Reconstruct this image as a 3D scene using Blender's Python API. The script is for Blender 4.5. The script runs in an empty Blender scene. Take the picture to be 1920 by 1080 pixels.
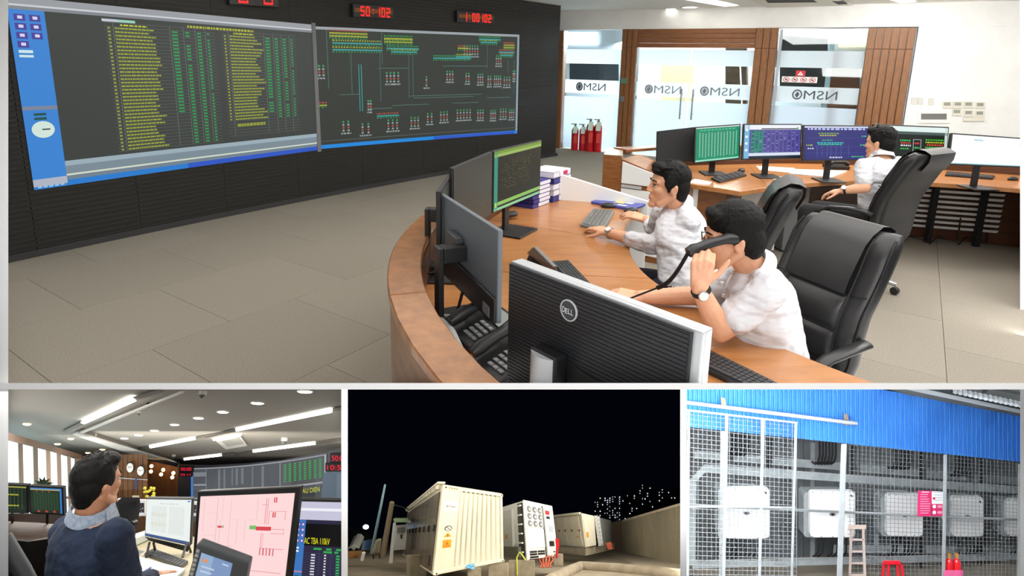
import bpy, bmesh, math, random
from mathutils import Vector, Matrix, Euler
random.seed(7)
sc = bpy.context.scene
COL = sc.collection
# ------------------------------------------------------------------ camera
FPX, CX, CY, EYE = 1112.0, 964.0, 359.0, 1.73
PITCH, ROLL = math.atan(236 / FPX), 112 / 5242.0
V = Vector
CAM = V((0, 0, EYE))
FW = V((0, math.cos(PITCH), -math.sin(PITCH)))
_u0 = V((0, math.sin(PITCH), math.cos(PITCH))); _x0 = V((1, 0, 0))
RX = math.cos(ROLL) * _x0 + math.sin(ROLL) * _u0
UP = -math.sin(ROLL) * _x0 + math.cos(ROLL) * _u0
cd = bpy.data.cameras.new('camera'); cam = bpy.data.objects.new('camera', cd); COL.objects.link(cam)
m = Matrix((RX, UP, -FW)).transposed().to_4x4(); m.translation = CAM
cam.matrix_world = m
cd.sensor_width = 36.0; cd.lens = 36.0 * FPX / 1920
cd.shift_x = (960 - CX) / 1920; cd.shift_y = -(540 - CY) / 1920
cd.clip_start = 0.05; cd.clip_end = 1000
sc.camera = cam
# ------------------------------------------------------------------ world, exposure, lights
w = bpy.data.worlds.new('night_sky'); sc.world = w; w.use_nodes = True
w.node_tree.nodes['Background'].inputs[0].default_value = (0.0005, 0.0008, 0.0022, 1)
w.node_tree.nodes['Background'].inputs[1].default_value = 1.0
vs = sc.view_settings
vs.view_transform = 'Standard'; vs.look = 'None'; vs.gamma = 1; vs.use_curve_mapping = False
vs.exposure = 0.3

def ray(x, y): return FW + (x - CX) / FPX * RX - (y - CY) / FPX * UP
def at(x, y, d): return CAM + ray(x, y) * d
def atz(x, y, z):
    d = ray(x, y); return CAM + d * ((z - EYE) / d.z)
def onp(x, y, p0, n):
    d = ray(x, y); return CAM + d * ((p0 - CAM).dot(n) / d.dot(n))
def area(name, loc, direction, sx, sy, power, col=(1, 1, 1), up=None):
    l = bpy.data.lights.new(name, 'AREA'); l.shape = 'RECTANGLE'; l.size = sx; l.size_y = sy; l.energy = power; l.color = col
    o = bpy.data.objects.new(name, l); COL.objects.link(o)
    z = -V(direction).normalized(); u = V(up) if up is not None else V((0, 0, 1))
    if abs(z.dot(u.normalized())) > .98: u = V((0, 1, 0))
    x = u.cross(z).normalized(); y = z.cross(x)
    mm = Matrix((x, y, z)).transposed().to_4x4(); mm.translation = V(loc); o.matrix_world = mm
    return o
# control room: broad ceiling panels' light
area('ceiling_light_near', (2.9, 2.6, 2.82), (0, 0, -1), 5.5, 4.0, 155, (1, .985, .96))
area('ceiling_light_mid', (4.6, 7.2, 2.82), (0, .25, -1), 5.5, 3.2, 330, (1, .985, .96))
area('ceiling_light_left', (-1.6, 4.6, 2.82), (0, 0, -1), 3.0, 4.0, 42, (1, .97, .93))
# daylight in the corridor behind the glass
area('corridor_daylight', (6.2, 14.4, 3.4), (-.25, -.75, -.6), 8.0, 3.0, 5000, (.98, .99, 1))
# unseen fill added behind the camera to whiten the partition edges
area('behind_fill_light', (0.2, -.55, 1.95), (0.0, 1, -.42), 1.6, .8, 27, (1, .99, .97))

# light in the three lower scenes: each lies along the underside / side of the white partitions
def bay_light(name, quad_px, d0, d1, power, facing, col=(1, 1, 1)):
    (xa, ya), (xb, yb) = quad_px
    a, b, c, d = at(xa, ya, d0), at(xb, yb, d0), at(xb, yb, d1), at(xa, ya, d1)
    mid = (a + b + c + d) / 4
    sx = ((b - a).length + (c - d).length) / 2; sy = (d - a).length
    n = (b - a).cross(d - a).normalized()
    if n.dot(facing) < 0: n = -n
    return area(name, mid + n * .02, n, sy * .9, sx * .8, power, col, up=(b - a).normalized())
bay_light('hall_ceiling_light', ((80, 725), (600, 725)), 2.7, 6.5, 50, -UP, (1, .97, .93))
bay_light('yard_floodlight', ((1280, 780), (1280, 1050)), 18.0, 36.0, 1500, -RX, (1, .95, .84))
area('yard_floodlight_front', at(1225, 800, 9), at(1060, 1010, 30) - at(1225, 800, 9), 1.4, 1.0, 1800, (1, .95, .84))
bay_light('yard_sky_light', ((1340, 725), (1860, 725)), 5.4, 11.0, 1400, -UP, (.95, .98, 1))

area('far_wall_fill', (5.9, 7.4, 2.78), (.45, .8, -.35), 3.0, .5, 80, (1, .99, .97))  # unseen light added to brighten the white far wall
area('shed_front_fill', at(1600, 745, 5.8), FW - UP * .45, 3.4, 1.4, 700, (.95, .98, 1), up=UP)  # unseen fill added in front of the inverter shed to brighten it
area('right_floor_fill', (4.6, 3.2, 2.82), (0, 0, -1), 2.5, 4.0, 250, (1, .985, .96))  # extra unseen light added to brighten the floor at the right
# ------------------------------------------------------------------ materials
def lin(c):
    if isinstance(c, str): c = [int(c[i:i + 2], 16) for i in (0, 2, 4)]
    r = []
    for v in c[:3]:
        v = v / 255.0
        r.append(v / 12.92 if v <= .04045 else ((v + .055) / 1.055) ** 2.4)
    return (*r, 1.0)
MATS = {}
def mat(name, col=(128, 128, 128), rough=.5, metal=0, var=None, bump=None, emit=0, wood=None, alpha=None, trans=0, coat=0, spec=.5, stretch=(1, 1, 1)):
    if name in MATS: return MATS[name]
    M = bpy.data.materials.new(name); M.use_nodes = True; nt = M.node_tree; N = nt.nodes; L = nt.links
    b = N['Principled BSDF']; out = N['Material Output']
    b.inputs['Base Color'].default_value = lin(col); b.inputs['Roughness'].default_value = rough; b.inputs['Metallic'].default_value = metal
    b.inputs['Coat Weight'].default_value = coat; b.inputs['Specular IOR Level'].default_value = spec; b.inputs['Coat Roughness'].default_value = .12
    tc = N.new('ShaderNodeTexCoord'); mp = N.new('ShaderNodeMapping'); L.new(tc.outputs['Object'], mp.inputs['Vector']); mp.inputs['Scale'].default_value = stretch
    if wood or var:
        nz = N.new('ShaderNodeTexNoise'); nz.inputs['Scale'].default_value = (wood or var)[0]; nz.inputs['Detail'].default_value = 6; nz.inputs['Roughness'].default_value = .6
        L.new(mp.outputs[0], nz.inputs['Vector'])
        cr = N.new('ShaderNodeValToRGB'); L.new(nz.outputs['Fac'], cr.inputs[0])
        c2 = (wood or var)[1]
        cr.color_ramp.elements[0].position = .32; cr.color_ramp.elements[1].position = .68
        cr.color_ramp.elements[0].color = lin(col); cr.color_ramp.elements[1].color = lin(c2)
        L.new(cr.outputs[0], b.inputs['Base Color'])
    if bump:
        nb = N.new('ShaderNodeTexNoise'); nb.inputs['Scale'].default_value = bump[0]; nb.inputs['Detail'].default_value = bump[3] if len(bump) > 3 else 4
        L.new(mp.outputs[0], nb.inputs['Vector'])
        bn = N.new('ShaderNodeBump'); bn.inputs['Strength'].default_value = bump[1]; bn.inputs['Distance'].default_value = bump[2] if len(bump) > 2 else .01
        L.new(nb.outputs['Fac'], bn.inputs['Height']); L.new(bn.outputs[0], b.inputs['Normal'])
    if emit:
        b.inputs['Emission Color'].default_value = lin(col); b.inputs['Emission Strength'].default_value = emit
    if trans:
        b.inputs['Transmission Weight'].default_value = trans
    if alpha is not None:
        b.inputs['Alpha'].default_value = alpha
    MATS[name] = M; return M
def screen_mat():
    if 'screen_glow' in MATS: return MATS['screen_glow']
    M = bpy.data.materials.new('screen_glow'); M.use_nodes = True; nt = M.node_tree; N = nt.nodes; L = nt.links
    b = N['Principled BSDF']; a = N.new('ShaderNodeAttribute'); a.attribute_name = 'Col'
    b.inputs['Base Color'].default_value = (.004, .004, .004, 1); b.inputs['Roughness'].default_value = .35; b.inputs['Specular IOR Level'].default_value = .25
    L.new(a.outputs['Color'], b.inputs['Emission Color']); b.inputs['Emission Strength'].default_value = .84
    MATS['screen_glow'] = M; return M
def print_mat():
    if 'printed_sheet' in MATS: return MATS['printed_sheet']
    M = bpy.data.materials.new('printed_sheet'); M.use_nodes = True; nt = M.node_tree; N = nt.nodes; L = nt.links
    b = N['Principled BSDF']; a = N.new('ShaderNodeAttribute'); a.attribute_name = 'Col'; b.inputs['Roughness'].default_value = .6
    L.new(a.outputs['Color'], b.inputs['Base Color']); MATS['printed_sheet'] = M; return M
def frost_mat(name, col, see):
    if name in MATS: return MATS[name]
    M = bpy.data.materials.new(name); M.use_nodes = True; nt = M.node_tree; N = nt.nodes; L = nt.links
    N.remove(N['Principled BSDF']); out = N['Material Output']
    d = N.new('ShaderNodeBsdfDiffuse'); t = N.new('ShaderNodeBsdfTranslucent'); tr = N.new('ShaderNodeBsdfTransparent')
    d.inputs[0].default_value = lin(col); t.inputs[0].default_value = lin(col)
    m1 = N.new('ShaderNodeMixShader'); m1.inputs[0].default_value = .55; L.new(d.outputs[0], m1.inputs[1]); L.new(t.outputs[0], m1.inputs[2])
    m2 = N.new('ShaderNodeMixShader'); m2.inputs[0].default_value = see; L.new(m1.outputs[0], m2.inputs[1]); L.new(tr.outputs[0], m2.inputs[2])
    L.new(m2.outputs[0], out.inputs[0]); MATS[name] = M; return M
def glass_mat(name='clear_glass', tint=(235, 245, 245), refl=.08):
    if name in MATS: return MATS[name]
    M = bpy.data.materials.new(name); M.use_nodes = True; nt = M.node_tree; N = nt.nodes; L = nt.links
    N.remove(N['Principled BSDF']); out = N['Material Output']
    tr = N.new('ShaderNodeBsdfTransparent'); tr.inputs[0].default_value = lin(tint); g = N.new('ShaderNodeBsdfGlossy'); g.inputs['Roughness'].default_value = .02
    mx = N.new('ShaderNodeMixShader'); mx.inputs[0].default_value = refl; L.new(tr.outputs[0], mx.inputs[1]); L.new(g.outputs[0], mx.inputs[2]); L.new(mx.outputs[0], out.inputs[0])
    MATS[name] = M; return M

# ------------------------------------------------------------------ objects
PANEL = ['main']; PAN = {}; LOC = {}
def reg(o): PAN[o.name] = PANEL[0]
def thing(name, label, cat, loc, group=None, kind=None):
    o = bpy.data.objects.new(name, None); COL.objects.link(o); o.empty_display_size = .1
    o.location = V(loc); LOC[o.name] = V(loc); reg(o)
    o['label'] = label
    if cat: o['category'] = cat
    if group: o['group'] = group
    if kind: o['kind'] = kind
    return o
def tag(o, label, cat=None, group=None, kind=None):
    o['label'] = label
    if cat: o['category'] = cat
    if group: o['group'] = group
    if kind: o['kind'] = kind
    return o
def setmesh(name, me, material, parent=None, smooth=False, loc=None):
    if parent is not None:
        off = LOC[parent.name]
    elif loc is not None: off = V(loc)
    elif len(me.vertices):
        xs = [v.co for v in me.vertices]; mn = V((min(v.x for v in xs), min(v.y for v in xs), min(v.z for v in xs))); mx = V((max(v.x for v in xs), max(v.y for v in xs), max(v.z for v in xs)))
        off = V(((mn.x + mx.x) / 2, (mn.y + mx.y) / 2, mn.z))
    else: off = V((0, 0, 0))
    me.transform(Matrix.Translation(-off))
    o = bpy.data.objects.new(name, me); COL.objects.link(o); me.name = name
    if parent is not None: o.parent = parent
    else: o.location = off
    LOC[o.name] = off
    if material is not None: me.materials.clear(); me.materials.append(material)
    if smooth:
        me.polygons.foreach_set('use_smooth', [True] * len(me.polygons))
        if smooth != True: me.set_sharp_from_angle(angle=math.radians(smooth))
    reg(o); return o
class MB:
    def __init__(s, T=None): s.v = []; s.f = []; s.T = T; s.c = []
    def pts(s, ps):
        b = len(s.v)
        for p in ps:
            p = V(p)
            s.v.append(s.T @ p if s.T is not None else p)
        return b
    def face(s, idx, col=None): s.f.append(list(idx)); s.c.append(col)
    def hexa(s, p, col=None):            # 8 points: bottom ring 0-3, top ring 4-7
        b = s.pts(p)
        for q in ((3, 2, 1, 0), (4, 5, 6, 7), (0, 1, 5, 4), (1, 2, 6, 5), (2, 3, 7, 6), (3, 0, 4, 7)): s.face([b + i for i in q], col)
        return s
    def box(s, c, d, R=None, col=None):
        c = V(c); x, y, z = d[0] / 2, d[1] / 2, d[2] / 2
        ps = [V(q) for q in ((-x, -y, -z), (x, -y, -z), (x, y, -z), (-x, y, -z), (-x, -y, z), (x, -y, z), (x, y, z), (-x, y, z))]
        if R is not None: ps = [R @ q for q in ps]
        return s.hexa([c + q for q in ps], col)
    def slab(s, q, off, col=None):       # four corners + thickness vector
        off = V(off); q = [V(p) for p in q]
        return s.hexa(q + [p + off for p in q], col)
    def prism(s, poly, off, col=None):
        n = len(poly); off = V(off); b = s.pts([V(p) for p in poly] + [V(p) + off for p in poly])
        s.face([b + i for i in range(n)][::-1], col); s.face([b + n + i for i in range(n)], col)
        for i in range(n):
            j = (i + 1) % n; s.face([b + i, b + j, b + n + j, b + n + i], col)
        return s
    def loft(s, rings, cap=True, closed=True, col=None):
        n = len(rings[0]); bs = [s.pts(r) for r in rings]
        for a, b in zip(bs, bs[1:]):
            for i in range(n if closed else n - 1):
                j = (i + 1) % n; s.face([a + i, a + j, b + j, b + i], col)
        if cap and closed:
            s.face([bs[0] + i for i in range(n)][::-1], col); s.face([bs[-1] + i for i in range(n)], col)
        return s
    def tube(s, path, r, seg=8, col=None, flat=None):
        path = [V(p) for p in path]; n = len(path); rings = []
        rr = r if isinstance(r, (list, tuple)) else [r] * n
        t0 = (path[1] - path[0]).normalized(); u = t0.orthogonal().normalized()
        for i, p in enumerate(path):
            t = (path[min(i + 1, n - 1)] - path[max(i - 1, 0)])
            t = t.normalized() if t.length > 1e-9 else t0
            u = (u - t * u.dot(t)); u = u.normalized() if u.length > 1e-6 else t.orthogonal().normalized()
            w_ = t.cross(u)
            rings.append([p + (u * math.cos(2 * math.pi * k / seg) + w_ * math.sin(2 * math.pi * k / seg)) * rr[i] for k in range(seg)])
        return s.loft(rings, col=col)
    def lathe(s, base, axis, prof, seg=16, col=None):
        axis = V(axis).normalized(); u = axis.orthogonal().normalized(); w_ = axis.cross(u); base = V(base)
        return s.loft([[base + axis * h + (u * math.cos(2 * math.pi * k / seg) + w_ * math.sin(2 * math.pi * k / seg)) * max(r, 1e-4) for k in range(seg)] for r, h in prof], col=col)
    def ell(s, c, ax, seg=14, rings=9, col=None):   # ax: three half-axis vectors
        c = V(c); a, b, d = [V(q) for q in ax]; R = []
        for i in range(rings):
            th = math.pi * (i + .02) / (rings - 1 + .04)
            R.append([c - d * math.cos(th) + (a * math.cos(2 * math.pi * k / seg) + b * math.sin(2 * math.pi * k / seg)) * math.sin(th) for k in range(seg)])
        return s.loft(R, col=col)
    def sph(s, c, r, **k): return s.ell(c, ((r, 0, 0), (0, r, 0), (0, 0, r)), **k)
    def mesh(s, bevel=0, bseg=2):
        me = bpy.data.meshes.new('m'); me.from_pydata([tuple(v) for v in s.v], [], s.f)
        if any(c is not None for c in s.c):
            a = me.color_attributes.new('Col', 'FLOAT_COLOR', 'CORNER'); buf = []
            for f_, c in zip(s.f, s.c):
                cc = lin(c) if c is not None else (0, 0, 0, 1)
                for _ in f_: buf += cc
            a.data.foreach_set('color', buf)
        bm = bmesh.new(); bm.from_mesh(me)
        bmesh.ops.recalc_face_normals(bm, faces=bm.faces)
        if bevel:
            es = [e for e in bm.edges if len(e.link_faces) == 2 and e.calc_face_angle(0) > math.radians(35)]
            bmesh.ops.bevel(bm, geom=es, offset=bevel, segments=bseg, profile=.5, affect='EDGES', clamp_overlap=True)
        bm.to_mesh(me); bm.free(); return me
    def build(s, name, material, parent=None, smooth=False, bevel=0, bseg=2, loc=None, kind=None, label=None):
        o = setmesh(name, s.mesh(bevel, bseg), material, parent, smooth, loc)
        if kind: o['kind'] = kind
        if label: o['label'] = label
        return o
def bil(q, u, v):                       # q: TL, TR, BR, BL ; v down
    a = V(q[0]).lerp(V(q[1]), u); b = V(q[3]).lerp(V(q[2]), u); return a.lerp(b, v)
class Sketch:
    """Picture drawn as small flat coloured patches on a surface given by fn(u, v, lift)."""
    def __init__(s, fn, usub=0): s.fn = fn; s.mb = MB(); s.usub = usub
    def rect(s, u0, v0, u1, v1, col, l=1):
        n = max(1, int(math.ceil(abs(u1 - u0) * s.usub))) if s.usub else 1
        e = l * .0012
        for i in range(n):
            a = u0 + (u1 - u0) * i / n; b = u0 + (u1 - u0) * (i + 1) / n
            k = s.mb.pts([s.fn(a, v0, e), s.fn(b, v0, e), s.fn(b, v1, e), s.fn(a, v1, e)])
            s.mb.face([k, k + 1, k + 2, k + 3], col)
    def poly(s, pts, col, l=2):
        k = s.mb.pts([s.fn(u, v, l * .0012) for u, v in pts]); s.mb.face([k + i for i in range(len(pts))], col)
    def disc(s, u, v, ru, rv, col, l=2, n=20): s.poly([(u + ru * math.cos(2 * math.pi * i / n), v + rv * math.sin(2 * math.pi * i / n)) for i in range(n)], col, l)
    def dashes(s, u0, v0, u1, hgt, col, l=2, dash=.006, gap=.003, rnd=random):
        u = u0
        while u < u1:
            d = dash * rnd.uniform(.5, 1.5); s.rect(u, v0, min(u + d, u1), v0 + hgt, col, l); u += d + gap
    def text(s, body, u0, v0, u1, v1, col, l=3, mirror=False):
        vs_, fs = text_mesh(body)
        xs = [p[0] for p in vs_]; ys = [p[1] for p in vs_]; x0, x1, y0, y1 = min(xs), max(xs), min(ys), max(ys)
        def mp(p):
            a = (p[0] - x0) / (x1 - x0); a = 1 - a if mirror else a
            return s.fn(u0 + (u1 - u0) * a, v1 + (v0 - v1) * (p[1] - y0) / (y1 - y0), l * .0012)
        k = s.mb.pts([mp(p) for p in vs_])
        for f_ in fs: s.mb.face([k + i for i in f_], col)
    def build(s, name, material, parent, kind='stuff'):
        me = bpy.data.meshes.new('m'); me.from_pydata([tuple(v) for v in s.mb.v], [], s.mb.f)
        a = me.color_attributes.new('Col', 'FLOAT_COLOR', 'CORNER'); buf = []
        for f_, c in zip(s.mb.f, s.mb.c):
            cc = lin(c)
            for _ in f_: buf += cc
        a.data.foreach_set('color', buf)
        o = setmesh(name, me, material, parent)
        if kind: o['kind'] = kind
        return o
_TM = {}
def text_mesh(body):
    if body in _TM: return _TM[body]
    cu = bpy.data.curves.new('t', 'FONT'); cu.body = body; cu.resolution_u = 3
    ob = bpy.data.objects.new('t', cu); COL.objects.link(ob); bpy.context.view_layer.update()
    me = bpy.data.meshes.new_from_object(ob.evaluated_get(bpy.context.evaluated_depsgraph_get()))
    r = ([tuple(v.co) for v in me.vertices], [list(p.vertices) for p in me.polygons])
    bpy.data.objects.remove(ob); bpy.data.curves.remove(cu); bpy.data.meshes.remove(me)
    _TM[body] = r; return r
def flat(q):                            # surface function for a flat quad TL,TR,BR,BL seen from the front
    q = [V(p) for p in q]; n = (q[1] - q[0]).cross(q[3] - q[0]).normalized() * -1
    if n.dot(CAM - q[0]) < 0: n = -n
    return lambda u, v, e: bil(q, u, v) + n * e
def bake(mb, mods, name='b'):
    me = mb.mesh(); ob = bpy.data.objects.new('bake', me); COL.objects.link(ob)
    for t, kw in mods:
        mo = ob.modifiers.new('x', t)
        for k, v_ in kw.items(): setattr(mo, k, v_)
    bpy.context.view_layer.update()
    r = bpy.data.meshes.new_from_object(ob.evaluated_get(bpy.context.evaluated_depsgraph_get()))
    bpy.data.objects.remove(ob); bpy.data.meshes.remove(me); return r
def cloud(name, size):
    t = bpy.data.textures.get(name) or bpy.data.textures.new(name, 'CLOUDS'); t.noise_scale = size; return t
def remesh(mb, voxel, it=6, disp=None):
    mods = [('REMESH', dict(mode='VOXEL', voxel_size=voxel)), ('SMOOTH', dict(factor=.5, iterations=it))]
    if disp: mods.append(('DISPLACE', dict(texture=cloud('c%g' % disp[0], disp[0]), strength=disp[1], mid_level=.5, texture_coords='LOCAL')))
    return bake(mb, mods)
# =================================================================== CONTROL ROOM (upper scene)
white_paint = mat('white_paint', (244, 244, 242), .7, var=(3, (236, 236, 234)))
ceil_paint = mat('ceiling_paint', (240, 238, 232), .8)
carpetA = mat('carpet_weave', (170, 162, 148), .95, var=(170, (120, 114, 104)), bump=(420, .6, .004), spec=.15)
carpetB = mat('carpet_weave_b', (173, 165, 151), .95, var=(170, (123, 117, 107)), bump=(420, .6, .004), spec=.15)
carpet_under = mat('carpet_backing', (95, 93, 88), .95, spec=.1)
black_wall = mat('display_black', (36, 35, 33), .55, var=(40, (42, 41, 38)), spec=.35)
wood = mat('walnut_veneer', (150, 96, 50), .28, wood=(9, (116, 70, 34)), stretch=(1, 1, 6), coat=.25)
wood_v = mat('oak_batten', (152, 102, 60), .5, wood=(14, (118, 76, 42)), stretch=(5, 5, .5))
wood_h = mat('oak_header', (146, 94, 56), .5, wood=(14, (112, 70, 40)), stretch=(.5, .5, 8))
desk_wood = mat('desk_veneer', (182, 124, 72), .3, wood=(5, (160, 104, 56)), stretch=(1, 5, 1), coat=.25)
rim_wood = mat('rim_veneer', (178, 118, 60), .3, wood=(6, (144, 90, 42)), stretch=(3, 3, 1), coat=.3)
side_wood = mat('side_veneer', (158, 120, 86), .5, wood=(7, (134, 98, 68)), stretch=(.6, .6, 5))
dark_wood = mat('dark_veneer', (92, 54, 30), .35, wood=(7, (70, 40, 22)), stretch=(.6, .6, 6), coat=.2)
blk = mat('black_plastic', (30, 30, 31), .42)
blk_soft = mat('black_rubber', (22, 22, 23), .7)
gry = mat('grey_plastic', (120, 122, 124), .45)
silver = mat('silver_plastic', (205, 208, 212), .3, metal=.3)
steel = mat('brushed_steel', (190, 192, 195), .25, metal=.9)
wht = mat('white_plastic', (238, 238, 236), .45)
ivory = mat('ivory_plastic', (226, 222, 208), .5)
lampw = mat('lamp_diffuser', (255, 252, 240), .5, emit=5.0)
screen = screen_mat(); printed = print_mat()

# ---- white partitions that bound the four scenes
part_m = mat('white_partition', (255, 255, 255), .8)
D0, D1 = 1.18, 45.0
def partition(name, a, b, half_px, label, D0=D0, lamp=0):
    """Thin straight board standing along the sight lines a-b (pixels), near edge half_px wide at D0."""
    (xa, ya), (xb, yb) = a, b
    off = (UP if ya == yb else RX) * (half_px * D0 / FPX)
    A, B, C_, D_ = at(xa, ya, D0), at(xb, yb, D0), at(xb, yb, D1), at(xa, ya, D1)
    if lamp:      # unseen strip light added to whiten the near edge of the board
        m0, m1 = at(xa, max(ya, 20), D0 - .45), at(xb, min(yb, 1075), D0 - .45); area('edge_fill', (m0 + m1) / 2, FW, .04, (m1 - m0).length, lamp, (1, 1, 1), up=m1 - m0)
    mb = MB(); mb.hexa([A - off, B - off, C_ - off, D_ - off, A + off, B + off, C_ + off, D_ + off])
    o = mb.build(name, part_m, loc=A); o['kind'] = 'structure'; o['label'] = label; PAN[o.name] = None
partition('trim_1', (-20, 724.2), (1940, 724.2), 6.0, 'white horizontal partition between the control room and the three scenes below')
partition('trim_2', (646, 726), (646, 1180), 6.0, 'white upright partition between the small office and the night yard', 2.5, 2.6)
partition('trim_3', (1281.5, 726), (1281.5, 1180), 6.0, 'white upright partition between the night yard and the inverter shed', 5.0, 5.0)
partition('trim_4', (4, -60), (4, 1180), 11.5, 'white upright partition at the left end', 2.7, 5)
partition('trim_5', (1922, -60), (1922, 1180), 9.2, 'white upright partition at the right end', 4.5, 5)

# ---- floor of carpet tiles
fl = thing('floor', 'grey ribbed carpet tile floor of the control room', None, (0, 0, 0), kind='structure')
mb = MB(); mb.slab([(-6, .6, -.02), (9, .6, -.02), (9, 14.2, -.02), (-6, 14.2, -.02)], (0, 0, .012)); mb.build('underlay', carpet_under, fl)
ux = (atz(283, 656, 0) - atz(154, 583, 0)).normalized(); uy = V((-ux.y, ux.x, 0)); org = atz(285, 655, 0)
S = 1.0
mbt = MB(); mbt.box((0, 0, -.005), (S - .0025, S - .0025, .01)); tile_me = [mbt.mesh(.0015, 1), mbt.mesh(.0015, 1)]
tile_me[0].materials.append(carpetA); tile_me[1].materials.append(carpetB)
rot = math.atan2(ux.y, ux.x)
for i in range(-14, 15):
    for j in range(-14, 15):
        p = org + ux * (S * (i + .5)) + uy * (S * (j + .5 + (.5 if i % 2 else 0)))
        d = p - CAM; z = d.dot(FW)
        if z < 1.2 or p.y > 14: continue
        px = CX + FPX * d.dot(RX) / z; py = CY - FPX * d.dot(UP) / z
        if not (-420 < px < 2300 and py < 980): continue
        if math.hypot(p.x - 32.749, p.y + 17.603) > 43.9: continue
        o = bpy.data.objects.new('carpet_tile', tile_me[(i * 7 + j * 5 + (i * j) % 3) % 2]); COL.objects.link(o); o.parent = fl
        o.location = p; o.rotation_euler = (0, 0, rot); reg(o); LOC[o.name] = p

# ---- ceiling
mb = MB(); mb.slab([(-6, .2, 2.85), (10, .2, 2.85), (10, 14.2, 2.85), (-6, 14.2, 2.85)], (0, 0, .1))
o = mb.build('ceiling', ceil_paint); o['kind'] = 'structure'; o['label'] = 'flat off white plaster ceiling'
# ---- far wall (plane through the glass front)
WA = V((2.07, 12.2, 0)); WD = V((4.36, -2.25, 0)).normalized(); WN = V((-2.25, -4.36, 0)).normalized()
def wp(px, py): return onp(px, py, WA, WN)
def wx(px, py=160): return (wp(px, py) - WA).dot(WD)
def wpt(s_, z, n=0): return WA + WD * s_ + V((0, 0, z)) + WN * n
def wbox(mb, s0, s1, z0, z1, n0, n1): mb.slab([wpt(s0, z0, n0), wpt(s1, z0, n0), wpt(s1, z1, n0), wpt(s0, z1, n0)], WN * (n1 - n0))
mb = MB(); wbox(mb, -2.2, 6.2, 2.48, 2.86, -.25, .0); o = mb.build('wall_bulkhead', white_paint); o['kind'] = 'structure'; o['label'] = 'white bulkhead above the glass front'
sL, sR = wx(1052, 160), wx(1706, 160); sC = wx(1884, 60)
mb = MB(); wbox(mb, sR, sC, 0, 2.85, -.2, -.02); o = mb.build('wall_far', white_paint); o['kind'] = 'structure'; o['label'] = 'white painted far wall beside the glass front'
c0 = wpt(sC, 0, -.02)
mb = MB(); mb.slab([c0, c0 + V((3, -2.4, 0)), c0 + V((3, -2.4, 2.85)), c0 + V((0, 0, 2.85))], V((.2, .2, 0))); o = mb.build('wall_right', white_paint); o['kind'] = 'structure'; o['label'] = 'white painted side wall right of the corner'
# wood pillars with battens, header boards
def pillar(name, s0, s1, z1, label, nb):
    t = thing(name, label, None, wpt((s0 + s1) / 2, 0), kind='structure')
    mb = MB(); wbox(mb, s0, s1, 0, z1, -.2, .02); mb.build('core', dark_wood, t)
    wb = (s1 - s0) / nb
    for k in range(nb):
        for za, zb in ((0, .62), (.625, 2.12), (2.125, z1)):
            mb = MB(); wbox(mb, s0 + k * wb + .006, s0 + (k + 1) * wb - .006, za, zb, .02, .045); mb.build('batten', wood_v, t, bevel=.004, bseg=1)
s1a, s1b = wx(1164, 130), wx(1192, 130); s2a, s2b = wx(1411, 130), wx(1452, 130); s3a, s3b = wx(1618, 130), wx(1706, 130)
pillar('trim_6', wx(1043.5, 160), wx(1055, 160), 2.46, 'narrow wooden post at the left end of the glass front', 1)
pillar('trim_7', s1a, s1b, 2.48, 'battened wooden pillar left of the glass doors', 3)
pillar('trim_8', s2a, s2b, 2.48, 'battened wooden pillar right of the glass doors', 3)
pillar('trim_9', s3a, s3b, 2.46, 'wide battened wooden pillar beside the white wall', 6)
t = thing('trim_10', 'wooden header of horizontal boards above the glass doors', None, wpt((s1b + s2a) / 2, 2.12), kind='structure')
for k in range(4):
    mb = MB(); wbox(mb, s1b, s2a, 2.13 + k * .0875, 2.212 + k * .0875, -.1, .03); mb.build('board', wood_h, t, bevel=.004, bseg=1)
# glass with frosted bands
glass = glass_mat(); frost = frost_mat('frosted_film', (232, 236, 240), .08)
frost_lo = frost_mat('frosted_film_low', (226, 233, 241), .05)
band_txt = mat('band_lettering', (70, 80, 92), .6)
def glazing(name, s0, s1, z1, label, kind='structure', cat=None, loc=None, logo=True, sat=None, fade=(70, 80, 92)):
    t = thing(name, label, cat, wpt((s0 + s1) / 2, 0), kind=kind)
    mb = MB(); wbox(mb, s0, s1, .02, z1, -.075, -.063); mb.build('pane', glass, t)
    for za, zb, mm in ((1.80, 2.09, frost), (1.19, 1.47, frost), (.02, 1.12, frost_lo)):
        mb = MB(); wbox(mb, s0 + .01, s1 - .01, za, zb, -.062, -.060); mb.build('frosted_band', mm, t)
    if logo:
        a, b = sat
        fn = lambda u, v, e: wpt(a + (b - a) * u, 1.42 - .18 * v, -.058 + e)
        sk = Sketch(fn); sk.text('NSM', .27, .08, 1, .92, fade, mirror=True)
        sk.disc(.12, .5, .115, .5, fade, 2); sk.disc(.12, .5, .085, .37, (206, 216, 226), 3); sk.poly([(.07, .55), (.12, .2), (.17, .45), (.12, .85)], fade, 4)
        sk.build('lettering', printed, t)
    return t
mull = mat('grey_mullion', (176, 182, 188), .4, metal=.3)
glazing('window_1', wx(1057, 150), s1a, 2.47, 'glass panel with frosted bands behind the red extinguishers', sat=(wx(1078, 160), wx(1134, 160)))
sm = wx(1291, 160)
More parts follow.
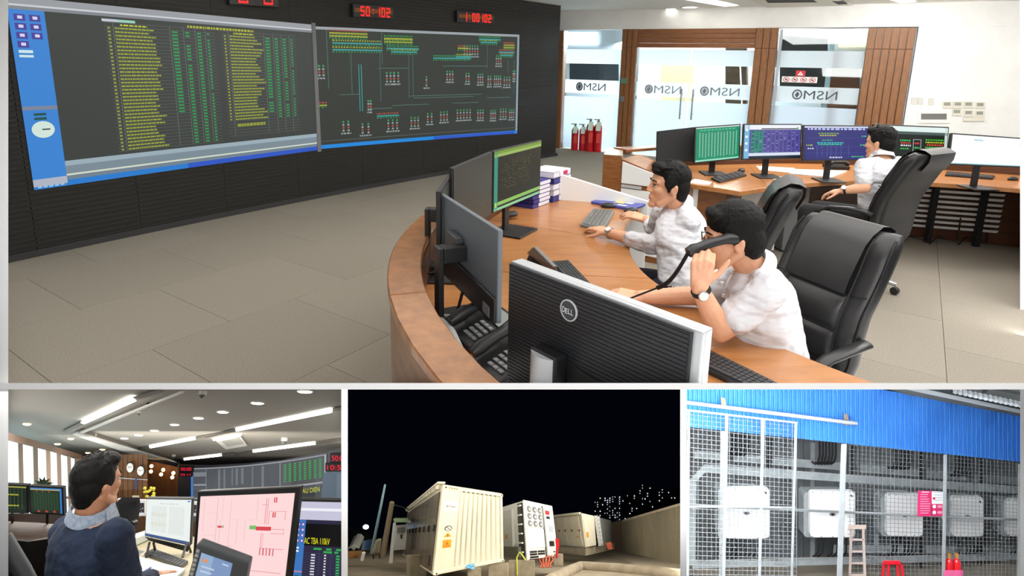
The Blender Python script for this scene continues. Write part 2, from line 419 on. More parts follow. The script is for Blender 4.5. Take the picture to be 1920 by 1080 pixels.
for nm, a, b, sat, lb, fd in (('door_1', s1b, sm - .008, (wx(1207, 168), wx(1276, 168)), 'left leaf of the frosted glass double door', (150, 160, 172)), ('door_2', sm + .008, s2a, (wx(1311, 172), wx(1386, 172)), 'right leaf of the frosted glass double door', (120, 130, 142))):
    t = glazing(nm, a, b, 2.12, lb, sat=sat, fade=fd)
    hx = sm - .11 if nm == 'door_1' else sm + .11
    mb = MB(); mb.tube([wpt(hx, .78, .06), wpt(hx, 1.36, .06)], .016, 10)
    for z in (.88, 1.26): mb.tube([wpt(hx, z, .06), wpt(hx, z, -.09)], .01, 8)
    mb.build('door_handle', steel, t, smooth=50)
glazing('window_2', s2b, s3a, 2.46, 'glass panel with frosted bands and a red warning sign', sat=(wx(1484, 180), wx(1570, 180)))
mb = MB(); wbox(mb, s2b + .02, s2b + .07, 0, 2.46, -.09, -.04); wbox(mb, wx(1556, 80), wx(1566, 80), 0, 2.46, -.2, -.15); o = mb.build('trim_11', mull); o['kind'] = 'structure'; o['label'] = 'slim grey mullions of the glass front'
# warning notice stuck on the right panel
t = thing('warning_sign', 'red and white no phone no smoking notice stuck on the glass panel', 'sign', wpt(wx(1500, 140), 1.55, -.05))
a, b = wx(1466, 144), wx(1533, 144)
fn = lambda u, v, e: wpt(a + (b - a) * u, 1.745 - .205 * v, -.045 + e)
mb = MB(); mb.slab([fn(0, .5, -.004), fn(1, .5, -.004), fn(1, 1, -.004), fn(0, 1, -.004)], WN * .004); mb.build('white_strip', wht, t)
mb = MB(); mb.slab([fn(.38, -.02, -.004), fn(.65, -.02, -.004), fn(.65, .45, -.004), fn(.38, .45, -.004)], WN * .004); mb.build('red_plate', mat('sign_red', (205, 40, 50), .5), t)
sk = Sketch(fn)
sk.poly([(.515, .05), (.60, .38), (.43, .38)], (250, 240, 240)); sk.rect(.505, .15, .525, .3, (205, 40, 50), 4)
for k in range(4):
    u = .13 + k * .245; sk.disc(u, .76, .09, .21, (200, 60, 70), 2); sk.disc(u, .76, .068, .16, (245, 245, 248), 3); sk.rect(u - .035, .7, u + .035, .82, (50, 50, 60), 4)
    sk.poly([(u - .06, .62), (u - .045, .6), (u + .06, .9), (u + .045, .92)], (200, 60, 70), 5)
sk.build('pictograms', printed, t)
# access reader and switch on the pillar
mb = MB(); wbox(mb, wx(1166, 146), wx(1177, 146), 1.42, 1.53, .05, .075); o = mb.build('access_reader', mat('reader_green', (98, 140, 118), .5), bevel=.006); tag(o, 'small green access reader on the pillar left of the doors', 'access reader')
mb = MB(); wbox(mb, wx(1165, 179), wx(1172, 179), 1.06, 1.17, .05, .07); o = mb.build('door_button', gry, bevel=.006); tag(o, 'small grey door button below the green reader', 'button')
# corridor behind the glass
cor_wall = mat('corridor_wall', (216, 222, 230), .8); cor_floor = mat('corridor_floor', (170, 176, 182), .4)
mb = MB(); wbox(mb, -3, 6.6, -.012, 0.0, -5, -.21); o = mb.build('floor', cor_floor); o['kind'] = 'structure'; o['label'] = 'pale corridor floor behind the glass front'
mb = MB(); wbox(mb, -3, 6.6, 0, 2.85, -4.2, -4.0); o = mb.build('wall_corridor', cor_wall); o['kind'] = 'structure'; o['label'] = 'pale corridor wall behind the glass front'
def cbox(name, px0, py0, px1, py1, n, th, m_, label, cat, kind=None, **kw):
    p0 = V((0, 0, 0)) + WA + WN * n
    q = [onp(px0, py1, p0, WN), onp(px1, py1, p0, WN), onp(px1, py0, p0, WN), onp(px0, py0, p0, WN)]
    mb = MB(); mb.slab(q, -WN * th); o = mb.build(name, m_, **kw); tag(o, label, cat, None, kind); return o
win_lit = mat('daylit_window', (250, 252, 255), .5, emit=1.6)
cbox('window_3', 1062, 60, 1120, 84, -3.9, .05, win_lit, 'bright corridor window behind the extinguisher panel', None, 'structure')
cbox('window_4', 1205, 122, 1232, 178, -3.9, .05, win_lit, 'bright corridor window behind the left door leaf', None, 'structure')
cbox('window_5', 1572, 72, 1627, 88, -3.9, .05, mat('warm_window', (255, 236, 190), .5, emit=1.5), 'warm lit window high behind the right glass panel', None, 'structure')
cbox('curtain', 1238, 90, 1300, 190, -3.6, .12, mat('cream_curtain', (226, 206, 160), .8, wood=(9, (200, 180, 136)), stretch=(6, 6, .3)), 'cream curtain hanging behind the glass doors', 'curtain')
cbox('door_3', 1540, 100, 1612, 240, -3.8, .1, mat('corridor_door', (120, 74, 50), .5), 'brown wooden door behind the right glass panel', None, 'structure')
cbox('display_cabinet', 1068, 112, 1160, 160, -2.6, .4, mat('dark_cabinet', (58, 66, 74), .5), 'dark low cabinet behind the left glass panel', 'cabinet')
cbox('wall_picture', 1462, 62, 1552, 168, -3.0, .1, mat('dark_board', (76, 70, 68), .6), 'dark notice board behind the right glass panel', 'board')
cbox('corridor_column', 1360, 88, 1400, 260, -2.8, .3, mat('brown_column', (120, 92, 72), .6), 'brown column behind the right door leaf', 'column')
# ---- switches on the white wall
def wallbox(name, x0, y0, x1, y1, th, m_, label, cat, group=None, inner=None):
    p0 = WA - WN * .02; q = [onp(x0, y1, p0, WN), onp(x1, y1, p0, WN), onp(x1, y0, p0, WN), onp(x0, y0, p0, WN)]
    if inner is None:
        mb = MB(); mb.slab(q, WN * th); o = mb.build(name, m_, bevel=.004); tag(o, label, cat, group); return o
    t = thing(name, label, cat, q[0], group)
    mb = MB(); mb.slab(q, WN * th); mb.build('cover', m_, t, bevel=.004)
    p1 = p0 + WN * (th + .001); x0, y0, x1, y1 = inner[0]
    q = [onp(x0, y1, p1, WN), onp(x1, y1, p1, WN), onp(x1, y0, p1, WN), onp(x0, y0, p1, WN)]
    mb = MB(); mb.slab(q, WN * .004); mb.build(inner[2], inner[1], t); return t
dkw = mat('dim_white', (214, 212, 206), .5)
for k, (x, y) in enumerate(((1708, 183), (1720, 183), (1740, 184))): wallbox('light_switch', x, y, x + 11, y + 13, .012, dkw, ('white light switch nearest the wooden pillar', 'white light switch second from the wooden pillar', 'white light switch third from the wooden pillar')[k], 'switch', 'light switches')
pos = ['first', 'second', 'third', 'fourth']
for k, (x, y, lb) in enumerate(((1767, 190, 'top row first'), (1787, 190, 'top row second'), (1807, 190, 'top row third'), (1829, 191, 'top row fourth'), (1785, 204, 'bottom row first'), (1807, 206, 'bottom row second'), (1828, 207, 'bottom row third'))):
    wallbox('thermostat', x, y, x + 18, y + 13, .02, ivory, 'ivory air conditioner thermostat in the %s from left' % lb, 'thermostat', 'wall thermostats', ((x + 3, y + 2, x + 15, y + 8), mat('lcd_grey', (150, 152, 142), .4), 'display'))
wallbox('access_hatch', 1720, 205, 1782, 231, .02, wht, 'white framed pass through slot in the wall', 'hatch', None, ((1727, 213, 1775, 224), mat('slot_dark', (120, 118, 116), .8), 'slot'))
wallbox('cable_box', 1805, 220, 1845, 227, .03, ivory, 'flat ivory box under the thermostats', 'box')
# ---- ceiling fittings
def downlight(px, py, r, label, col=None):
    p = atz(px, py, 2.848); t = thing('downlight', label, 'downlight', p, 'round ceiling downlights')
    mb = MB(); mb.lathe(p, (0, 0, -1), [(r * 1.25, 0), (r * 1.25, .008), (r * 1.02, .012), (r * 1.0, .0)], 20); mb.build('ring', wht, t, smooth=40)
    mb = MB(); mb.lathe(p + V((0, 0, -.002)), (0, 0, -1), [(r, 0), (r, .006), (r * .6, .01)], 20); mb.build('lamp', lampw, t)
for px, py, r, lb in ((1064, 22, .09, 'ceiling downlight nearest the video wall corner'), (1258, 16, .09, 'smaller ceiling downlight left of the pair above the doors'), (1293, 13, .13, 'larger ceiling downlight right of the pair above the doors'), (1448, 28, .11, 'ceiling downlight above the pillar right of the doors'), (1742, 20, .11, 'ceiling downlight above the white wall'), (1903, 16, .12, 'ceiling downlight by the right edge of the room')): downlight(px, py, r, lb)
def strip(q, label, name='linear_lamp'):
    t = thing(name, label, 'ceiling lamp', atz(*q[0], 2.845), 'linear ceiling lamps')
    ps = [atz(x, y, 2.846) for x, y in q]
    mb = MB(); mb.slab(ps, (0, 0, -.012)); mb.build('diffuser', lampw, t)
    c = sum(ps, V()) / 4
    mb = MB(); mb.slab([c + (p - c) * 1.06 + V((0, 0, .002)) for p in ps], (0, 0, -.008)); mb.build('housing', wht, t)
strip([(1262, -6), (1318, -6), (1384, 9), (1358, 11)], 'long linear ceiling lamp above the doors')
strip([(1655, -6), (1700, -6), (1718, 2), (1690, 4)], 'short linear ceiling lamp above the white wall')
t = thing('air_vent', 'beige ceiling air conditioning cassette with slots', 'air vent', atz(1480, 4, 2.84))
mb = MB(); mb.slab([atz(x, y, 2.846) for x, y in ((1400, -4), (1560, -4), (1600, 8), (1440, 12))], (0, 0, -.02)); mb.build('cassette', ivory, t)
for q in (((1435, 0), (1525, 0), (1532, 4), (1440, 5)), ((1560, 2), (1582, 2), (1590, 7), (1572, 8))):
    mb = MB(); mb.slab([atz(x, y, 2.825) for x, y in q], (0, 0, -.004)); mb.build('slot', mat('vent_slot', (60, 58, 55), .8), t)
# ---- video wall
VO, VR = V((32.749, -17.603, 0)), 43.30
def vw(ang, z, e=0): a = math.radians(ang); return V((VO.x + (VR - e) * math.cos(a), VO.y + (VR - e) * math.sin(a), z))
vwall = thing('wall_left', 'black curved video wall', None, vw(144, 0), kind='structure')
angs = [149.6, 148.55, 147.4, 146.2, 144.95, 143.6, 142.06, 140.45, 139.05, 137.55]
for a, b in zip(angs, angs[1:]):
    mb = MB(); n = 6
    for i in range(n):
        a0 = a + (b - a) * i / n - (.004 if i == 0 else 0); a1 = a + (b - a) * (i + 1) / n + (.004 if i == n - 1 else 0)
        mb.hexa([vw(a0, .06, 0), vw(a1, .06, 0), vw(a1, .06, -.12), vw(a0, .06, -.12), vw(a0, 2.85, 0), vw(a1, 2.85, 0), vw(a1, 2.85, -.12), vw(a0, 2.85, -.12)])
    mb.build('display_panel', black_wall, vwall)
ribs = MB()
for k in range(62):
    z = .08 + k * .045
    for i in range(20):
        a0 = 149.6 + (137.55 - 149.6) * i / 20; a1 = 149.6 + (137.55 - 149.6) * (i + 1) / 20
        b_ = ribs.pts([vw(a0, z, .0015), vw(a1, z, .0015), vw(a1, z + .022, .005), vw(a0, z + .022, .005), vw(a1, z + .024, .0), vw(a0, z + .024, .0)]); ribs.face([b_, b_ + 1, b_ + 2, b_ + 3]); ribs.face([b_ + 3, b_ + 2, b_ + 4, b_ + 5])
ribs.build('rib', black_wall, vwall, kind='stuff')
mb = MB()
for i in range(24):
    a0 = 149.6 + (137.5 - 149.6) * i / 24; a1 = 149.6 + (137.5 - 149.6) * (i + 1) / 24
    mb.hexa([vw(a0, 0, .03), vw(a1, 0, .03), vw(a1, 0, -.1), vw(a0, 0, -.1), vw(a0, .06, .02), vw(a1, .06, .02), vw(a1, .06, -.1), vw(a0, .06, -.1)])
o = mb.build('baseboard_left', mat('black_base', (20, 20, 20), .5)); o['kind'] = 'structure'; o['label'] = 'black plinth under the video wall'
mb = MB(); e0 = vw(137.55, 0); dd = V((.66, .75, 0)) ; mb.slab([e0, e0 + V((.06, .9, 0)), e0 + V((.06, .9, 2.85)), e0 + V((0, 0, 2.85))], V((-.3, .1, 0))); o = mb.build('wall_return', black_wall); o['kind'] = 'structure'; o['label'] = 'dark return at the end of the video wall'
def vscreen(TL, TR, BR, BL):
    def fn(u, v, e):
        a = (TL[0] + (TR[0] - TL[0]) * u) * (1 - v) + (BL[0] + (BR[0] - BL[0]) * u) * v
        z = (TL[1] + (TR[1] - TL[1]) * u) * (1 - v) + (BL[1] + (BR[1] - BL[1]) * u) * v
        return vw(a, z, .007 + e)
    return fn
rnd = random.Random(3)
# left picture: data table
t = thing('video_screen', 'large lit screen with a green and yellow data table on the black wall', 'screen', vw(146.5, .6, .01))
sk = Sketch(vscreen((148.5, 2.20), (144.53, 2.168), (144.53, .622), (148.5, .585)), 24)
bg = (58, 62, 59)
sk.rect(0, 0, 1, 1, bg, 1)
sk.rect(0, 0, 1, .035, (148, 152, 156), 2); sk.rect(0, .035, 1, .045, (196, 200, 205), 2); sk.rect(0, .045, 1, .062, (126, 130, 136), 2)
sk.rect(.0, .062, .085, 1, (58, 128, 204), 2)
for k in range(7):
    sk.rect(.012 + .035 * (k % 2), .085 + .045 * (k // 2), .038 + .035 * (k % 2), .118 + .045 * (k // 2), (72, 64, 150), 3); sk.rect(.02 + .035 * (k % 2), .093 + .045 * (k // 2), .031 + .035 * (k % 2), .108 + .045 * (k // 2), (210, 210, 235), 4)
sk.rect(.012, .265, .045, .28, (200, 225, 225), 3); sk.rect(.012, .29, .045, .302, (200, 225, 225), 3)
sk.rect(.0, .555, .085, .575, (120, 130, 150), 3)
sk.rect(.025, .592, .055, .605, (30, 80, 70), 3); sk.rect(.025, .615, .055, .628, (30, 80, 70), 3)
sk.disc(.043, .68, .028, .045, (206, 224, 214), 3); sk.rect(.04, .676, .06, .683, (40, 60, 60), 4)
sk.rect(0, .945, .085, .985, (170, 176, 190), 3)
sk.rect(.085, .862, 1, .89, (150, 168, 178), 2); sk.rect(.085, .89, 1, .935, (120, 136, 146), 2); sk.rect(.085, .935, 1, .945, (206, 214, 196), 3); sk.rect(.085, .945, 1, .968, (110, 126, 140), 2)
sk.rect(0, .968, .45, 1, (40, 120, 200), 2); sk.rect(.45, .968, 1, 1, (44, 84, 190), 2)
for k in range(5): sk.rect(.01 + .014 * k, .975, .02 + .014 * k, .993, (150, 190, 220), 3)
sk.rect(.23, .075, .275, .09, (190, 196, 206), 3); sk.rect(.275, .075, .325, .09, (150, 200, 180), 3)
sk.dashes(.49, .078, .735, .014, (168, 174, 50), 3, .008, .003, rnd)
def table(u0, u1, rows, v0, v1, cols, upto, sk=sk):
    dv = (v1 - v0) / rows
    for r in range(rows + 1): sk.rect(u0, v0 + r * dv - .0016, u1, v0 + r * dv, (100, 108, 104), 2)
    for c in cols: sk.rect(c - .0007, v0, c + .0007, v1, (108, 116, 112), 2)
    for r in range(1, upto):
        v = v0 + r * dv + dv * .22; h_ = dv * .42
        sk.rect(u0 + .008, v, u0 + .016, v + h_, (150, 156, 66), 3)
        sk.dashes(cols[0] + .004, v, cols[0] + .004 + rnd.uniform(.09, .135), h_, (152, 162, 60), 3, .009, .0016, rnd)
        for k, c in enumerate(cols[1:]):
            if k == 0 and rows > 30 and 26 < r: continue
            w_ = (.02, .014, .014, .009)[k % 4]
            if rnd.random() < .96: sk.rect(c + .006, v, c + .006 + w_, v + h_ * 1.05, (44, 150, 82), 3)
    sk.dashes(cols[0] + .02, v0 + dv * .3, cols[0] + .1, dv * .4, (190, 195, 50), 3, .01, .003, rnd)
table(.235, .585, 36, .095, .845, (.26, .43, .475, .515, .55), 36)
table(.61, .915, 34, .098, .82, (.635, .775, .815, .85, .885), 29)
sk.dashes(.645, .735, .76, .02, (140, 150, 50), 4, .01, .002, rnd)
sk.build('picture', screen, t)
mb = MB()
for q in ((144.49, 144.56, .60, 2.19),):
    mb.hexa([vw(q[0], q[2], .02), vw(q[1], q[2], .02), vw(q[1], q[2], 0), vw(q[0], q[2], 0), vw(q[0], q[3], .02), vw(q[1], q[3], .02), vw(q[1], q[3], 0), vw(q[0], q[3], 0)])
mb.build('bezel', gry, t)
# right picture: network diagram
t = thing('video_screen', 'large lit screen with a green network diagram on the black wall', 'screen', vw(141.8, .6, .01))
sk = Sketch(vscreen((144.49, 2.15), (139.09, 2.262), (139.09, .527), (144.49, .632)), 30)
sk.rect(0, 0, 1, 1, (50, 54, 50), 1)
sk.rect(0, 0, 1, .022, (150, 158, 162), 2); sk.rect(.0, .968, 1, 1, (30, 130, 210), 2); sk.rect(.5, .972, .98, 1, (44, 84, 190), 3)
sk.rect(.988, 0, 1, 1, (140, 156, 166), 2); sk.rect(0, .935, 1, .94, (90, 96, 92), 2)
G, T_, Y_, W_, R_ = (44, 150, 84), (58, 150, 148), (150, 160, 50), (150, 160, 160), (170, 74, 60)
def cluster(u, v, w_, n, dirs=1, col=G):
    for k in range(n):
        x = u + w_ * (k + .5) / n
        sk.rect(x - .0012, v, x + .0012, v + .105 * dirs, (90, 110, 96), 2)
        for j in range(4): sk.rect(x - .004, v + dirs * (.008 + .025 * j), x + .004, v + dirs * (.02 + .025 * j), (col, W_, R_, W_)[j], 3)
    sk.dashes(u, v + .108 * dirs, u + w_, .012, W_, 3, .008, .003, rnd)
for u, v, w_, n in ((.0, .3, .03, 2), (.08, .77, .04, 2), (.155, .80, .05, 2), (.27, .36, .05, 3), (.30, .36, .04, 2), (.45, .40, .03, 1), (.565, .35, .045, 3), (.67, .37, .03, 2), (.74, .38, .04, 3), (.80, .40, .03, 2), (.84, .40, .05, 4), (.90, .41, .05, 3), (.96, .35, .02, 2), (.27, .78, .06, 3), (.38, .77, .05, 3), (.46, .74, .04, 2), (.53, .73, .05, 3), (.62, .72, .09, 5), (.74, .73, .045, 3), (.82, .74, .04, 3), (.88, .73, .05, 3), (.94, .74, .04, 3), (.19, .6, .02, 2), (.85, .2, .04, 3), (.66, .11, .09, 6)):
    cluster(u, v, w_, n)
for u0, u1, v, c in ((.06, .26, .12, T_), (.06, .26, .175, T_), (.28, .43, .155, T_), (.3, .42, .185, T_), (.75, .88, .05, T_), (.76, .86, .08, T_), (.87, .97, .17, T_), (.88, .96, .2, T_), (.62, .71, .22, T_), (.5, .7, .235, T_), (.05, .2, .04, Y_), (.27, .4, .07, Y_), (.27, .4, .1, Y_), (.05, .2, .065, Y_), (.9, .97, .1, Y_), (.9, .97, .125, Y_), (.63, .69, .14, (170, 160, 50)), (.23, .33, .745, T_), (.0, .03, .63, Y_)):
    sk.rect(u0, v, u1, v + .012, c, 3); sk.dashes(u0, v - .022, u1, .012, rnd.choice((G, R_, Y_)), 3, .006, .004, rnd); sk.dashes(u0, v + .018, u1, .01, G, 3, .005, .007, rnd)
for pts in (((.16, .3), (.16, .7)), ((.17, .3), (.17, .7)), ((.13, .2), (.13, .55)), ((.38, .2), (.38, .6)), ((.40, .2), (.40, .58)), ((.97, .25), (.97, .6)), ((.25, .2), (.25, .62)), ((.93, .25), (.93, .38)), ((.8, .1), (.8, .33)), ((.04, .02), (.04, .5)), ((.26, .0), (.26, .3))):
    sk.rect(pts[0][0] - .0015, pts[0][1], pts[0][0] + .0015, pts[1][1], T_ if pts[0][0] in (.16, .17) else (70, 100, 92), 2)
for u0, u1, v in ((.38, .77, .58), (.4, .72, .6), (.6, .75, .66), (.8, .95, .62), (.2, .3, .68), (.3, .48, .66), (.24, .38, .33), (.55, .8, .31), (.08, .16, .55)): sk.rect(u0, v, u1, v + .005, (80, 116, 106), 2)
sk.build('picture', screen, t)
# LED clocks over the screens
SEG = {'0': 'abcdef', '1': 'bc', '2': 'abged', '5': 'afgcd', ':': ':', '-': 'g'}
def led_clock(a0, a1, zt0, zb1, chars, label, dz):
    t = thing('led_clock', label, 'clock', vw((a0 + a1) / 2, zb1, .05), 'red digital clocks on the video wall')
    def P(u, v, e): return vw(a0 + (a1 - a0) * u, zt0 + dz * u - (zt0 - zb1) * v, e)
    mb = MB(); mb.hexa([P(0, 1, 0), P(1, 1, 0), P(1, 1, .06), P(0, 1, .06), P(0, 0, 0), P(1, 0, 0), P(1, 0, .06), P(0, 0, .06)]); mb.build('case', blk, t, bevel=.006)
    sk = Sketch(lambda u, v, e: P(u, v, .061 + e * 2)); n = len(chars); red = (255, 44, 40)
    sk.rect(.04, .3, .96, .62, (96, 58, 20), 0.5)
    for k, ch in enumerate(chars):
        x0 = .16 + .76 * k / n; w_ = .76 / n * .78; s_ = .1
        if ch == ':': sk.rect(x0 + w_ * .4, .3, x0 + w_ * .6, .42, red, 3); sk.rect(x0 + w_ * .4, .6, x0 + w_ * .6, .72, red, 3); continue
        segs = SEG[ch]; th = .028; tv = .13
        D = {'a': (0, .14, 1, .14 + tv), 'g': (0, .45, 1, .45 + tv), 'd': (0, .76, 1, .76 + tv)}
        for q in segs:
            if q in D: u0, v0, u1, v1 = x0, D[q][1], x0 + w_, D[q][3]
            elif q == 'b': u0, v0, u1, v1 = x0 + w_ - th, .14, x0 + w_, .5
            elif q == 'c': u0, v0, u1, v1 = x0 + w_ - th, .5, x0 + w_, .89
            elif q == 'f': u0, v0, u1, v1 = x0, .14, x0 + th, .5
            else: u0, v0, u1, v1 = x0, .5, x0 + th, .89
            sk.rect(u0, v0, u1, v1, red, 3)
    sk.build('digits', screen, t)
led_clock(143.76, 142.84, 2.47, 2.30, '50:102', 'middle red digital clock reading 50 102 above the screens', .02)
led_clock(141.17, 140.02, 2.545, 2.37, '1:00102', 'right red digital clock reading 1 00 102 above the diagram screen', .02)
led_clock(145.96, 145.17, 2.50, 2.305, '0-0', 'left digital clock partly out of view above the table screen', .02)
# ---- near control desk: curved counter with a raised wooden rim
DO = V((1.9, 2.6, 0)); RO, RI = 2.42, 2.29; ZD, ZR = .75, .95
INN = [(119, 1.87), (136, 1.62), (153.4, 1.387), (177, 1.24), (193.8, 1.13), (216.9, 1.10), (229.7, 1.114), (270, 1.15)]
def inr(a):
    for (a0, r0), (a1, r1) in zip(INN, INN[1:]):
        if a <= a1: t_ = (a - a0) / (a1 - a0); return r0 + (r1 - r0) * t_
    return INN[-1][1]
def pol(a, r, z):
    r = r + max(0, (157 - a)) * .009 * (r > 2)
    a = math.radians(a); return V((DO.x + r * math.cos(a), DO.y + r * math.sin(a), z))
desk = thing('control_desk', 'curved wooden control desk with a raised rim, nearest the camera', 'desk', DO)
def arcseg(name, a0, a1, r0, r1, z0, z1, m_, parent, n=14, bevel=.003, off1=0):
    mb = MB(); rings = []
    for i in range(n + 1):
        a = a0 + (a1 - a0) * i / n
        ra = r0(a) if callable(r0) else r0; rb = r1(a) if callable(r1) else r1
        rings.append([pol(a, ra, z0), pol(a, rb, z0), pol(a, rb, z1), pol(a, ra, z1)])
    mb.loft(rings); return mb.build(name, m_, parent, bevel=bevel, bseg=1)
for a0, a1 in ((123.5, 151.2), (151.4, 176), (176.2, 204), (204.2, 262)): arcseg('worktop', a0, a1, inr, RI, ZD - .04, ZD, desk_wood, desk, bevel=0)
for a0, a1 in ((129, 165), (165.1, 196.3), (196.4, 262)): arcseg('rim', a0, a1, RI, RO, ZR - .035, ZR, rim_wood, desk, bevel=.004)
for a0, a1 in ((129, 150), (150.15, 171), (171.15, 192), (192.15, 213), (213.15, 262)):
    arcseg('outer_panel', a0, a1, RO - .03, RO - .008, .5, ZR - .036, side_wood, desk); arcseg('outer_panel', a0, a1, RO - .03, RO - .008, .0, .496, side_wood, desk)
arcseg('inner_riser', 129, 262, RI + .005, RI + .02, ZD - .02, ZR - .036, dark_wood, desk)
arcseg('modesty_panel', 123.5, 262, lambda a: inr(a) + .35, lambda a: inr(a) + .37, 0.0, ZD - .041, dark_wood, desk)
# white end board sloping down from the rim
A_, B_ = atz(1028, 318, .97), atz(1216, 384, .755); nn = (B_ - A_).cross(V((0, 0, 1))).normalized() * .03
mb = MB(); mb.slab([V((A_.x, A_.y, .0)), V((B_.x, B_.y, .0)), B_ + V((0, 0, .03)), A_], nn); mb.build('end_board', wht, desk, bevel=.004)
# ---- far control desk
fd = thing('control_desk', 'far wooden control desk carrying the row of six monitors', 'desk', atz(1600, 338, 0))
front = [atz(x, y, ZD) for x, y in ((1272, 341), (1387, 359), (1440, 351), (1500, 344.5), (1560, 340), (1640, 338), (1760, 343), (1840, 348), (1960, 358))]
back = [V((1.75, 6.1, ZD)), V((2.2, 6.22, ZD)), V((2.5, 6.3, ZD)), V((2.8, 6.38, ZD)), V((3.1, 6.42, ZD)), V((3.5, 6.42, ZD)), V((4.3, 6.25, ZD)), V((4.9, 6.05, ZD)), V((5.7, 5.7, ZD))]
cuts = [0, 2, 5, 8]
for a, b in zip(cuts, cuts[1:]):
    ps = [p.copy() for p in front[a:b + 1]] + [p.copy() for p in back[a:b + 1]][::-1]
    mb = MB(); mb.prism(ps, (0, 0, -.04)); mb.build('worktop', desk_wood, fd, bevel=.003, bseg=1)
for i in range(len(back) - 1):
    a, b = back[i], back[i + 1]; n_ = V((-(b - a).y, (b - a).x, 0)).normalized()
    mb = MB(); mb.slab([V((a.x, a.y, 0)), V((b.x, b.y, 0)), V((b.x, b.y, .93)), V((a.x, a.y, .93))], n_ * .03); mb.build('back_panel', dark_wood, fd)
    mb = MB(); mb.slab([V((a.x, a.y, .93)), V((b.x, b.y, .93)), V((b.x, b.y, .93)) + n_ * .14, V((a.x, a.y, .93)) + n_ * .14], (0, 0, .03)); mb.build('rim', wood, fd, bevel=.003, bseg=1)
# left end return with white drawers
P = [atz(1149, 291, .95), atz(1166, 293, .95)]
e0 = atz(1166, 296, .93); e1 = atz(1290, 338, .80)
mb = MB(); a, b = V((e0.x, e0.y, 0)), V((e0.x - .16, e0.y + .06, 0)); mb.slab([a, b, b + V((.1, .5, 0)), a + V((.1, .5, 0))], (0, 0, .95)); mb.build('end_post', wood, fd, bevel=.004)
dirr = V((e1.x - e0.x, e1.y - e0.y, 0)); nrm = V((dirr.y, -dirr.x, 0)).normalized()
def endf(u, z, o=0): return V((e0.x, e0.y, 0)) + dirr * u + V((0, 0, z)) + nrm * o
mb = MB(); mb.slab([endf(0, 0), endf(1.0, 0), endf(1.0, .74), endf(0, .92)], -nrm * .4); mb.build('end_carcass', wood, fd)
mb = MB(); mb.slab([endf(.02, .70, .012), endf(1, .70, .012), endf(1, .745, .012), endf(.02, .90, .012)], -nrm * .01); mb.build('drawer_front', wht, fd, bevel=.003, bseg=1)
mb = MB(); mb.slab([endf(.02, .06, .012), endf(1, .06, .012), endf(1, .655, .012), endf(.02, .655, .012)], -nrm * .01); mb.build('drawer_front', wht, fd, bevel=.003, bseg=1)
mb = MB(); mb.slab([endf(.03, .665, .02), endf(.34, .665, .02), endf(.34, .69, .02), endf(.03, .69, .02)], -nrm * .015); mb.build('drawer_pull', silver, fd)
mb = MB(); mb.slab([V((e0.x + .1, e0.y + .35, .93)), V((e0.x + .0, e0.y + .5, .93)), V((1.75, 6.24, .93)), V((1.75, 6.10, .93))], (0, 0, .03)); mb.build('rim', wood, fd, bevel=.003, bseg=1)
# leg panels and pedestals under the front edge
c0_ = atz(1385, 362, .71)
mb = MB(); mb.slab([V((c0_.x - .28, c0_.y + .20, 0)), V((c0_.x - .06, c0_.y + .12, 0)), V((c0_.x - .06, c0_.y + .12, .71)), V((c0_.x - .28, c0_.y + .20, .71))], V((.25, .5, 0))); mb.build('leg_panel', wood, fd, bevel=.003, bseg=1)
c1_ = atz(1290, 352, .71)
mb = MB(); mb.slab([V((c1_.x - .05, c1_.y + .03, 0)), V((c0_.x - .28, c0_.y + .20, 0)), V((c0_.x - .28, c0_.y + .20, .71)), V((c1_.x - .05, c1_.y + .03, .71))], V((.2, .4, 0))); mb.build('side_panel', wht, fd, bevel=.003, bseg=1)
mb = MB(); mb.slab([V((2.1, 5.35, .05)), V((2.5, 5.45, .05)), V((2.5, 5.45, .69)), V((2.1, 5.35, .69))], V((-.1, .5, 0))); mb.build('pedestal', wht, fd, bevel=.006)
mb = MB(); mb.slab([V((2.62, 5.55, .02)), V((2.85, 5.6, .02)), V((2.85, 5.6, .70)), V((2.62, 5.55, .70))], V((-.05, .4, 0))); mb.build('pedestal', gry, fd, bevel=.006)
p_ = [atz(1842, 438, .0), atz(1960, 452, 0)]
mb = MB(); mb.slab([p_[0], p_[1], p_[1] + V((0, 0, .71)), p_[0] + V((0, 0, .71))], V((.1, .35, 0))); mb.build('leg_panel', dark_wood, fd)
mb = MB(); mb.slab([p_[0] + V((-.02, -.03, 0)), p_[1] + V((0, -.03, 0)), p_[1] + V((0, -.03, .06)), p_[0] + V((-.02, -.03, .06))], V((.05, .05, 0))); mb.build('plinth', dark_wood, fd)
g0, g1 = V((4.02, 6.22, 0)), V((5.0, 5.95, 0))
for k in range(9):
    z = .14 + k * .055; mb = MB(); mb.slab([g0 + V((0, -.02, z)), g1 + V((0, -.02, z)), g1 + V((0, -.035, z + .028)), g0 + V((0, -.035, z + .028))], V((0, .012, 0))); mb.build('louvre_slat', wht, fd)
for x_ in (.35, .78):
    q = g0.lerp(g1, x_); mb = MB(); mb.box((q.x, q.y - .1, .36), (.05, .05, .72)); mb.build('leg', blk, fd)

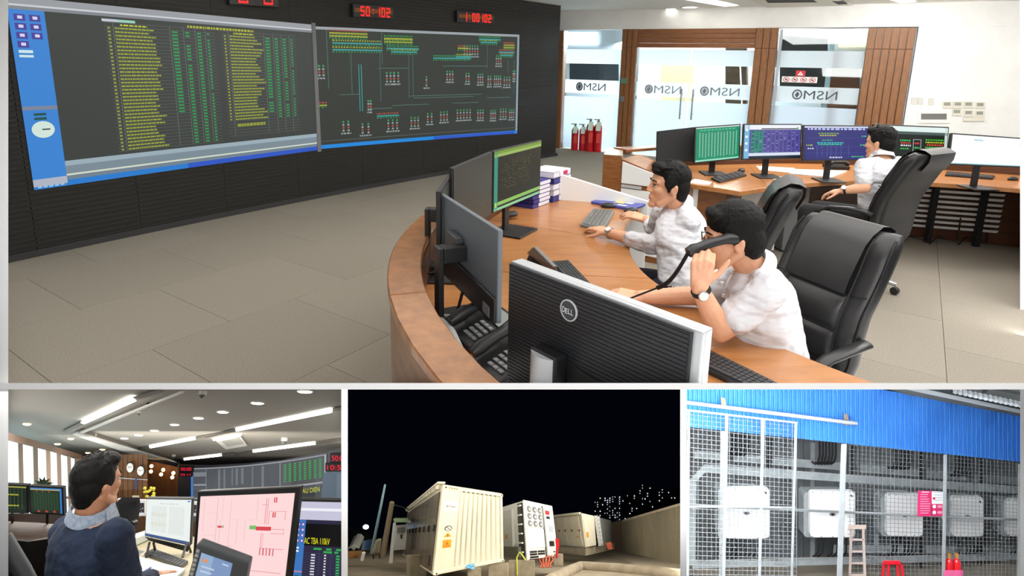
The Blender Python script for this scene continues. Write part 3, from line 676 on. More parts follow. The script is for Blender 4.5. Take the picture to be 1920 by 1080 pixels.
# ---- monitors
def mon_parts(t, q, n, m_frame, thick=.03, bez=.012, fn=None, base=None, back=None, neck=True, base_w=.24, neck_off=.05, neck_m=None, chin=None):
    """q TL TR BR BL corners of the front face, n front normal."""
    q = [V(p) for p in q]; c = sum(q, V()) / 4
    mb = MB(); mb.slab(q, -n * thick); mb.build('housing', m_frame, t, bevel=.005)
    if fn:
        w_ = (q[1] - q[0]).length; h_ = (q[3] - q[0]).length; bu, bv = bez / w_, bez / h_
        qi = [bil(q, bu, bv), bil(q, 1 - bu, bv), bil(q, 1 - bu, 1 - bv - (chin or 0)), bil(q, bu, 1 - bv - (chin or 0))]
        sk = Sketch(lambda u, v, e: bil(qi, u, v) + n * (e + .0008)); fn(sk); sk.build('screen', screen, t)
    if neck and base is not None:
        mid = (q[0] + q[1] + q[2] + q[3]) / 4 - n * (thick + neck_off); lowz = base; s_ = (q[1] - q[0]); s_.z = 0; s_.normalize(); nh = V((n.x, n.y, 0)).normalized()
        a = V((mid.x, mid.y, base)); b = V((mid.x, mid.y, mid.z + .03))
        mb = MB(); mb.slab([a - s_ * .028, a + s_ * .028, b + s_ * .028, b - s_ * .028], -nh * .022); mb.build('stand_neck', neck_m or blk, t, bevel=.004)
        mb = MB(); k = mid + n * (neck_off + .001); mb.slab([mid - s_ * .03 + V((0, 0, -.03)), mid + s_ * .03 + V((0, 0, -.03)), mid + s_ * .03 + V((0, 0, .03)), mid - s_ * .03 + V((0, 0, .03))], n * (neck_off + .002)); mb.build('mount', neck_m or blk, t, bevel=.003)
        mb = MB(); z = V((0, 0, base)); aa = V((a.x, a.y, base)) + nh * .04
        mb.slab([aa - s_ * base_w / 2 - nh * .11, aa + s_ * base_w / 2 - nh * .11, aa + s_ * base_w / 2 + nh * .11, aa - s_ * base_w / 2 + nh * .11], (0, 0, .012)); mb.build('stand_base', neck_m or blk, t, bevel=.004)
def hnorm(a, b, toward=True):
    d = b - a; n = V((d.y, -d.x, 0)).normalized(); m_ = (a + b) / 2
    if (n.dot(CAM - m_) < 0) == toward: n = -n
    return n
def monitor(label, q, toward=True, group=None, **kw):
    q = [V(p) for p in q]; n = (q[1] - q[0]).cross(q[3] - q[0]).normalized()
    if (n.dot(CAM - q[0]) < 0) == toward: n = -n
    c = (q[2] + q[3]) / 2; b = kw.get('base')
    t = thing('monitor', label, 'monitor', V((c.x, c.y, b if b is not None else c.z)), group); mon_parts(t, q, n, **kw); return t
rs = random.Random(11)
def s_green(s):
    s.rect(0, 0, 1, 1, (22, 140, 104), 1); s.rect(0, 0, 1, .03, (210, 225, 215), 2); s.rect(0, .95, 1, 1, (150, 220, 190), 2)
    s.dashes(.1, .07, .9, .035, (90, 190, 150), 3, .05, .03, rs)
    for c in range(13):
        u = .08 + c * .07; v = .16 + (c % 3) * .015
        while v < .88: s.rect(u, v, u + .022, v + .018, (190, 226, 205), 3); v += .036
def s_purple(s):
    s.rect(0, 0, 1, 1, (82, 74, 150), 1); s.rect(0, 0, 1, .14, (235, 238, 246), 2); s.rect(0, 0, .09, 1, (120, 180, 220), 2); s.rect(.3, .1, .95, .13, (50, 50, 60), 3); s.rect(.92, .08, .96, .12, (60, 170, 60), 4)
    s.rect(.09, .84, 1, .93, (214, 224, 238), 2); s.rect(.09, .93, 1, 1, (30, 40, 60), 3)
    s.rect(.12, .17, .34, .83, (30, 130, 110), 2)
    for c in range(12):
        u = .13 + c * .072
        for r in range(18):
            if rs.random() < .8: s.rect(u, .19 + r * .036, u + rs.uniform(.02, .045), .205 + r * .036, rs.choice(((30, 34, 70), (150, 150, 200), (50, 54, 110))), 3)
        s.rect(u - .012, .16, u - .009, .84, (130, 130, 190), 3)
    for k in range(4): s.disc(.04, .15 + .2 * k, .025, .04, (230, 240, 250), 3)
def s_blue(s):
    s.rect(0, 0, 1, 1, (44, 42, 116), 1); s.rect(0, 0, 1, .05, (200, 206, 230), 2); s.dashes(.05, .06, .95, .05, (190, 200, 240), 3, .05, .02, rs)
    for u0, u1, v, c in ((.22, .55, .2, (120, 170, 60)), (.24, .5, .26, (190, 190, 80)), (.2, .62, .48, (40, 190, 190)), (.22, .6, .53, (60, 200, 150)), (.03, .14, .55, (180, 190, 70)), (.9, .98, .28, (60, 190, 110)), (.88, .98, .55, (70, 200, 120)), (.28, .45, .4, (60, 170, 130)), (.05, .15, .65, (200, 210, 220)), (.4, .6, .92, (210, 220, 230)), (.75, .95, .9, (60, 190, 120))):
        s.dashes(u0, v, u1, .035, c, 3, .03, .012, rs)
    for u in (.2, .28, .36, .42, .5, .58, .7): s.rect(u, .56, u + .004, .92, (80, 120, 190), 2)
    for v in (.35, .62, .8): s.rect(.05, v, .95, v + .006, (70, 90, 170), 2)
def s_netdark(s):
    s.rect(0, 0, 1, 1, (12, 26, 22), 1); s.rect(0, 0, 1, .16, (224, 240, 236), 2); s.rect(0, .16, 1, .25, (70, 90, 86), 2); s.rect(.96, 0, 1, 1, (200, 215, 210), 2)
    for u0, u1, v, c in ((.35, .5, .42, (60, 200, 90)), (.36, .5, .5, (220, 70, 60)), (.36, .5, .58, (230, 230, 230)), (.7, .95, .38, (70, 200, 60)), (.7, .95, .46, (200, 200, 50)), (.72, .94, .54, (220, 80, 50)), (.7, .95, .62, (80, 200, 70)), (.36, .48, .68, (60, 190, 90)), (.2, .28, .4, (60, 190, 90)), (.2, .28, .5, (220, 70, 60)), (.2, .28, .6, (220, 230, 220))):
        s.dashes(u0, v, u1, .045, c, 3, .02, .01, rs)
    for u0, v0, u1, v1 in ((.53, .4, .64, .41), (.53, .78, .64, .79), (.53, .4, .535, .79), (.635, .4, .64, .79)): s.rect(u0, v0, u1, v1, (220, 225, 225), 3)
    s.dashes(.55, .5, .62, .05, (220, 60, 60), 3, .02, .01, rs); s.dashes(.55, .64, .62, .05, (60, 200, 90), 3, .02, .01, rs)
def s_white(s):
    s.rect(0, 0, 1, 1, (250, 253, 253), 1); s.rect(.3, .12, .42, .17, (170, 215, 230), 2); s.rect(.9, .22, 1, .25, (220, 228, 230), 2); s.rect(0, .97, 1, 1, (150, 200, 210), 2)
def s_dim(s, base=(56, 58, 52)):
    s.rect(0, 0, 1, 1, base, 1)
    for k in range(40): u = rs.uniform(.02, .9); v = rs.uniform(.6, .95); s.rect(u, v, u + .03, v + .008, (84, 96, 70), 2)
def s_lit(s):
    s.rect(0, 0, 1, 1, (42, 44, 36), 1); s.rect(0, 0, 1, .05, (120, 150, 60), 2); s.rect(0, .05, 1, .1, (150, 180, 96), 2); s.rect(0, .0, .07, 1, (60, 140, 120), 2); s.rect(.02, .86, .05, .94, (190, 220, 80), 3)
    s.rect(.07, .86, 1, .92, (140, 190, 96), 2); s.rect(0, .955, 1, 1, (140, 200, 150), 2)
    for r in range(10):
        for k in range(26):
            if rs.random() < .55: u = rs.uniform(.1, .75); s.rect(u, .2 + r * .05, u + rs.uniform(.01, .03), .213 + r * .05, rs.choice(((96, 100, 50), (84, 84, 62), (104, 108, 80))), 2)
FQ = [((1232, 246), (1303, 238), (1301, 303), (1231, 302), 5.75, blk_soft, None, 'switched off black monitor at the left end of the far desk'),
      ((1303, 238), (1389, 232), (1387, 298), (1301, 307), 5.6, blk, s_green, 'monitor showing a solid green data list on the far desk'),
      ((1394, 232), (1504, 232), (1502, 297), (1391, 300), 5.5, blk, s_purple, 'monitor showing a purple table on the far desk'),
      ((1506, 234), (1630, 235), (1628, 301), (1505, 302), 5.35, blk, s_blue, 'monitor showing a dark blue network diagram on the far desk'),
      ((1638, 232), (1780, 238), (1776, 301), (1636, 297), 5.3, blk, s_netdark, 'monitor showing a black and green diagram behind the seated man'),
      ((1784, 249), (1925, 259), (1923, 315), (1777, 309), 5.15, blk, s_white, 'monitor showing a blank white page at the right end of the far desk')]
for tl, tr, br, bl, d, fr, fn, lb in FQ:
    q = [at(*tl, d), at(*tr, d), at(*br, d), at(*bl, d)]
    monitor(lb, q, True, 'monitors on the far desk', m_frame=fr, fn=fn, base=ZD + .001, base_w=.22)
# near desk monitors
def vq(tl, tr, z, h_, lean=0):
    a, b = atz(*tl, z), atz(*tr, z); n = hnorm(a, b, True)
    return [a, b, b - V((0, 0, h_)) + n * lean, a - V((0, 0, h_)) + n * lean]
monitor('lit monitor with a green diagram beside the blue binders', vq((925, 283), (1015, 262), 1.28, .345), True, 'monitors on the near desk', m_frame=blk, fn=s_lit, base=ZD + .001, thick=.02, bez=.006)
monitor('dim monitor left of the lit green diagram monitor', vq((849, 315), (923, 284), 1.28, .345), True, 'monitors on the near desk', m_frame=blk, fn=s_dim, base=ZD + .001, thick=.02, bez=.006)
monitor('monitor seen almost edge on at the left of the near desk', vq((827, 359), (857, 314), 1.22, .345), True, 'monitors on the near desk', m_frame=blk, fn=s_dim, base=ZD + .001, thick=.022, bez=.006, neck_off=.07)
q = vq((831, 361), (944, 431), 1.2, .33)
backgrey = mat('monitor_back_grey', (104, 112, 120), .38)
t = monitor('thin grey monitor turned away on a black post stand', [q[1], q[0], q[3], q[2]], False, 'monitors on the near desk', m_frame=backgrey, base=ZD + .001, thick=.02, base_w=.26, neck_off=.09)
nb_ = hnorm(q[0], q[1], True)
lw = [bil(q, .0, .68), bil(q, 1, .70), bil(q, 1, 1), bil(q, .0, 1)]
mb = MB(); mb.slab([p + nb_ * .020 for p in (bil(q, .08, .66), bil(q, 1, .72), bil(q, 1, 1), bil(q, .12, 1))], nb_ * .012); mb.build('rear_housing', blk, t, bevel=.004)
mb = MB(); mb.slab([p + nb_ * .033 for p in (bil(q, .86, .84), bil(q, .95, .85), bil(q, .95, .96), bil(q, .86, .95))], nb_ * .003); mb.build('joystick', gry, t)
mb = MB(); mb.slab([p + nb_ * .021 for p in (bil(q, .30, .33), bil(q, .48, .34), bil(q, .48, .62), bil(q, .30, .62))], nb_ * .03); mb.build('bracket_plate', mat('bracket_grey', (70, 74, 78), .4), t, bevel=.004)
# big near monitor, back towards us
a, b = atz(959, 489, 1.17), atz(1319, 624, 1.17); nb_ = hnorm(a, b, True); H_ = .40
t = thing('monitor', 'large black monitor with a silver edge and round maker badge, nearest the camera', 'monitor', V(((a.x + b.x) / 2, (a.y + b.y) / 2, ZD)), 'monitors on the near desk')
q = [a, b, b - V((0, 0, H_)), a - V((0, 0, H_))]
mb = MB(); mb.slab([p - nb_ * .012 for p in q], -nb_ * .03); mb.build('bezel', silver, t, bevel=.004)
mb = MB(); mb.slab(q, -nb_ * .012); mb.build('silver_edge', silver, t, bevel=.003)
ins = [bil(q, .0, .012), bil(q, .965, .012), bil(q, .965, .99), bil(q, .0, .99)]
backblk = mat('ribbed_black', (34, 36, 40), .38)
mb = MB(); mb.slab(ins, nb_ * .010); mb.build('back_cover', backblk, t, bevel=.003)
for k in range(34):
    v0 = .02 + k * .0285
    mb = MB(); mb.slab([bil(ins, .01, v0) + nb_ * .010, bil(ins, .99, v0) + nb_ * .010, bil(ins, .99, v0 + .016) + nb_ * .010, bil(ins, .01, v0 + .016) + nb_ * .010], nb_ * .0022); mb.build('rib', backblk, t)
mb = MB(); mb.slab([p + nb_ * .0125 for p in (bil(ins, .24, .50), bil(ins, .80, .62), bil(ins, .80, 1), bil(ins, .24, 1))], nb_ * .004); mb.build('rear_panel', mat('smooth_black', (24, 25, 27), .45), t, bevel=.002)
ctr = bil(q, .392, .175) + nb_ * .0135
s_ = (b - a).normalized(); u_ = V((0, 0, 1))
lgfn = lambda u, v, e: ctr + s_ * ((u - .5) * .056) - u_ * ((v - .5) * .056) + nb_ * e
badge = MB(); badge.lathe(ctr - nb_ * .001, nb_, [(.030, 0), (.030, .004), (.0265, .0045), (.0265, .001)], 32); badge.build('badge_ring', silver, t, smooth=40)
badge = MB(); badge.lathe(ctr - nb_ * .001, nb_, [(.0265, 0), (.0265, .0022)], 32); badge.build('badge_disc', mat('badge_dark', (60, 66, 72), .4), t)
sk = Sketch(lambda u, v, e: lgfn(u, v, e + .002)); sk.text('D', .16, .36, .33, .64, (240, 242, 245)); sk.text('E', .35, .40, .50, .66, (240, 242, 245)); sk.text('LL', .54, .36, .84, .64, (240, 242, 245)); sk.build('badge_lettering', printed, t)
mid = bil(q, .315, .64)
mb = MB(); mb.slab([mid + nb_ * .012 - s_ * .05 + u_ * .06, mid + nb_ * .012 + s_ * .05 + u_ * .06, mid + nb_ * .012 + s_ * .05 - u_ * .1, mid + nb_ * .012 - s_ * .05 - u_ * .1], nb_ * .05); mb.build('hinge_block', blk, t, bevel=.008)
mb = MB(); rings = []
for k in range(9):
    z = mid.z + .055 - k * .06
    if z < ZD: z = ZD
    rings.append([V((mid.x, mid.y, z)) + nb_ * (.062 + .018 * math.sin(math.pi * j / 8)) + s_ * (-.042 + .084 * j / 8) for j in range(9)] + [V((mid.x, mid.y, z)) + nb_ * .05 + s_ * (.042 - .084 * j / 8) for j in range(9)])
mb.loft(rings); mb.build('stand_neck', silver, t, smooth=40)

# ---- keyboards, mice
keym = mat('key_caps', (46, 47, 50), .5); keyg = mat('key_caps_grey', (112, 112, 108), .5)
def keyboard(label, cs, z, body, keys, rows=5, cols=16, group='keyboards', th=.018, gap=.16):
    q = [V((p.x, p.y, z)) for p in (atz(x, y, z + th) for x, y in cs)]   # TL TR BR BL on top face
    t = thing('keyboard', label, 'keyboard', sum(q, V()) / 4, group)
    mb = MB(); mb.slab([V((p.x, p.y, z)) for p in q], (0, 0, th)); mb.build('case', body, t, bevel=.003, bseg=1)
    mb = MB(); up = V((0, 0, z + th))
    for r in range(rows):
        c = 0
        while c < cols:
            w_ = 5 if (r == rows - 1 and c == 4) else 1
            u0, u1 = .03 + .94 * (c + gap / 2) / cols, .03 + .94 * (c + w_ - gap / 2) / cols; v0, v1 = .08 + .84 * (r + gap / 2) / rows, .08 + .84 * (r + 1 - gap / 2) / rows
            k = [bil(q, u0, v0), bil(q, u1, v0), bil(q, u1, v1), bil(q, u0, v1)]
            mb.slab([p + V((0, 0, th)) for p in k], (0, 0, .005)); c += w_
    mb.build('keys', keys, t, kind='stuff'); return t
def mouse(label, px, py, z, dirpx, L=.11, m_=blk):
    p = atz(px, py, z); d = (atz(*dirpx, z) - p).normalized(); s = d.cross(V((0, 0, 1)))
    t = thing('computer_mouse', label, 'mouse', p, 'computer mice')
    mb = MB(); mb.ell(p + V((0, 0, .012)), (d * L / 2, s * .031, V((0, 0, .024)))); me = mb.mesh(); 
    for v_ in me.vertices: v_.co.z = max(v_.co.z, z + .001)
    setmesh('shell', me, m_, t, smooth=True)
    mb = MB(); mb.box(p + d * L * .27 + V((0, 0, .033)), (.012, .006, .008)); mb.build('wheel', gry, t)
    return t
keyboard('black keyboard lying before the nearest monitor at the front edge', ((1318, 668), (1338, 655), (1470, 722), (1440, 742)) and ((1325, 652), (1480, 728), (1440, 745), (1285, 672)), ZD, blk, keym)
keyboard('black keyboard beside the man on the telephone', ((1030, 489), (1066, 486), (1116, 540), (1082, 548)) and ((1066, 487), (1122, 545), (1082, 548), (1031, 490)), ZD, blk, keym)
keyboard('grey keyboard under the hand of the man at the far end', ((1112, 392), (1152, 396), (1132, 428), (1086, 420)) and ((1152, 394), (1132, 430), (1088, 420), (1112, 391)), ZD, gry, keyg)
keyboard('black keyboard on the far desk below the green monitor', ((1388, 320), (1400, 327), (1350, 340), (1333, 333)), ZD, blk, keym)
keyboard('black keyboard on the far desk below the white monitor', ((1775, 321), (1866, 329), (1862, 334), (1772, 327)), ZD, blk, keym)
mouse('black mouse left of the blue folder', 1140, 389, ZD, (1160, 390))
mouse('black mouse under the right hand of the man at the far end', 1183, 398, ZD, (1160, 400))
mouse('black mouse at the right end of the far desk', 1899, 338, ZD, (1880, 338))
mouse('black mouse on the base of the lit green monitor', 958, 406, ZD + .015, (980, 402))
mouse('black mouse beside the keyboard on the far desk', 1390, 322, ZD, (1380, 326))
# ---- telephones
def desk_phone(label, loc, heading, s=1.0, screen_c=(150, 156, 150)):
    T = Matrix.Translation(V(loc)) @ Matrix.Rotation(heading, 4, 'Z') @ Matrix.Scale(s, 4)
    t = thing('desk_phone', label, 'telephone', loc, 'desk telephones')
    mb = MB(T); mb.hexa([(-.1, -.1, 0), (.1, -.1, 0), (.1, .1, 0), (-.1, .1, 0), (-.1, -.1, .02), (.1, -.1, .02), (.1, .1, .09), (-.1, .1, .09)]); mb.build('base', blk, t, bevel=.008)
    mb = MB(T); path = [(-.065, -.10, .055), (-.065, -.07, .07), (-.065, 0, .095), (-.065, .07, .12), (-.065, .10, .125)]
    mb.tube(path, [.02, .026, .019, .026, .02], 10); mb.build('handset', blk, t, smooth=60)
    def top(u, v, e): return T @ V((-.03 + .12 * u, .09 - .18 * v, .093 - .0665 * v + .0005 + e))
    sk = Sketch(top); sk.rect(.05, .05, .95, .38, screen_c, 1); sk.build('display', printed, t)
    mb = MB(T)
    for r in range(4):
        for c in range(3):
            y = -.0 - r * .022; mb.box((.0 + c * .03, y, .02 + (y + .1) * .35 + .004), (.022, .015, .006))
    mb.build('buttons', gry, t, kind='stuff'); return t
desk_phone('black desk telephone under the grey monitor', atz(905, 632, ZD), math.radians(-60), 1.0)
desk_phone('black desk telephone with a pale label nearest the rim', atz(950, 690, ZD), math.radians(-55), .95, (214, 216, 216))
t = thing('desk_phone', 'grey and black console telephone behind the nearest monitor', 'telephone', atz(1010, 500, ZD), 'desk telephones')
q = [atz(1000, 463, .86), atz(1037, 500, .86), atz(1034, 512, .79), atz(987, 474, .79)]
mb = MB(); mb.slab(q, (q[1] - q[0]).cross(q[3] - q[0]).normalized() * .02); mb.build('panel', gry, t, bevel=.004)
mb = MB(); mb.slab([V((p.x, p.y, ZD)) for p in q], V((.03, .08, .05))); mb.build('base', blk, t, bevel=.006)
t = thing('desk_phone', 'black desk telephone among papers on the far desk', 'telephone', atz(1565, 316, ZD), 'desk telephones')
p = atz(1567, 316, ZD)
mb = MB(); mb.box(p + V((0, 0, .02)), (.2, .18, .04)); mb.build('base', blk, t, bevel=.01)
mb = MB(); mb.tube([p + V((-.1, -.05, .05)), p + V((-.06, -.05, .075)), p + V((.06, -.05, .075)), p + V((.1, -.05, .05))], [.022, .02, .02, .022], 8); mb.build('handset', blk, t, smooth=60)
# ---- binders and folder
bl_ = mat('binder_blue', (52, 50, 128), .45); spine = mat('binder_spine', (226, 226, 236), .5); red_l = mat('binder_red', (196, 50, 90), .5); paper = mat('paper_white', (246, 246, 242), .7)
p0 = atz(1003, 393, ZD) + V((0, 0, .001)); ax = (atz(1079, 364, ZD) - p0); ax.z = 0; ax.normalize(); ay = V((-ax.y, ax.x, 0))
rb = random.Random(5)
lbs = ['bottom blue binder of the left stack', 'second blue binder of the left stack', 'third blue binder of the left stack', 'fourth blue binder of the left stack', 'fifth blue binder of the left stack', 'top white spined binder of the left stack']
def binder(label, org, w_, d_, h_, m1, accent=None, group='ring binders on the near desk'):
    t = thing('ring_binder', label, 'binder', org, group)
    def b(u0, u1, v0, v1, z0, z1): return [org + ax * u + ay * v + V((0, 0, z)) for u, v, z in ((u0, v0, z0), (u1, v0, z0), (u1, v1, z0), (u0, v1, z0), (u0, v0, z1), (u1, v0, z1), (u1, v1, z1), (u0, v1, z1))]
    mb = MB(); mb.hexa(b(0, w_, 0, d_, 0, .004)); mb.hexa(b(0, w_, 0, d_, h_ - .004, h_)); mb.hexa(b(0, w_, d_ - .004, d_, 0, h_)); mb.hexa(b(0, .006, 0, d_, 0, h_)); mb.hexa(b(0, w_ * .34, 0, .004, 0, h_)); mb.build('cover', m1, t)
    mb = MB(); mb.hexa(b(.01, w_ - .012, .008, d_ - .01, .004, h_ - .004)); mb.build('pages', paper, t)
    mb = MB(); mb.hexa(b(w_ * .35, w_ - .003, -.003, .0, .003, h_ - .003)); mb.build('spine_label', spine, t)
    if accent: mb = MB(); mb.hexa(b(w_ * .55, w_ * .8, -.005, -.003, .006, h_ - .006)); mb.build('accent', accent, t)
for k in range(6): binder(lbs[k], p0 + V((0, 0, k * .03)) + ax * (.0 + .012 * (k % 2)) + ay * .02, .24, .21, .029, bl_)
for k in range(5): binder(['bottom', 'second', 'middle', 'fourth', 'top'][k] + ' binder of the right stack beside the end board', p0 + V((0, 0, k * .045)) + ax * (.26 + .01 * (k % 2)) + ay * .0, .27, .22, .043, bl_ if k in (0, 3) else spine, [None, red_l, red_l, bl_, red_l][k])
t = thing('folder', 'flat blue folder with labels lying by the end board', 'folder', atz(1160, 380, ZD))
q = [atz(1128, 370, ZD + .02), atz(1214, 380, ZD + .02), atz(1186, 391, ZD + .02), atz(1108, 377, ZD + .02)]
q = [V((p.x, p.y, ZD)) for p in q]
mb = MB(); mb.slab(q, (0, 0, .02)); mb.build('cover', mat('folder_blue', (74, 82, 158), .4), t, bevel=.003, bseg=1)
sk = Sketch(lambda u, v, e: bil(q, u, v) + V((0, 0, .0202 + e))); sk.rect(.12, .2, .34, .5, (206, 212, 238), 1); sk.rect(.44, .35, .66, .62, (214, 196, 120), 1); sk.rect(.66, .3, .82, .5, (200, 208, 236), 1); sk.rect(.6, .75, .8, .9, (206, 212, 238), 1); sk.build('labels', printed, t)
# papers on the far desk
for k, (c4, lb) in enumerate(((((1418, 311), (1490, 315), (1488, 324), (1424, 318)), 'white paper sheet below the purple table monitor'), (((1428, 327), (1500, 335), (1478, 340), (1426, 331)), 'white paper sheet at the front edge of the far desk'), (((1490, 318), (1588, 321), (1560, 333), (1480, 326)), 'open white document on the far desk below the blue monitor'), (((1290, 333), (1335, 341), (1330, 346), (1282, 341)), 'white paper sheet behind the man with the mouse'))):
    q = [atz(x, y, ZD + .004) for x, y in c4]; mb = MB(); mb.slab([V((p.x, p.y, ZD)) for p in q], (0, 0, .004 + .006 * (k == 2))); o = mb.build('paper_sheet', paper); tag(o, lb, 'paper', 'papers on the far desk')
# ---- cable conduit and cables behind the near monitors
con = mat('conduit_white', (205, 205, 200), .5)
pts = [(845, 448, .80), (818, 470, .80), (792, 488, .79), (778, 502, .79), (782, 530, .78), (800, 570, .78), (822, 600, .78), (845, 622, .78), (862, 660, .78)]
mb = MB(); mb.tube([atz(x, y, z) for x, y, z in pts], .018, 10); o = mb.build('cable_conduit', con, smooth=60); tag(o, 'white flexible cable conduit along the inside of the rim', 'conduit')
for k, pp in enumerate((((776, 500, .80), (795, 515, .79), (820, 508, .8), (836, 490, .82)), ((868, 545, .92), (860, 575, .82), (850, 600, .79), (835, 610, .78)), ((800, 590, .775), (845, 592, .775), (900, 598, .775), (960, 590, .775)))):
    mb = MB(); mb.tube([atz(*p) for p in pp], .006, 6); o = mb.build('cable', con if k == 2 else blk_soft, smooth=60); tag(o, ('black cable curled by the rim', 'black cable hanging behind the grey monitor', 'white cable lying across the near desk')[k], 'cable', 'loose cables')
mb = MB(); mb.box(atz(808, 500, .79), (.10, .07, .04)); o = mb.build('power_adapter', blk, bevel=.008); tag(o, 'black power adapter among cables by the rim', 'adapter')
# under far desk cables
for k in range(3):
    q0 = V((4.0 + .3 * k, 5.9, .02)); mb = MB(); mb.tube([q0, q0 + V((.15, .1, .05)), q0 + V((.3, .02, .02)), q0 + V((.42, .2, .45))], .008, 6); o = mb.build('cable', blk_soft, smooth=60); tag(o, ('loose black cable under the far desk nearest the chair', 'middle loose black cable under the far desk', 'right loose black cable under the far desk')[k], 'cable', 'loose cables under the far desk')
# ---- fire extinguishers
redp = mat('extinguisher_red', (200, 24, 36), .3, coat=.4)
def ext(px, py, r, h_, label):
    p = atz(px, py, 0.0); t = thing('fire_extinguisher', label, 'extinguisher', p, 'fire extinguishers by the glass panel')
    mb = MB(); mb.lathe(p, (0, 0, 1), [(r * .92, 0), (r, .02), (r, h_ * .78), (r * .85, h_ * .86), (r * .35, h_ * .93), (r * .3, h_ * .95)], 18); mb.build('cylinder', redp, t, smooth=50)
    mb = MB(); mb.lathe(p + V((0, 0, h_ * .94)), (0, 0, 1), [(r * .3, 0), (r * .3, .05), (.01, .06)], 10); mb.box(p + V((-.03, 0, h_ + .03)), (.12, .02, .02)); mb.build('valve', gry, t)
    mb = MB(); mb.slab([p + V((-r * .8, -r * 1.15, h_ * .70)), p + V((r * .4, -r * 1.15, h_ * .70)), p + V((r * .6, -r * .9, h_ * .98)), p + V((-r * .6, -r * .9, h_ * .98))], V((0, -.004, 0))); mb.build('tag', mat('tag_green', (200, 222, 206), .6), t)
    mb = MB(); mb.slab([p + V((-r * .5, -r * 1.02, h_ * .3)), p + V((r * .5, -r * 1.02, h_ * .3)), p + V((r * .5, -r * 1.02, h_ * .6)), p + V((-r * .5, -r * 1.02, h_ * .6))], V((0, -.004, 0))); mb.build('label_plate', mat('ext_label', (212, 60, 50), .5), t)
ext(1077, 281, .075, .52, 'short red fire extinguisher nearest the wooden post'); ext(1091.5, 282, .075, .52, 'second short red fire extinguisher with green tag'); ext(1105, 283.5, .085, .64, 'tall red fire extinguisher in the middle of the row'); ext(1119.5, 284.5, .085, .64, 'tall red fire extinguisher at the right end of the row')
for k, (a_, b_) in enumerate((((1048, 272), (1059, 240)), ((1058, 274), (1068, 252)))):
    pa, pb = atz(*a_, .02), at(*b_, atz(*a_, .02).y / ray(*a_).y * .99); t = thing('discharge_horn', ('black discharge horn leaning by the wooden post', 'black discharge horn beside the short extinguishers')[k], 'horn', pa, 'extinguisher horns')
    pb = V((pa.x + .1, pa.y + .05, .48 - .1 * k)); mb = MB(); mb.tube([pa, pa.lerp(pb, .6), pb], [.055, .035, .02], 10); mb.build('horn', blk_soft, t, smooth=50)
    mb = MB(); mb.tube([pb, pb + V((.06, .02, .1)), pb + V((.18, .04, .13)), pb + V((.30, .06, .08)), pb + V((.36, .06, .0))], .014, 8); mb.build('hose', mat('hose_teal', (40, 70, 80), .5), t, smooth=60)
# ---- leather swivel chairs
leather = mat('black_leather', (30, 30, 31), .38, bump=(90, .12, .003), var=(14, (38, 38, 39)))
leather2 = mat('black_leather_pad', (36, 36, 37), .36, bump=(70, .15, .003), var=(9, (44, 44, 45)))
seam_m = mat('seam_piping', (16, 16, 17), .5)
def sring(w_, d_, n=28, p=3.2):
    r = []
    for k in range(n):
        a = 2 * math.pi * k / n; c, s = math.cos(a), math.sin(a)
        r.append((w_ * math.copysign(abs(c) ** (2 / p), c), d_ * math.copysign(abs(s) ** (2 / p), s)))
    return r
BP = [(.46, .20, .055, .0), (.50, .23, .07, -.004), (.58, .255, .075, .012), (.70, .262, .075, .03), (.82, .262, .07, .025), (.94, .268, .068, -.005), (1.04, .27, .07, -.03), (1.12, .268, .075, -.05), (1.18, .262, .07, -.075), (1.215, .24, .045, -.09)]
def bprof(z):
    for a, b in zip(BP, BP[1:]):
        if z <= b[0]: t_ = max(0, (z - a[0]) / (b[0] - a[0])); return [x + (y - x) * t_ for x, y in zip(a, b)]
    return BP[-1]
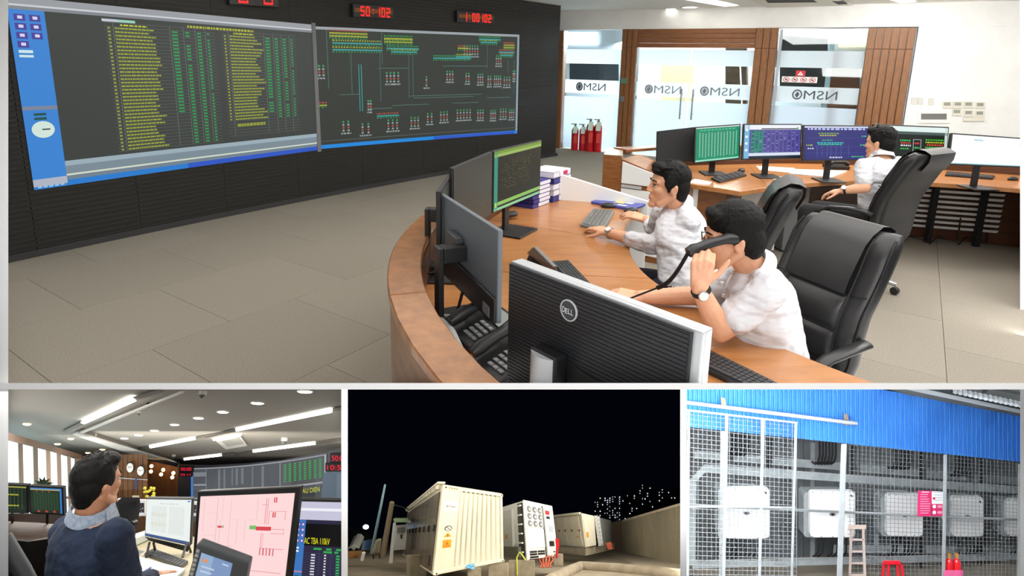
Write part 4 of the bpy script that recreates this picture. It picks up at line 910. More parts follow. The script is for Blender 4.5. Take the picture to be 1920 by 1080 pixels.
def office_chair(label, loc, heading, lean=0, zoff=0, s=1.0, arms=True, group='black leather swivel chairs'):
    T = Matrix.Translation(V(loc)) @ Matrix.Rotation(heading, 4, 'Z') @ Matrix.Scale(s, 4)
    TB = T @ Matrix.Translation(V((0, -.22, .46 + zoff))) @ Matrix.Rotation(math.radians(lean), 4, 'X') @ Matrix.Translation(V((0, 0, -.46)))
    t = thing('office_chair', label, 'chair', loc, group)
    mb = MB(TB); rings = []
    for k in range(31):
        z = .46 + (.755) * k / 30; _, w_, d_, c = bprof(z); rings.append([(x, y + c, z) for x, y in sring(w_, d_)])
    mb.loft(rings); bk = mb.build('backrest', leather, t, smooth=50)
    # raised cushions on the front face: head pad draped over the top, middle and lumbar pads, side bolsters
    def pad(name, zs, wf, out, m_, rot=False):
        mb = MB(TB); rings = []
        for k, z in enumerate(zs):
            f = k / (len(zs) - 1); e = math.sin(math.pi * min(1, max(0, f))) ** .35
            _, w_, d_, c = bprof(z); rings.append([(wf * w_ * math.cos(math.pi * j / 10), c + d_ * .8 + (out * e + d_ * .12) * math.sin(math.pi * j / 10) ** .5, z) for j in range(11)])
        mb.loft(rings, closed=False); mb.build(name, m_, t, smooth=60)
    lz = lambda a, b, n=8: [a + (b - a) * i / n for i in range(n + 1)]
    pad('lumbar_pad', lz(.56, .72), .66, .028, leather2); pad('middle_pad', lz(.725, .90), .66, .028, leather2)
    mb = MB(TB); rings = []
    for j in range(13):
        x = -.17 + .34 * j / 12; prof = []
        for z, o_ in ((.90, .0), (.905, .028), (.96, .036), (1.06, .03), (1.14, .026), (1.19, .022)): _, w_, d_, c = bprof(z); prof.append((x, c + d_ * .92 + o_, z))
        prof += [(x, -.06, 1.238), (x, -.105, 1.24), (x, -.15, 1.225)]
        for z in (1.17, 1.08): _, w_, d_, c = bprof(z); prof.append((x, c - d_ - .012, z))
        rings.append(prof)
    mb.loft(rings, closed=False); hp = mb.build('head_pad', leather2, t, smooth=60)
    for sx in (-1, 1):
        mb = MB(TB); mb.tube([(sx * w_ * .99, bprof(z)[3] + bprof(z)[2] * .55, z) for z in lz(.5, 1.19, 16) for w_ in (bprof(z)[1],)], .006, 6); mb.build('seam', seam_m, t, smooth=60)
        mb = MB(TB); mb.tube([(sx * .185, bprof(z)[3] + bprof(z)[2] * .98 + .012, z) for z in lz(.54, 1.18, 14)], .004, 6); mb.build('seam', seam_m, t, smooth=60)
        mb = MB(TB); mb.tube([(sx * (.185 + .075 * k / 5), bprof(.9)[3] + bprof(.9)[2] * (.99 - .12 * (k / 5) ** 3) + .004, .90 + .015 * k / 5) for k in range(6)], .004, 6); mb.build('seam', seam_m, t, smooth=60)
    # seat
    mb = MB(T @ Matrix.Translation(V((0, 0, zoff)))); rings = []
    for z, f in ((.38, .86), (.40, .97), (.44, 1.0), (.48, .98), (.505, .9), (.515, .7)): rings.append([(x * f, y * f + .03, z) for x, y in sring(.265, .255)])
    mb.loft(rings); mb.build('seat', leather, t, smooth=50)
    # arms
    if arms:
        for sx in (-1, 1):
            mb = MB(T @ Matrix.Translation(V((0, 0, zoff)))); pth = []
            P = [(.27, -.24, .70), (.31, -.20, .725), (.325, -.08, .725), (.325, .06, .705), (.325, .15, .655), (.315, .17, .59), (.30, .12, .51), (.28, .05, .455), (.25, .02, .43)]
            rings = []
            for i, p in enumerate(P):
                a = V(P[max(0, i - 1)]); b = V(P[min(len(P) - 1, i + 1)]); tg = (b - a).normalized(); u = V((1, 0, 0)); n_ = tg.cross(u).normalized()
                wv = .034 if i < 5 else .026; th = .016
                rings.append([V((sx * q.x, q.y, q.z)) for q in [V(p) + u * wv * math.cos(2 * math.pi * k / 12) + n_ * th * math.sin(2 * math.pi * k / 12) for k in range(12)]])
            mb.loft(rings); mb.build('armrest', mat('arm_black', (34, 34, 35), .35), t, smooth=60)
    # column and five star base
    mb = MB(T); mb.lathe((0, 0, .10), (0, 0, 1), [(.035, 0), (.035, .16), (.022, .17), (.022, .29 + zoff)], 14); mb.build('gas_column', steel, t, smooth=40)
    for k in range(5):
        a = 2 * math.pi * k / 5 + .3; d = V((math.cos(a), math.sin(a), 0)); mb = MB(T); mb.tube([d * .03 + V((0, 0, .12)), d * .2 + V((0, 0, .105)), d * .31 + V((0, 0, .085))], [.028, .022, .016], 8); mb.build('base_arm', steel if k % 2 == 0 else gry, t, smooth=50)
        mb = MB(T); mb.lathe(d * .31 + V((-.02, 0, .032)), (1, 0, 0), [(.03, 0), (.032, .01), (.032, .03), (.03, .04)], 12); mb.build('castor', blk, t, smooth=40)
    return t
# chair of the man on the phone: front of backrest towards the desk
office_chair('large black leather chair behind the man on the telephone', (1.17, 2.42, 0), math.radians(113), lean=9, zoff=.0, s=.90)
office_chair('black leather chair seen from the side behind the man with the mouse', (1.26, 3.46, 0), math.radians(70), lean=6, zoff=.0, s=.92)
office_chair('black leather chair turned away under the man at the far desk', (2.78, 4.62, 0), math.radians(30), lean=11, zoff=.0, s=1.0)

# ---- people
class Fig:
    def __init__(s): s.mb = MB()
    def cap(s, a, b, ra, rb, seg=12, n=4):
        a, b = V(a), V(b); d = (b - a)
        s.mb.tube([a + d * (i / n) for i in range(n + 1)], [ra + (rb - ra) * i / n for i in range(n + 1)], seg); s.mb.sph(a, ra, seg=10, rings=7); s.mb.sph(b, rb, seg=10, rings=7)
    def chain(s, pts, rs):
        for (a, b), (ra, rb) in zip(zip(pts, pts[1:]), zip(rs, rs[1:])): s.cap(a, b, ra, rb)
    def torso(s, rings, l, f):        # rings: (centre, half width, half depth)
        L = []
        for c, w_, d_ in rings: L.append([V(c) + l * x + f * y for x, y in sring(w_, d_, 24, 2.4)])
        s.mb.loft(L)
    def hand(s, w_, d, n, side, curl=(20, 25, 20), spread=.0195, thumb=(.5, .45, -.3), sc=1.0, curls=None, thumb_curl=15):
        """w_ wrist, d towards fingers, n back of hand, side +-1: thumb along side*(n x d)."""
        w_, d, n = V(w_), V(d).normalized(), V(n); n = (n - d * n.dot(d)).normalized(); t_ = n.cross(d) * side
        K = []
        for i in range(4):
            off = (1.5 - i) * spread * sc; k = w_ + d * (.088 - .006 * abs(1 - i)) * sc + t_ * off; K.append(k); s.cap(w_ + t_ * off * .55, k, .0145 * sc, .0115 * sc, 8, 3)
        s.cap(w_ + d * .03 * sc + t_ * .018 * sc - n * .006, w_ + d * .07 * sc + t_ * .022 * sc - n * .004, .014 * sc, .012 * sc, 8, 3)
        for i in range(4):
            L = [(.043, .027, .021), (.047, .030, .022), (.043, .028, .021), (.034, .021, .018)][i]; c = curls[i] if curls else curl; p = K[i]; dd = d.copy(); r = .0092 * sc
            for j in range(3):
                dd = Matrix.Rotation(math.radians(c[j]) * side, 3, t_ ) @ dd if False else (dd * math.cos(math.radians(c[j])) - n * math.sin(math.radians(c[j]))).normalized() if j == 0 else rot_toward(dd, d, n, c[j])
                q = p + dd * L[j] * sc; s.cap(p, q, r, r * .92, 8, 2); p = q; r *= .93
        b = w_ + d * .022 * sc + t_ * .022 * sc; td = (d * thumb[0] + t_ * thumb[1] + n * thumb[2]).normalized(); q = b + td * .042 * sc; s.cap(b, q, .0135 * sc, .0108 * sc, 8, 2)
        td2 = (td + d * .45).normalized(); q2 = q + td2 * .034 * sc; s.cap(q, q2, .0106 * sc, .0096 * sc, 8, 2); s.cap(q2, q2 + (td2 + d * .2).normalized() * .022 * sc, .0096 * sc, .0078 * sc, 8, 2)
    def head(s, c, f, l, u, k=1.0):
        P = lambda x, y, z: V(c) + (f * x + l * y + u * z) * k
        E = lambda x, y, z, a, b, d_: s.mb.ell(P(x, y, z), (f * a * k, l * b * k, u * d_ * k), seg=20, rings=13)
        E(-.005, 0, .028, .097, .075, .088); E(.03, 0, -.03, .063, .060, .078); E(.045, 0, -.07, .046, .043, .045)
        s.cap(P(.083, 0, -.103), P(.075, 0, -.10), .02 * k, .024 * k)
        for sd in (-1, 1):
            s.cap(P(-.01, sd * .058, -.045), P(.05, sd * .036, -.096), .02 * k, .02 * k); E(.055, sd * .035, -.022, .034, .026, .026)
            s.cap(P(.083, sd * .018, .022), P(.07, sd * .048, .02), .012 * k, .011 * k)
            E(-.008, sd * .077, -.012, .020, .008, .032); E(-.018, sd * .082, -.002, .010, .008, .02)
        s.cap(P(.09, 0, .014), P(.109, 0, -.028), .008 * k, .0095 * k); s.cap(P(.097, -.011, -.033), P(.097, .011, -.033), .008 * k, .008 * k)
        s.cap(P(.089, -.016, -.062), P(.089, .016, -.062), .010 * k, .010 * k); s.cap(P(.086, -.013, -.077), P(.086, .013, -.077), .009 * k, .009 * k)
        return P
def rot_toward(dd, d, n, a):
    ax_ = d.cross(n).normalized()          # bend from d towards -n
    return Matrix.Rotation(math.radians(a), 3, ax_) @ dd if (Matrix.Rotation(math.radians(1), 3, ax_) @ d).dot(-n) > 0 else Matrix.Rotation(-math.radians(a), 3, ax_) @ dd
skin_m = mat('skin_warm', (226, 172, 138), .5, var=(30, (218, 160, 126)))
skin_m2 = mat('skin_tan', (206, 148, 112), .5, var=(30, (196, 138, 104)))
hair_m = mat('black_hair', (15, 13, 12), .65, spec=.22, bump=(130, .8, .006), stretch=(1, 1, .4))
shirt_m = mat('white_shirt', (214, 214, 219), .75, bump=(8, 1.0, .05, 1.6), stretch=(1, 1, 2.0))
trouser_m = mat('navy_trousers', (24, 26, 42), .85, bump=(26, .4, .01))
eye_m = mat('eye_white', (225, 222, 218), .3); pupil_m = mat('eye_dark', (26, 20, 18), .3); lip_m = mat('lips', (186, 104, 92), .5); lens_m = glass_mat('spectacle_lens', (250, 250, 250), .1)
def face_bits(t, P, f, l, u, k=1.0):
    for sd in (-1, 1):
        mb = MB(); mb.ell(P(.079, sd * .033, .0), (f * .010 * k, l * .013 * k, u * .005 * k)); o = mb.build('eye', eye_m, t, smooth=True)
        mb = MB(); mb.ell(P(.0878, sd * .033, .0), (f * .003 * k, l * .0058 * k, u * .0048 * k)); mb.build('pupil', pupil_m, o, smooth=True)
        mb = MB(); mb.tube([P(.094, sd * .014, .026), P(.092, sd * .032, .031), P(.078, sd * .052, .026)], [.003 * k, .0036 * k, .002 * k], 6); mb.build('eyebrow', hair_m, t, smooth=True)
        mb = MB(); mb.tube([P(.089, sd * .018, .007), P(.090, sd * .033, .0095), P(.082, sd * .049, .006)], [.0022 * k] * 3, 6); mb.build('eyelid', hair_m, t, smooth=True)
    mb = MB(); mb.tube([P(.091, -.022, -.070), P(.0985, 0, -.069), P(.091, .022, -.070)], [.002 * k, .0042 * k, .002 * k], 8); mb.build('mouth', lip_m, t, smooth=True)
def hair(t, P, f, l, u, k=1.0, style=0):
    mb = MB(); E = lambda x, y, z, a, b, d_: mb.ell(P(x, y, z), (f * a * k, l * b * k, u * d_ * k), seg=20, rings=13)
    E(-.018, 0, .055, .098, .083, .080); E(-.05, 0, .0, .062, .078, .085); E(-.062, 0, -.04, .04, .06, .05)
    if style == 0:      # side swept fringe
        E(.055, 0, .098, .045, .066, .030); E(.075, .02, .082, .026, .045, .022)
        for sd in (-1, 1): E(.01, sd * .074, .03, .036, .012, .045); E(.018, sd * .073, -.005, .010, .006, .026)
    elif style == 1:    # fuller cap with long fringe
        E(-.012, 0, .06, .103, .088, .08); E(.05, 0, .09, .044, .07, .03); E(-.06, 0, -.015, .055, .078, .075)
        for sd in (-1, 1): E(-.002, sd * .077, .034, .045, .012, .045); E(-.002, sd * .076, .0, .014, .007, .026)
    else:               # short crop
        E(.045, 0, .095, .045, .07, .034); E(.075, 0, .085, .018, .05, .022)
        for sd in (-1, 1): E(.0, sd * .074, .04, .04, .012, .045)
    for i in range(46):
        a = rs.uniform(0, 2 * math.pi); e = rs.uniform(.15, 1.35); x = -.02 + .1 * math.cos(a) * math.cos(e); y = .083 * math.sin(a) * math.cos(e); z = .055 + .08 * math.sin(e)
        dv = V((rs.uniform(.3, 1), rs.uniform(-.4, .4), rs.uniform(-.3, .1)))
        mb.tube([P(x, y, z), P(x + dv.x * .02, y + dv.y * .02, z + .004), P(x + dv.x * .04, y + dv.y * .04, z + dv.z * .03)], [.006 * k, .005 * k, .002 * k], 6)
    me = remesh(mb, .0045, 4, (.02, .004)); return setmesh('hair', me, hair_m, t, smooth=True)
def person(label, root):
    t = thing('person', label, 'person', root, 'seated men'); return t
def ortho(f):
    f = V(f).normalized(); l = V((0, 0, 1)).cross(f).normalized(); return f, l, f.cross(l)
def watch(t, w_, d, face_n, band, r=.031):
    o = MB(); d = V(d).normalized(); o.lathe(V(w_) - d * .009, d, [(r, 0), (r + .003, .002), (r + .003, .016), (r, .018)], 18); wt = o.build('watch_strap', band, t, smooth=50)
    n = V(face_n); n = (n - d * n.dot(d)).normalized(); o = MB(); o.lathe(V(w_) + n * (r - .001), n, [(.019, 0), (.019, .007), (.016, .009)], 18); c = o.build('watch_case', steel, t, smooth=40)
    o = MB(); o.lathe(V(w_) + n * (r + .0075), n, [(.0155, 0), (.0155, .001)], 18); o.build('watch_dial', wht, c)
def collar(t, nb, u, f, l, r, m_, h_=.038, open_=28):
    u = V(u).normalized(); f = (f - u * f.dot(u)).normalized(); l = u.cross(f)
    mb = MB(); n = 24; R = []
    for i in range(n + 1):
        a = math.radians(open_ + (360 - 2 * open_) * i / n - 0); d = f * math.cos(a) + l * math.sin(a)
        p = V(nb) + d * r; R.append([p + u * .0 + d * .012, p + u * h_, p + u * (h_ + .004) + d * .006, p + d * .022 - u * .006])
    mb.loft(R, closed=True); mb.build('collar', m_, t, smooth=40)
    for sd in (1, -1):
        a = math.radians(open_ * sd); d = f * math.cos(a) + l * math.sin(a); d2 = f * math.cos(a * 2.6) + l * math.sin(a * 2.6)
        mb = MB(); mb.slab([V(nb) + d * (r + .010) + u * h_ * .95, V(nb) + d2 * (r + .012) + u * h_, V(nb) + d2 * (r + .026) - u * .005, V(nb) + d * (r + .035) - u * .03], (d + d2).normalized() * .004); mb.build('collar_point', m_, t)

# --- man on the telephone (nearest)
hc = at(1374, 444, 2.25)
t = person('man in a white short sleeved shirt and glasses holding a black telephone', V((hc.x + .12, hc.y + .02, 0)))
f, l, u = ortho((-.97, .16, -.13)); f = (f).normalized()
bf, bl2, bu = ortho((-.90, .43, 0))
B = Fig(); P = B.head(hc, f, l, u, 1.04)
shL = at(1442, 545, 2.10); shR = at(1375, 520, 2.50); nb = at(1418, 505, 2.30); ch = (shL + shR) / 2
hip = at(1455, 668, 2.32); hip.z = .56
B.cap(nb + V((0, 0, -.02)), P(-.025, 0, -.06), .062, .056)
cz = (nb - hip)
def tr(k): return hip + cz * k
tor = [(tr(0), .165, .115), (tr(.15), .17, .125), (tr(.4), .17, .12), (tr(.62), .185, .12), (tr(.8), .19, .11), (tr(.9), .15, .085), (tr(.98), .075, .06)]
B.torso(tor, bl2, bf)
elL = at(1352, 604, 2.14); elL.z = .805; wrL = at(1311, 538, 2.07)
B.chain([shL, shL.lerp(elL, .5), elL], [.058, .052, .042]); B.chain([elL, elL.lerp(wrL, .35), wrL], [.042, .042, .029])
elR = at(1318, 558, 2.50); elR.z = max(elR.z, .80); wrR = at(1200, 547, 2.50); wrR.z = .785
B.chain([shR, shR.lerp(elR, .5), elR], [.056, .05, .041]); B.chain([elR, elR.lerp(wrR, .35), wrR], [.041, .04, .028])
hd = (at(1322, 466, 2.07) - wrL).normalized()
B.hand(wrL, hd, (at(1100, 420, 1.2) - wrL).normalized() * .3 + (CAM - wrL).normalized(), -1, curls=[(46, 62, 38), (44, 64, 38), (42, 64, 38), (38, 60, 36)], thumb=(.75, .75, .0), sc=1.05)
B.hand(wrR, (at(1150, 549, 2.52) - wrR), V((0, -.2, 1)), 1, curl=(18, 35, 30), sc=1.05)
o = setmesh('body', remesh(B.mb, .0045, 5), skin_m, t, smooth=True)
face_bits(t, P, f, l, u, 1.04); hair(t, P, f, l, u, 1.03, 1)
S_ = Fig(); S_.torso([(c, w_ + .017, d_ + .017) for c, w_, d_ in tor[:-1]] + [(tr(1.0), .088, .08)], bl2, bf)
for sh, el in ((shL, elL), (shR, elR)):
    a = sh; b = sh.lerp(el, .62); S_.cap(a + V((0, 0, .0)), b, .066, .068); S_.cap(tr(.93), a, .05, .062)
setmesh('shirt', remesh(S_.mb, .007, 6, (.055, .014)), shirt_m, t, smooth=True)
collar(t, nb.lerp(P(-.025, 0, -.06), .12), P(-.025, 0, -.06) - nb, bf, bl2, .066, shirt_m, .042)
mb = MB(); 
for k in range(4): mb.box(tr(.45 + .12 * k) + bf * (.14) , (.012, .012, .012))
mb.build('button', wht, t)
L_ = Fig()
for sd in (-1, 1): a = hip + bl2 * sd * .09 + V((0, 0, -.02)); L_.chain([a, a + bf * .42 + V((0, 0, .03))], [.095, .075])
setmesh('trousers', remesh(L_.mb, .012, 4), trouser_m, t, smooth=True)
watch(t, wrL.lerp(elL, .08), wrL - elL, CAM - wrL, blk_soft, .032)
# glasses
mb = MB()
for sd in (-1, 1):
    ring = [P(.104 + .002 * math.cos(a), sd * .034 + .024 * math.cos(a), .0 + .017 * math.sin(a)) for a in [2 * math.pi * i / 16 for i in range(17)]]; mb.tube(ring, .0018, 6)
    mb.tube([P(.103, sd * .058, .006), P(.06, sd * .078, .006), P(-.005, sd * .082, .004)], .002, 6)
mb.tube([P(.106, -.010, .004), P(.108, 0, .006), P(.106, .010, .004)], .0018, 6); gl = mb.build('glasses_frame', blk, t, smooth=60)
# telephone receiver
pr = thing('telephone_receiver', 'black telephone receiver held to the ear with its coiled cord', 'telephone', wrL)
a = at(1290, 474, 2.12); b = at(1380, 446, 2.13)
mb = MB(); dr = (b - a).normalized(); up_ = V((0, 0, 1)); up_ = (up_ - dr * up_.dot(dr)).normalized(); sd_ = dr.cross(up_)
rings = []
for k in range(9):
    q = a + (b - a) * k / 8 + up_ * (.010 * math.sin(math.pi * k / 8)); w_ = .022 + (.004 if k in (0, 1, 7, 8) else 0); h_ = .014 + (.006 if k in (1, 7) else 0)
    rings.append([q + sd_ * x + up_ * y for x, y in sring(w_, h_, 14, 3)])
mb.loft(rings); mb.build('handset', blk, pr, smooth=50)
e0_ = a - dr * .0; e1_ = at(1232, 540, 2.3); e2_ = at(1180, 560, 2.35); pth = []
for k in range(240):
    s_ = k / 239; base_ = e0_.lerp(e1_, s_) + V((0, 0, -.03 * math.sin(math.pi * s_))); an = s_ * 2 * math.pi * 38; pth.append(base_ + up_ * .007 * math.cos(an) + sd_ * .007 * math.sin(an))
mb = MB(); mb.tube(pth, .0028, 5); mb.build('coiled_cord', blk_soft, pr, smooth=60)
mb = MB(); mb.tube([e1_, e1_.lerp(e2_, .5), e2_, at(1130, 590, 2.35)], .004, 6); mb.build('cord', blk_soft, pr, smooth=60)
# finger ring
# --- man with the mouse
hc = at(1254, 348, 3.2)
t = person('man in a white shirt with rolled sleeves using a keyboard and mouse', V((hc.x + .1, hc.y + .03, 0)))
f, l, u = ortho((-.99, -.02, .03)); bf, bl2, bu = ortho((-.86, .5, 0))
B = Fig(); P = B.head(hc, f, l, u, 1.02)
shL = at(1292, 418, 3.10); shR = at(1240, 400, 3.48); nb = at(1274, 388, 3.26); hip = at(1290, 500, 3.08); hip.z = .60
cz = nb - hip
B.cap(nb + V((0, 0, -.02)), P(-.02, 0, -.06), .06, .054)
tor = [(tr(0), .16, .11), (tr(.2), .158, .112), (tr(.45), .165, .112), (tr(.66), .185, .115), (tr(.82), .185, .105), (tr(.92), .14, .08), (tr(1.0), .07, .06)]
B.torso(tor, bl2, bf)
elL = at(1222, 462, 3.2); elL.z = max(elL.z, .80); wrL = at(1140, 430, 3.45); wrL.z = .79
B.chain([shL, shL.lerp(elL, .5), elL], [.056, .05, .041]); B.chain([elL, elL.lerp(wrL, .35), wrL], [.041, .039, .027])
elR = at(1228, 432, 3.6); wrR = at(1212, 402, 3.72); wrR.z = .80
B.chain([shR, shR.lerp(elR, .5), elR], [.056, .05, .041]); B.chain([elR, elR.lerp(wrR, .35), wrR], [.041, .039, .028])
B.hand(wrL, at(1095, 418, 3.62) - wrL, V((0, -.25, 1)), 1, curl=(12, 18, 14), sc=1.05); B.hand(wrR, at(1178, 400, 3.78) - wrR, V((-.1, -.3, 1)), -1, curl=(14, 26, 22), sc=1.05)
setmesh('body', remesh(B.mb, .0045, 5), skin_m, t, smooth=True); face_bits(t, P, f, l, u, 1.02); hair(t, P, f, l, u, 1.02, 0)
S_ = Fig(); S_.torso([(tr(.11), tor[1][1] + .02, tor[1][2] + .02)] + [(c, w_ + .017, d_ + .017) for c, w_, d_ in tor[1:-1]] + [(tr(1.0), .085, .078)], bl2, bf)
for sh, el, wr in ((shL, elL, wrL), (shR, elR, wrR)): S_.cap(sh, el, .062, .056); S_.cap(el, el.lerp(wr, .45), .056, .049); S_.cap(tr(.93), sh, .05, .06)
setmesh('shirt', remesh(S_.mb, .007, 6, (.055, .014)), shirt_m, t, smooth=True); collar(t, nb.lerp(P(-.02, 0, -.06), .12), P(-.02, 0, -.06) - nb, bf, bl2, .064, shirt_m, .042)
L_ = Fig()
for sd in (-1, 1): a = hip + bl2 * sd * .09 + V((0, 0, -.04)); kn = a + bf * .44 + V((0, 0, -.01)); L_.chain([a, kn, kn + V((-.03, .02, -.42))], [.1, .078, .055])
L_.torso([(hip + V((0, 0, -.1)), .17, .13), (tr(.17), .185, .137)], bl2, bf)
setmesh('trousers', remesh(L_.mb, .012, 4), trouser_m, t, smooth=True)
watch(t, wrL.lerp(elL, .06), wrL - elL, V((-.2, -.6, .7)), steel, .031)
# --- man at the far desk
hc = at(1651, 268, 4.62)
t = person('man in a white short sleeved shirt sitting at the far desk, back turned', V((hc.x, hc.y - .05, 0)))
f, l, u = ortho((-.55, .83, -.08)); bf, bl2, bu = ortho((-.62, .78, 0))
B = Fig(); P = B.head(hc, f, l, u, 1.02)
nb = at(1655, 296, 4.6); hip = at(1652, 375, 4.62); hip.z = .62; cz = nb - hip; shL = at(1618, 312, 4.5); shR = at(1692, 308, 4.72)
B.cap(nb + V((0, 0, -.02)), P(-.02, 0, -.06), .06, .054)
tor = [(tr(0), .165, .115), (tr(.2), .162, .118), (tr(.45), .172, .12), (tr(.66), .188, .12), (tr(.82), .188, .11), (tr(.92), .14, .08), (tr(1.0), .07, .06)]
B.torso(tor, bl2, bf)
elL = at(1622, 352, 4.42); wrL = at(1580, 357, 4.5); elR = at(1700, 352, 4.9); wrR = at(1660, 352, 5.1)
B.chain([shL, shL.lerp(elL, .5), elL], [.056, .05, .041]); B.chain([elL, elL.lerp(wrL, .4), wrL], [.041, .038, .028]); B.chain([shR, elR], [.056, .043]); B.chain([elR, wrR], [.041, .028])
B.hand(wrL, at(1555, 360, 4.58) - wrL, V((0, -.3, 1)), 1, curl=(15, 25, 20)); B.hand(wrR, at(1640, 350, 5.2) - wrR, V((0, -.3, 1)), -1, curl=(15, 25, 20))
setmesh('body', remesh(B.mb, .006, 4), skin_m, t, smooth=True); face_bits(t, P, f, l, u, 1.02); hair(t, P, f, l, u, 1.02, 2)
S_ = Fig(); S_.torso([(tr(.11), tor[1][1] + .02, tor[1][2] + .02)] + [(c, w_ + .017, d_ + .017) for c, w_, d_ in tor[1:-1]] + [(tr(1.0), .085, .078)], bl2, bf)
for sh, el in ((shL, elL), (shR, elR)): S_.cap(sh, sh.lerp(el, .68), .062, .066); S_.cap(tr(.93), sh, .05, .06)
setmesh('shirt', remesh(S_.mb, .008, 5, (.055, .014)), shirt_m, t, smooth=True); collar(t, nb.lerp(P(-.02, 0, -.06), .12), P(-.02, 0, -.06) - nb, bf, bl2, .064, shirt_m, .042)
L_ = Fig()
for sd in (-1, 1): a = hip + bl2 * sd * .09 + V((0, 0, -.03)); kn = a + (bf + V((-.5, -.2, 0))).normalized() * .46 + V((0, 0, .03)); L_.chain([a, kn, kn + V((0, 0, -.44))], [.098, .075, .055])
L_.torso([(hip + V((0, 0, -.08)), .16, .12), (hip + V((0, 0, .06)), .172, .122)], bl2, bf)
setmesh('trousers', remesh(L_.mb, .012, 4), mat('black_trousers', (20, 20, 22), .85), t, smooth=True)
watch(t, wrL.lerp(elL, .08), wrL - elL, V((-.2, -.6, .7)), blk_soft, .031)
# =================================================================== SECOND CONTROL HALL (lower left scene)
PANEL[0] = 'office'
def hplane(hy): n = RX.cross(ray(CX, hy)).normalized(); return n if n.dot(UP) > 0 else -n
NH = hplane(925); HC = 1.7
def cpt(x, y, off=0): r = ray(x, y); return CAM + r * ((HC - off) / r.dot(NH))
area('hall_lamp_light', cpt(360, 800, .3), -NH, 7, 9, 330, (1, .97, .92), up=FW)
area('hall_ceiling_fill', at(322, 917, 21), NH, 8, 20, 150, (1, .96, .9), up=FW)  # unseen upward fill added in mid-hall to brighten the ceiling
area('hall_wall_fill', at(290, 912, 17), FW - NH * .7, 6, .6, 420, (1, .94, .84), up=NH)  # unseen fill added to brighten the wood walls at the back
HD = .386
def dpt(x, y, hh=HD): r = ray(x, y); return CAM + r * (-hh / r.dot(NH))
ceil2 = mat('hall_ceiling', (150, 146, 138), .7); white2 = mat('hall_white_trim', (226, 224, 218), .7)
mb = MB(); mb.slab([cpt(-30, 700), cpt(700, 700), cpt(700, 884), cpt(-30, 884)], NH * .2); o = mb.build('ceiling', ceil2); tag(o, 'grey ceiling of the lower left hall', None, None, 'structure')
# lowered ceiling fields (give the stepped edges)
for k, (ps, lb) in enumerate(((((10, 700), (345, 732), (138, 812), (335, 874), (335, 884), (10, 884)), 'lowered ceiling field over the windows'),)):
    mb = MB(); mb.prism([cpt(x, y, .10) for x, y in ((-40, 715), (352, 722), (140, 808), (340, 870), (340, 882), (-40, 882))], NH * .1); o = mb.build('ceiling_step', ceil2); tag(o, lb, None, None, 'structure')
mb = MB(); mb.slab([cpt(137, 812, .12), cpt(146, 809, .12), cpt(338, 868, .12), cpt(336, 880, .12)], -NH * .05); o = mb.build('trim_12', white2); tag(o, 'white cove edge crossing the hall ceiling', None, None, 'structure')
mb = MB(); mb.slab([cpt(150, 809, .11), cpt(340, 733, .11), cpt(346, 733, .11), cpt(158, 810, .11)], -NH * .03); o = mb.build('trim_13', white2); tag(o, 'white cove edge receding along the hall ceiling', None, None, 'structure')
lamp2 = mat('hall_lamp', (255, 252, 244), .5, emit=6); warm = mat('warm_lamp', (255, 214, 150), .5, emit=5)
for k, (q, h1, h2, lb) in enumerate(((((152, 790.4), (249, 744.4), (256, 749), (159, 793)), (117, 808), (300, 729), 'long linear lamp at the left of the hall ceiling'), (((442, 803.5), (623, 765.5), (623, 771), (443.5, 807)), (384, 818), (650, 761), 'long linear lamp at the right of the hall ceiling'), (((474, 844), (591, 828.6), (592, 832), (474.6, 847.4)), (440, 851), (640, 822), 'linear lamp in front of the dark display wall'), (((280, 835.6), (366, 819.4), (367, 822.6), (282, 839)), (245, 844), (440, 806), 'short linear lamp in the middle of the hall ceiling'), (((344.6, 859.4), (415, 851), (416, 854), (345.3, 862)), (330, 862), (440, 848), 'farthest short linear lamp near the wood wall'), (((399.5, 822.5), (452, 813.5), (452.5, 815.5), (400, 825)), None, None, 'thin cove lamp beside the ceiling cassette'))):
    t = thing('linear_lamp', lb, 'ceiling lamp', cpt(*q[0]), 'linear lamps of the hall')
    o_ = .14 if k == 0 else .02
    mb = MB(); mb.slab([cpt(x, y, o_) for x, y in q], -NH * .03); mb.build('diffuser', lamp2, t)
    if h1:
        for e_, (a, b) in ((h1, (q[0], q[3])), (h2, (q[1], q[2]))):
            v_ = V((b[0] - a[0], b[1] - a[1])); mb = MB(); mb.slab([cpt(a[0], a[1], o_), cpt(b[0], b[1], o_), cpt(e_[0] + v_[0], e_[1] + v_[1], o_), cpt(e_[0], e_[1], o_)], -NH * .015); mb.build('housing', mat('lamp_housing', (110, 106, 100), .6), t)
order = ['first', 'second', 'third', 'fourth', 'fifth', 'sixth', 'seventh', 'eighth']
for k, (x, y, r) in enumerate(((233.6, 821.6, 6), (260, 815.5, 6.5), (290, 806.7, 7), (327.7, 795.5, 7.5), (372.4, 783.3, 8.5), (418, 771.8, 9.5), (483, 754.9, 11), (572, 733, 13))):
    p = cpt(x, y, .005); R_ = r * (p - CAM).dot(FW) / FPX; t = thing('downlight', 'round white ceiling downlight, %s of the long row from the left' % order[k], 'downlight', p, 'downlight row of the hall')
    mb = MB(); mb.lathe(p, -NH, [(R_, 0), (R_, .02), (R_ * .8, .03)], 20); mb.build('lamp', lamp2, t); mb = MB(); mb.lathe(p, -NH, [(R_ * 1.2, 0), (R_ * 1.2, .012), (R_ * 1.02, .014)], 20); mb.build('ring', white2, t)
